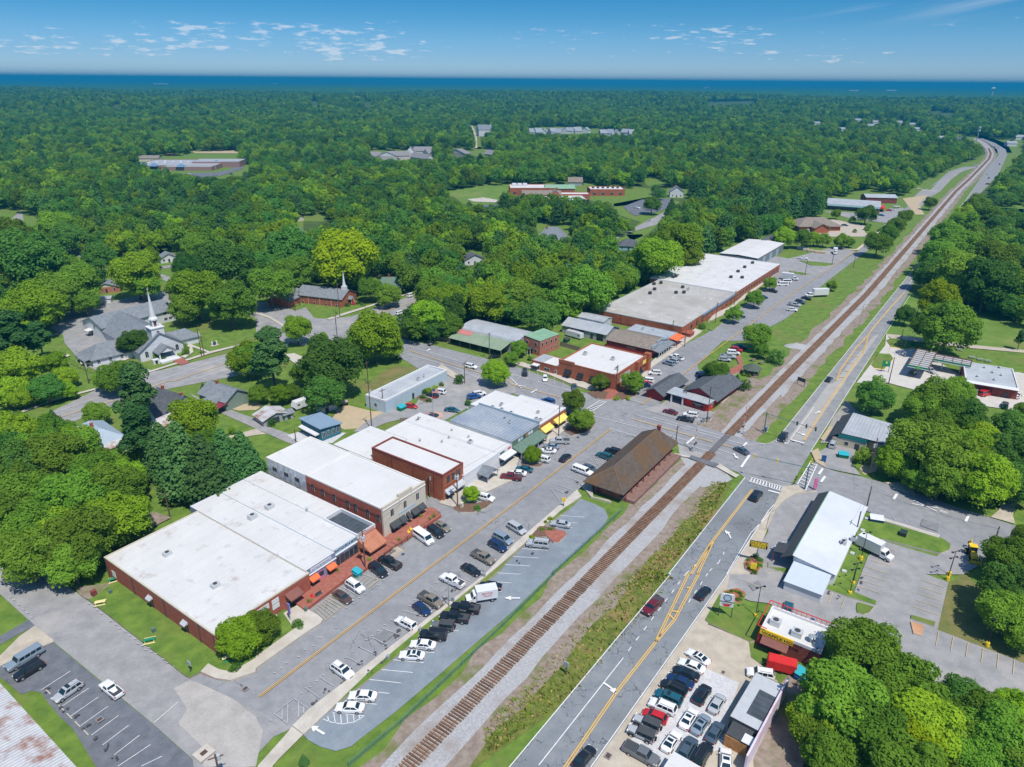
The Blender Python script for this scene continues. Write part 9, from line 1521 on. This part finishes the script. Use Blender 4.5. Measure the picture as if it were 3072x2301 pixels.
for k,(t,x,y,r,kd,lb,g) in enumerate(HAND):
 tpx(t,x,y,r,kd,lb or CW[k]+' crown of the dense corner wood beside the long white roof',g)
SH=[(14,1860,165,22),(14,1895,145,22),(14,1935,150,20),(14,1965,165,22),(14,1980,190,20),(14,1955,215,26),(14,1830,185,20),(14,1910,190,16),
      (10,2040,1530,22),(10,2030,1570,20),(10,2045,1600,20),(10,2105,1500,30),(10,2140,1530,26),(10,2135,1570,26),(10,2105,1590,24),(10,2090,1625,26)]
OR=['leftmost','second from the left','third from the left','fourth from the left','fourth from the right','third from the right','second from the right','rightmost']
for k,(t,x,y,r) in enumerate(sorted(SH)):
 near='the tall white sign' if t==14 else 'the yellow lettered pole sign'
 tpx(t,x,y,r,'bush','clipped round bush beside '+near+', '+OR[k % 8]+' in its bed','clipped bushes in the red mulch beds')
for t,x,y,r,kd,lb in [(10,330,1170,24,'ybush','yellow flowering shrub at the top of the curb bed'),(10,290,1200,18,'ybush','yellow flowering shrub lower in the curb bed'),(10,170,1330,24,'ybush','yellow flowering shrub beside the silver suv'),(10,260,1265,22,'bush','low green bush beside the brick paved island'),(10,330,1265,22,'bush','second low green bush beside the brick paved island'),(10,1000,130,22,'ybush','yellow-green shrub on the corner bed tip'),(10,900,130,22,'ybush','yellow-green shrub in the corner bed by the crossing'),(10,610,390,26,'bush','dark shrub under the street tree'),(9,1910,1080,30,'bush','grey-green shrub in the mulch island'),(9,1790,1030,22,'bush','dark shrub at the mulch island back'),
      (9,1440,120,24,'bush','reddish shrub in the flower bed of the rear lot'),(9,1490,150,22,'bush','dark shrub in the flower bed of the rear lot'),(9,1490,60,30,'ybush','yellow shrub along the pale blue wall'),(9,1550,40,26,'ybush','second yellow shrub along the pale blue wall'),(9,1600,10,22,'ybush','third yellow shrub along the pale blue wall'),(9,1455,75,24,'bush','green shrub at the end of the pale blue wall hedge'),(9,1830,170,30,'bush','green bush at the corner of the ribbed metal roof'),
      (4,1350,1420,34,'bush','bush beside the church porch steps'),(4,1400,1440,26,'bush','second bush beside the church porch steps'),(4,1580,1330,36,'bush','rose bushes inside the church path'),(4,1600,1380,36,'bush','lower rose bushes inside the church path'),(4,1570,1260,22,'bush','bush at the church annex corner'),(4,1500,640,26,'bush','small roadside tree by the side street'),(5,790,975,20,'bush','bush by the brick church door'),(5,880,960,14,'bush','small dark bush left of the brick church walk'),(5,910,970,14,'bush','small dark bush in the middle of the walk row'),(5,935,980,14,'bush','small dark bush at the end of the walk row'),(5,520,955,14,'bush','tiny bush on the brick church lawn'),
      (6,2010,1575,20,'ybush','yellow shrub left of the gazebo'),(6,2050,1585,18,'ybush','yellow shrub in front of the gazebo'),(6,2110,1580,18,'ybush','yellow shrub right of the gazebo'),(6,1945,1600,20,'cedar','small cone shrub by the gazebo'),(6,1640,1160,30,'bush','bush beside the ramp of the brick block'),(6,155,1440,22,'bush','small shrub in the office terrace'),(8,1800,95,28,'bush','shrub along the sage house wall'),(8,1855,125,20,'bush','small shrub along the sage house wall'),(8,2000,410,36,'bush','green bush by the small shed'),
      (7,2100,1640,30,'bush','bush at the filling station corner'),(7,950,1630,50,'bush','dark shrub top above the grass wedge')]:
 tpx(t,x,y,r,kd,lb)
NOFILL=[TOWN,
 [(955,408),(1030,398),(1080,392),(1200,390),(1265,396),(1330,398),(1405,408),(1410,438),(1330,446),(1240,424),(1180,420),(1085,422),(1065,444),(1000,440)],
 [(1325,440),(1400,426),(1440,428),(1468,436),(1440,470),(1400,505),(1365,520),(1350,505),(1385,480),(1330,462)],
 [(285,345),(330,333),(400,330),(420,322),(515,322),(512,345),(538,350),(535,378),(470,388),(430,382),(370,372),(315,358)],
 [(798,318),(930,316),(937,342),(860,348),(800,338)],[(972,316),(1062,318),(1066,336),(975,340)],[(1010,268),(1058,264),(1056,287),(1036,290),(1040,322),(1026,322),(1022,285)],
 [(1140,272),(1240,270),(1368,282),(1366,292),(1140,288)],[(1525,221),(1625,221),(1632,231),(1525,231)],[(1155,476),(1228,476),(1232,512),(1165,515)],[(1328,507),(1388,506),(1392,536),(1335,536)],
 [(1440,402),(1485,402),(1485,428),(1440,428)],[(1000,533),(1040,533),(1042,566),(1010,570)],[(635,478),(655,478),(655,512),(635,512)],[(630,458),(700,458),(700,478),(640,478)],[(800,590),(862,590),(862,622),(800,622)],
 [(345,535),(378,535),(378,566),(345,566)],[(1230,378),(1260,378),(1260,400),(1230,400)],[(2005,240),(2060,246),(2060,254),(2005,250)],[(2050,285),(2212,300),(2212,330),(2150,330)],[(1385,385),(1420,378),(1440,395),(1400,402)],[(1015,640),(1045,640),(1045,600),(1015,600)],[(1350,545),(1370,545),(1370,560),(1350,560)],
 [(2070,500),(2212,500),(2212,535),(2100,535)],[(2130,420),(2212,420),(2212,460),(2150,460)]]
for t,x,y,lb in HSP: X,Y=((t % 4)*768+x/2.876)/1.38879,((t//4)*575+y/2.876)/1.38879;NOFILL.append([(X-10,Y),(X,Y-5),(X+10,Y-1),(X+7,Y+5),(X-6,Y+5)])
for poly in NOFILL[1:]:
 sheet('clearing_grass',[D(*p) for p in poly],GRASS,0.012)
GW,GH=740,560;grid=np.zeros((GH,GW),bool);yy,xx=np.mgrid[0:GH,0:GW];px=xx*3.2-80;py=yy*3.2-20+0.5
for poly in NOFILL:
 ins=np.zeros((GH,GW),bool);n=len(poly);j=n-1
 for i in range(n):
  (xi,yi),(xj,yj)=poly[i],poly[j]
  if yi!=yj: ins^=((yi>py)!=(yj>py))&(px<(xj-xi)*(py-yi)/(yj-yi)+xi)
  j=i
 grid|=ins
def projv(x,y,z):
 z=z-CAM_H;c=math.cos(PITCH)*y-math.sin(PITCH)*z;b=math.sin(PITCH)*y+math.cos(PITCH)*z;u2,v2=x/c,b/c
 cr,s=math.cos(ROLL),math.sin(ROLL);return (CX+(cr*u2+s*v2)*FPX)/1.38879,(CY-(-s*u2+cr*v2)*FPX)/1.38879
def blocked(x,y,r,h):
 bad=np.zeros(len(x),bool)
 for dx,dz in ((0,.5),(0,.92),(0,.25),(-1,.55),(1,.55),(-.7,.85),(.7,.85),(-.7,.25),(.7,.25)):
  X,Y=projv(x+dx*r*0.7,y,h*dz);ix=np.clip(((X+80)/3.2).astype(int),0,GW-1);iy=np.clip(((Y+20)/3.2).astype(int),0,GH-1)
  bad|=grid[iy,ix]&(X>-80)&(X<2280)
 return bad
def scatter(r0,r1,sp,rmin,rmax,seed):
 r=np.random.default_rng(seed);W_=r1*0.86;nx=int(2*W_/sp);ny=int((r1-60)/sp)
 gx,gy=np.meshgrid(np.arange(nx),np.arange(ny));x=(gx.ravel()+r.random(gx.size)*0.9)*sp-W_;y=(gy.ravel()+r.random(gx.size)*0.9)*sp+60
 d=np.hypot(x,y);k=(d>r0)&(d<r1)&(np.abs(x)<0.80*y+60);x,y,d=x[k],y[k],d[k]
 R_=rmin+(rmax-rmin)*r.random(len(x));Hh=R_*r.uniform(1.9,2.7,len(x));b=blocked(x,y,R_,Hh);return np.stack([x,y,R_,Hh,d],1)[~b]
near=scatter(200,1100,8.2,3.2,6.8,1)
near=near[np.argsort(near[:,4])]
ZONES=[('beside the church street corner',6.6,[(890,690),(900,650),(980,590),(1100,590),(1300,640),(1300,650),(1220,672),(1130,682),(1000,672),(965,700)],'mll d'),
 ('behind the long flat roofs',6.6,[(1300,640),(1290,600),(1400,520),(1520,520),(1550,520),(1410,585)],'mld'),
 ('in the wood beside the highway meadow',6.2,[(2000,590),(2003,560),(2050,500),(2100,462),(2230,470),(2230,690),(2120,650)],'mdd'),
 ('along the far highway',6.5,[(2130,440),(2160,385),(2230,370),(2230,430)],'mm'),
 ('at the left edge beyond the church parking',7.0,[(0,480),(50,500),(150,560),(215,610),(140,640),(60,680),(0,700)],'mmld'),
 ('in the corner wood by the side street',6.6,[(-60,900),(100,900),(200,960),(290,1040),(300,1110),(220,1170),(40,1200),(-60,1180)],'mml'),
 ('in the lower right wood',6.6,[(1730,1500),(1800,1420),(1900,1440),(2000,1480),(2230,1500),(2230,1680),(1760,1680)],'mml'),
 ('in the roadside clump of bright maples',6.5,[(1940,1000),(2010,920),(2100,900),(2160,1040),(2080,1060),(1960,1030)],'ml')]
POOL=[];KD={'m': 'mid','l': 'light','d': 'dark',' ': 'mid'};CN={'mid': 'mid green','light': 'bright green','dark': 'dark green'}
for wh,sp,poly,kk in ZONES:
 r=random.Random(len(wh)*3+1);cs=[D(*q,6) for q in poly];x0,x1=min(c.x for c in cs),max(c.x for c in cs);y0,y1=min(c.y for c in cs),max(c.y for c in cs);yy_=y0
 while yy_<y1:
  xx_=x0+r.random()*sp
  while xx_<x1:
   x,y=xx_+r.uniform(-1.8,1.8),yy_+r.uniform(-1.8,1.8);X,Y=(float(q[0]) for q in projv(np.array([x]),np.array([y]),np.array([5.0])));ins=False;j=len(poly)-1
   for i in range(len(poly)):
    (xi,yi),(xj,yj)=poly[i],poly[j]
    if (yi>Y)!=(yj>Y) and X<(xj-xi)*(Y-yi)/(yj-yi)+xi: ins=not ins
    j=i
   if ins:
    kd=KD[r.choice(kk)];rad=r.uniform(3.6,5.6);POOL.append((rad/math.hypot(x,y),x,y,rad,rad*r.uniform(1.9,2.3),kd,wh))
   xx_+=sp*1.25
  yy_+=sp*1.25
def where(x,y):
 X=float(projv(np.array([x]),np.array([y]),np.array([6.0]))[0][0])
 return ('beyond the residential street' if X<260 else 'behind the white church' if X<620 else 'behind the brick church' if X<980 else
   'between the market shed and the school' if X<1300 else 'behind the long flat roofs' if X<1700 else 'beside the far end of the railway' if X<1980 else 'beyond the highway meadow')
rk=random.Random(11)
for x,y,r_,h_,d_ in near[:260]: POOL.append((r_/d_,x,y,r_,h_,rk.choice(['mid','mid','light','dark']),'of the woodland '+where(x,y)))
POOL.sort(key=lambda q: -q[0]);NIND=max(0,298-sum(1 for h in HAND if h[4] in ('mid','light','dark','yellow')));LAB={}
for q in POOL[:NIND]: LAB.setdefault((q[5],q[6]),[]).append(q)
SZ=['broadest','second broadest','third broadest','fourth broadest','fifth broadest','sixth broadest','seventh broadest','eighth broadest','ninth broadest','tenth broadest']+[w+' smallest' for w in ('tenth','ninth','eighth','seventh','sixth','fifth','fourth','third','second')]+['smallest']
for (kd,wh),L_ in LAB.items():
 L_.sort(key=lambda q: -q[0]*1.0)
 for i,q in enumerate(L_):
  nm=(SZ[i] if i<10 else SZ[max(10,20-(len(L_)-i))])+' ';tree(kd,q[1],q[2],q[3],q[4],nm+CN[kd]+' leafy tree '+wh,'trees '+wh)
extra=np.array([[q[1],q[2],q[3],q[4],0] for q in POOL[NIND:] if not q[6].startswith('of the woodland')]).reshape(-1,5);kept={(round(q[1],2),round(q[2],2)) for q in POOL[:NIND]}
near=np.array([q for q in near if (round(q[0],2),round(q[1],2)) not in kept])
LOD=[]
for i,(m,sd) in enumerate(((F_MID,3),(F_DARK,4),(F_LIGHT,5),(F_MID,6),(F_DARK,7),(F_PINE,8))):
 lb=lobes_round(70+i,1.0,1.25,13,0.42) if i<5 else lobes_cone(77,0.8,2.6,12)
 o=bpy.data.objects.new('woodland_tree',leafmesh('woodland_tree',lb,1500,0.085,m,seed=80+i));LOD.append(o)
LC=bpy.data.collections.new('woodland_templates')
for o in LOD: LC.objects.link(o)
def hill(x,y):
 k=np.clip((np.hypot(x,y)-1700)/1700,0,1);k=k*k*(3-2*k)
 k=k*(1-np.clip((np.hypot(x,y)-4500)/5500,0,1));return k*(12+9*np.sin(x*.0021+.7)*np.cos(y*.0016)+6*np.sin(x*.0052+y*.0037))
hv_=MB();RA,RR=np.radians(np.linspace(-50,50,120)),np.concatenate([np.linspace(1650,5000,45),np.linspace(5400,20900,30)])
for r_ in RR:
 for a in RA: x,y=r_*math.sin(a),r_*math.cos(a);hv_.v.append((x,y,float(hill(np.array(x),np.array(y)))-0.3 if r_>1700 else -0.5))
for j in range(len(RR)-1):
 for i in range(119): k=j*120+i;hv_.f.append((k,k+120,k+121,k+1));hv_.m.append(0)
tag(hv_.build('hills',FLOOR),kind='structure')
def woodland(name,rows,label):
 n=len(rows);me=bpy.data.meshes.new(name);me.vertices.add(n);co=np.zeros((n,3));co[:,:2]=rows[:,:2];co[:,2]=hill(rows[:,0],rows[:,1]);me.vertices.foreach_set('co',co.ravel())
 r=np.random.default_rng(5)
 sa=me.attributes.new('tsc','FLOAT_VECTOR','POINT');sv=np.stack([rows[:,2],rows[:,2],rows[:,3]/2.2],1);sa.data.foreach_set('vector',sv.ravel())
 ra=me.attributes.new('trot','FLOAT','POINT');ra.data.foreach_set('value',r.random(n)*6.28)
 pr=0.5+0.5*np.sin(rows[:,0]*0.013+1.3*np.sin(rows[:,1]*0.009))*np.cos(rows[:,1]*0.011)
 idx=np.where(r.random(n)<0.45,(pr*5.9).astype(int),r.integers(0,6,n));ia=me.attributes.new('tidx','INT','POINT');ia.data.foreach_set('value',np.clip(idx,0,5).astype(np.int32))
 o=bpy.data.objects.new(name,me);COL.objects.link(o)
 ng=bpy.data.node_groups.new(name,'GeometryNodeTree');ng.interface.new_socket('Geometry',in_out='INPUT',socket_type='NodeSocketGeometry');ng.interface.new_socket('Geometry',in_out='OUTPUT',socket_type='NodeSocketGeometry')
 N_=ng.nodes;l=ng.links;gi=N_.new('NodeGroupInput');go=N_.new('NodeGroupOutput');ip=N_.new('GeometryNodeInstanceOnPoints');ci=N_.new('GeometryNodeCollectionInfo')
 ci.inputs['Collection'].default_value=LC;ci.inputs['Separate Children'].default_value=True;ci.inputs['Reset Children'].default_value=True
 def at(nm,ty):
  a=N_.new('GeometryNodeInputNamedAttribute');a.data_type=ty;a.inputs['Name'].default_value=nm;return a.outputs['Attribute']
 l.new(gi.outputs[0],ip.inputs['Points']);l.new(ci.outputs[0],ip.inputs['Instance']);ip.inputs['Pick Instance'].default_value=True
 l.new(at('tidx','INT'),ip.inputs['Instance Index']);l.new(at('tsc','FLOAT_VECTOR'),ip.inputs['Scale'])
 cx_=N_.new('ShaderNodeCombineXYZ');l.new(at('trot','FLOAT'),cx_.inputs[2]);l.new(cx_.outputs[0],ip.inputs['Rotation']);l.new(ip.outputs[0],go.inputs[0])
 md=o.modifiers.new('trees','NODES');md.node_group=ng
 return tag(o,label,'woodland',kind='stuff')
mid_=scatter(1100,2300,10.0,4.0,8.0,2);far_=scatter(2300,4600,14.0,7.0,10.0,3)
print('trees',NIND,len(POOL),len(HAND),len(near),len(mid_),len(far_))
woodland('woodland',np.concatenate([extra,near,mid_,far_]),'rolling green woodland covering the land beyond the town')
def far_canopy():
 r=np.random.default_rng(9);na,nr=420,150;mb=MB();rad=4300*(21000/4300)**(np.linspace(0,1,nr))
 for j in range(nr):
  for i in range(na):
   a=R(48)*(2*i/(na-1)-1);q=rad[j];x,y=q*math.sin(a),q*math.cos(a)
   z=7+float(hill(np.array(x),np.array(y)))+r.random()*11
   if j==0: z=0
   mb.v.append((x,y,z))
 for j in range(nr-1):
  for i in range(na-1): k=j*na+i;mb.f.append((k,k+1,k+na+1,k+na));mb.m.append(0)
 return tag(mb.build('far_woodland',mat('far_canopy',(0.035,0.10,0.02),1.0,scale=0.01,col2=(0.075,0.16,0.03),detail=12,spec=0.0)),'blue-green woods running flat to the horizon','woodland',kind='stuff')
far_canopy()
hz=MB().box(-33000,-400,-1.0,33000,33000,130.0).build('haze',[])
hm=bpy.data.materials.new('haze');hm.use_nodes=True;hn=hm.node_tree.nodes;hn.clear()
ho=hn.new('ShaderNodeOutputMaterial');hv=hn.new('ShaderNodeVolumePrincipled');hm.node_tree.links.new(hv.outputs[0],ho.inputs['Volume'])
hv.inputs['Color'].default_value=(0.02,0.36,0.62,1);hv.inputs['Density'].default_value=0.00017;hv.inputs['Anisotropy'].default_value=0.0
hz.data.materials.append(hm);tag(hz,'thin blue air haze over the whole landscape','haze',kind='stuff')
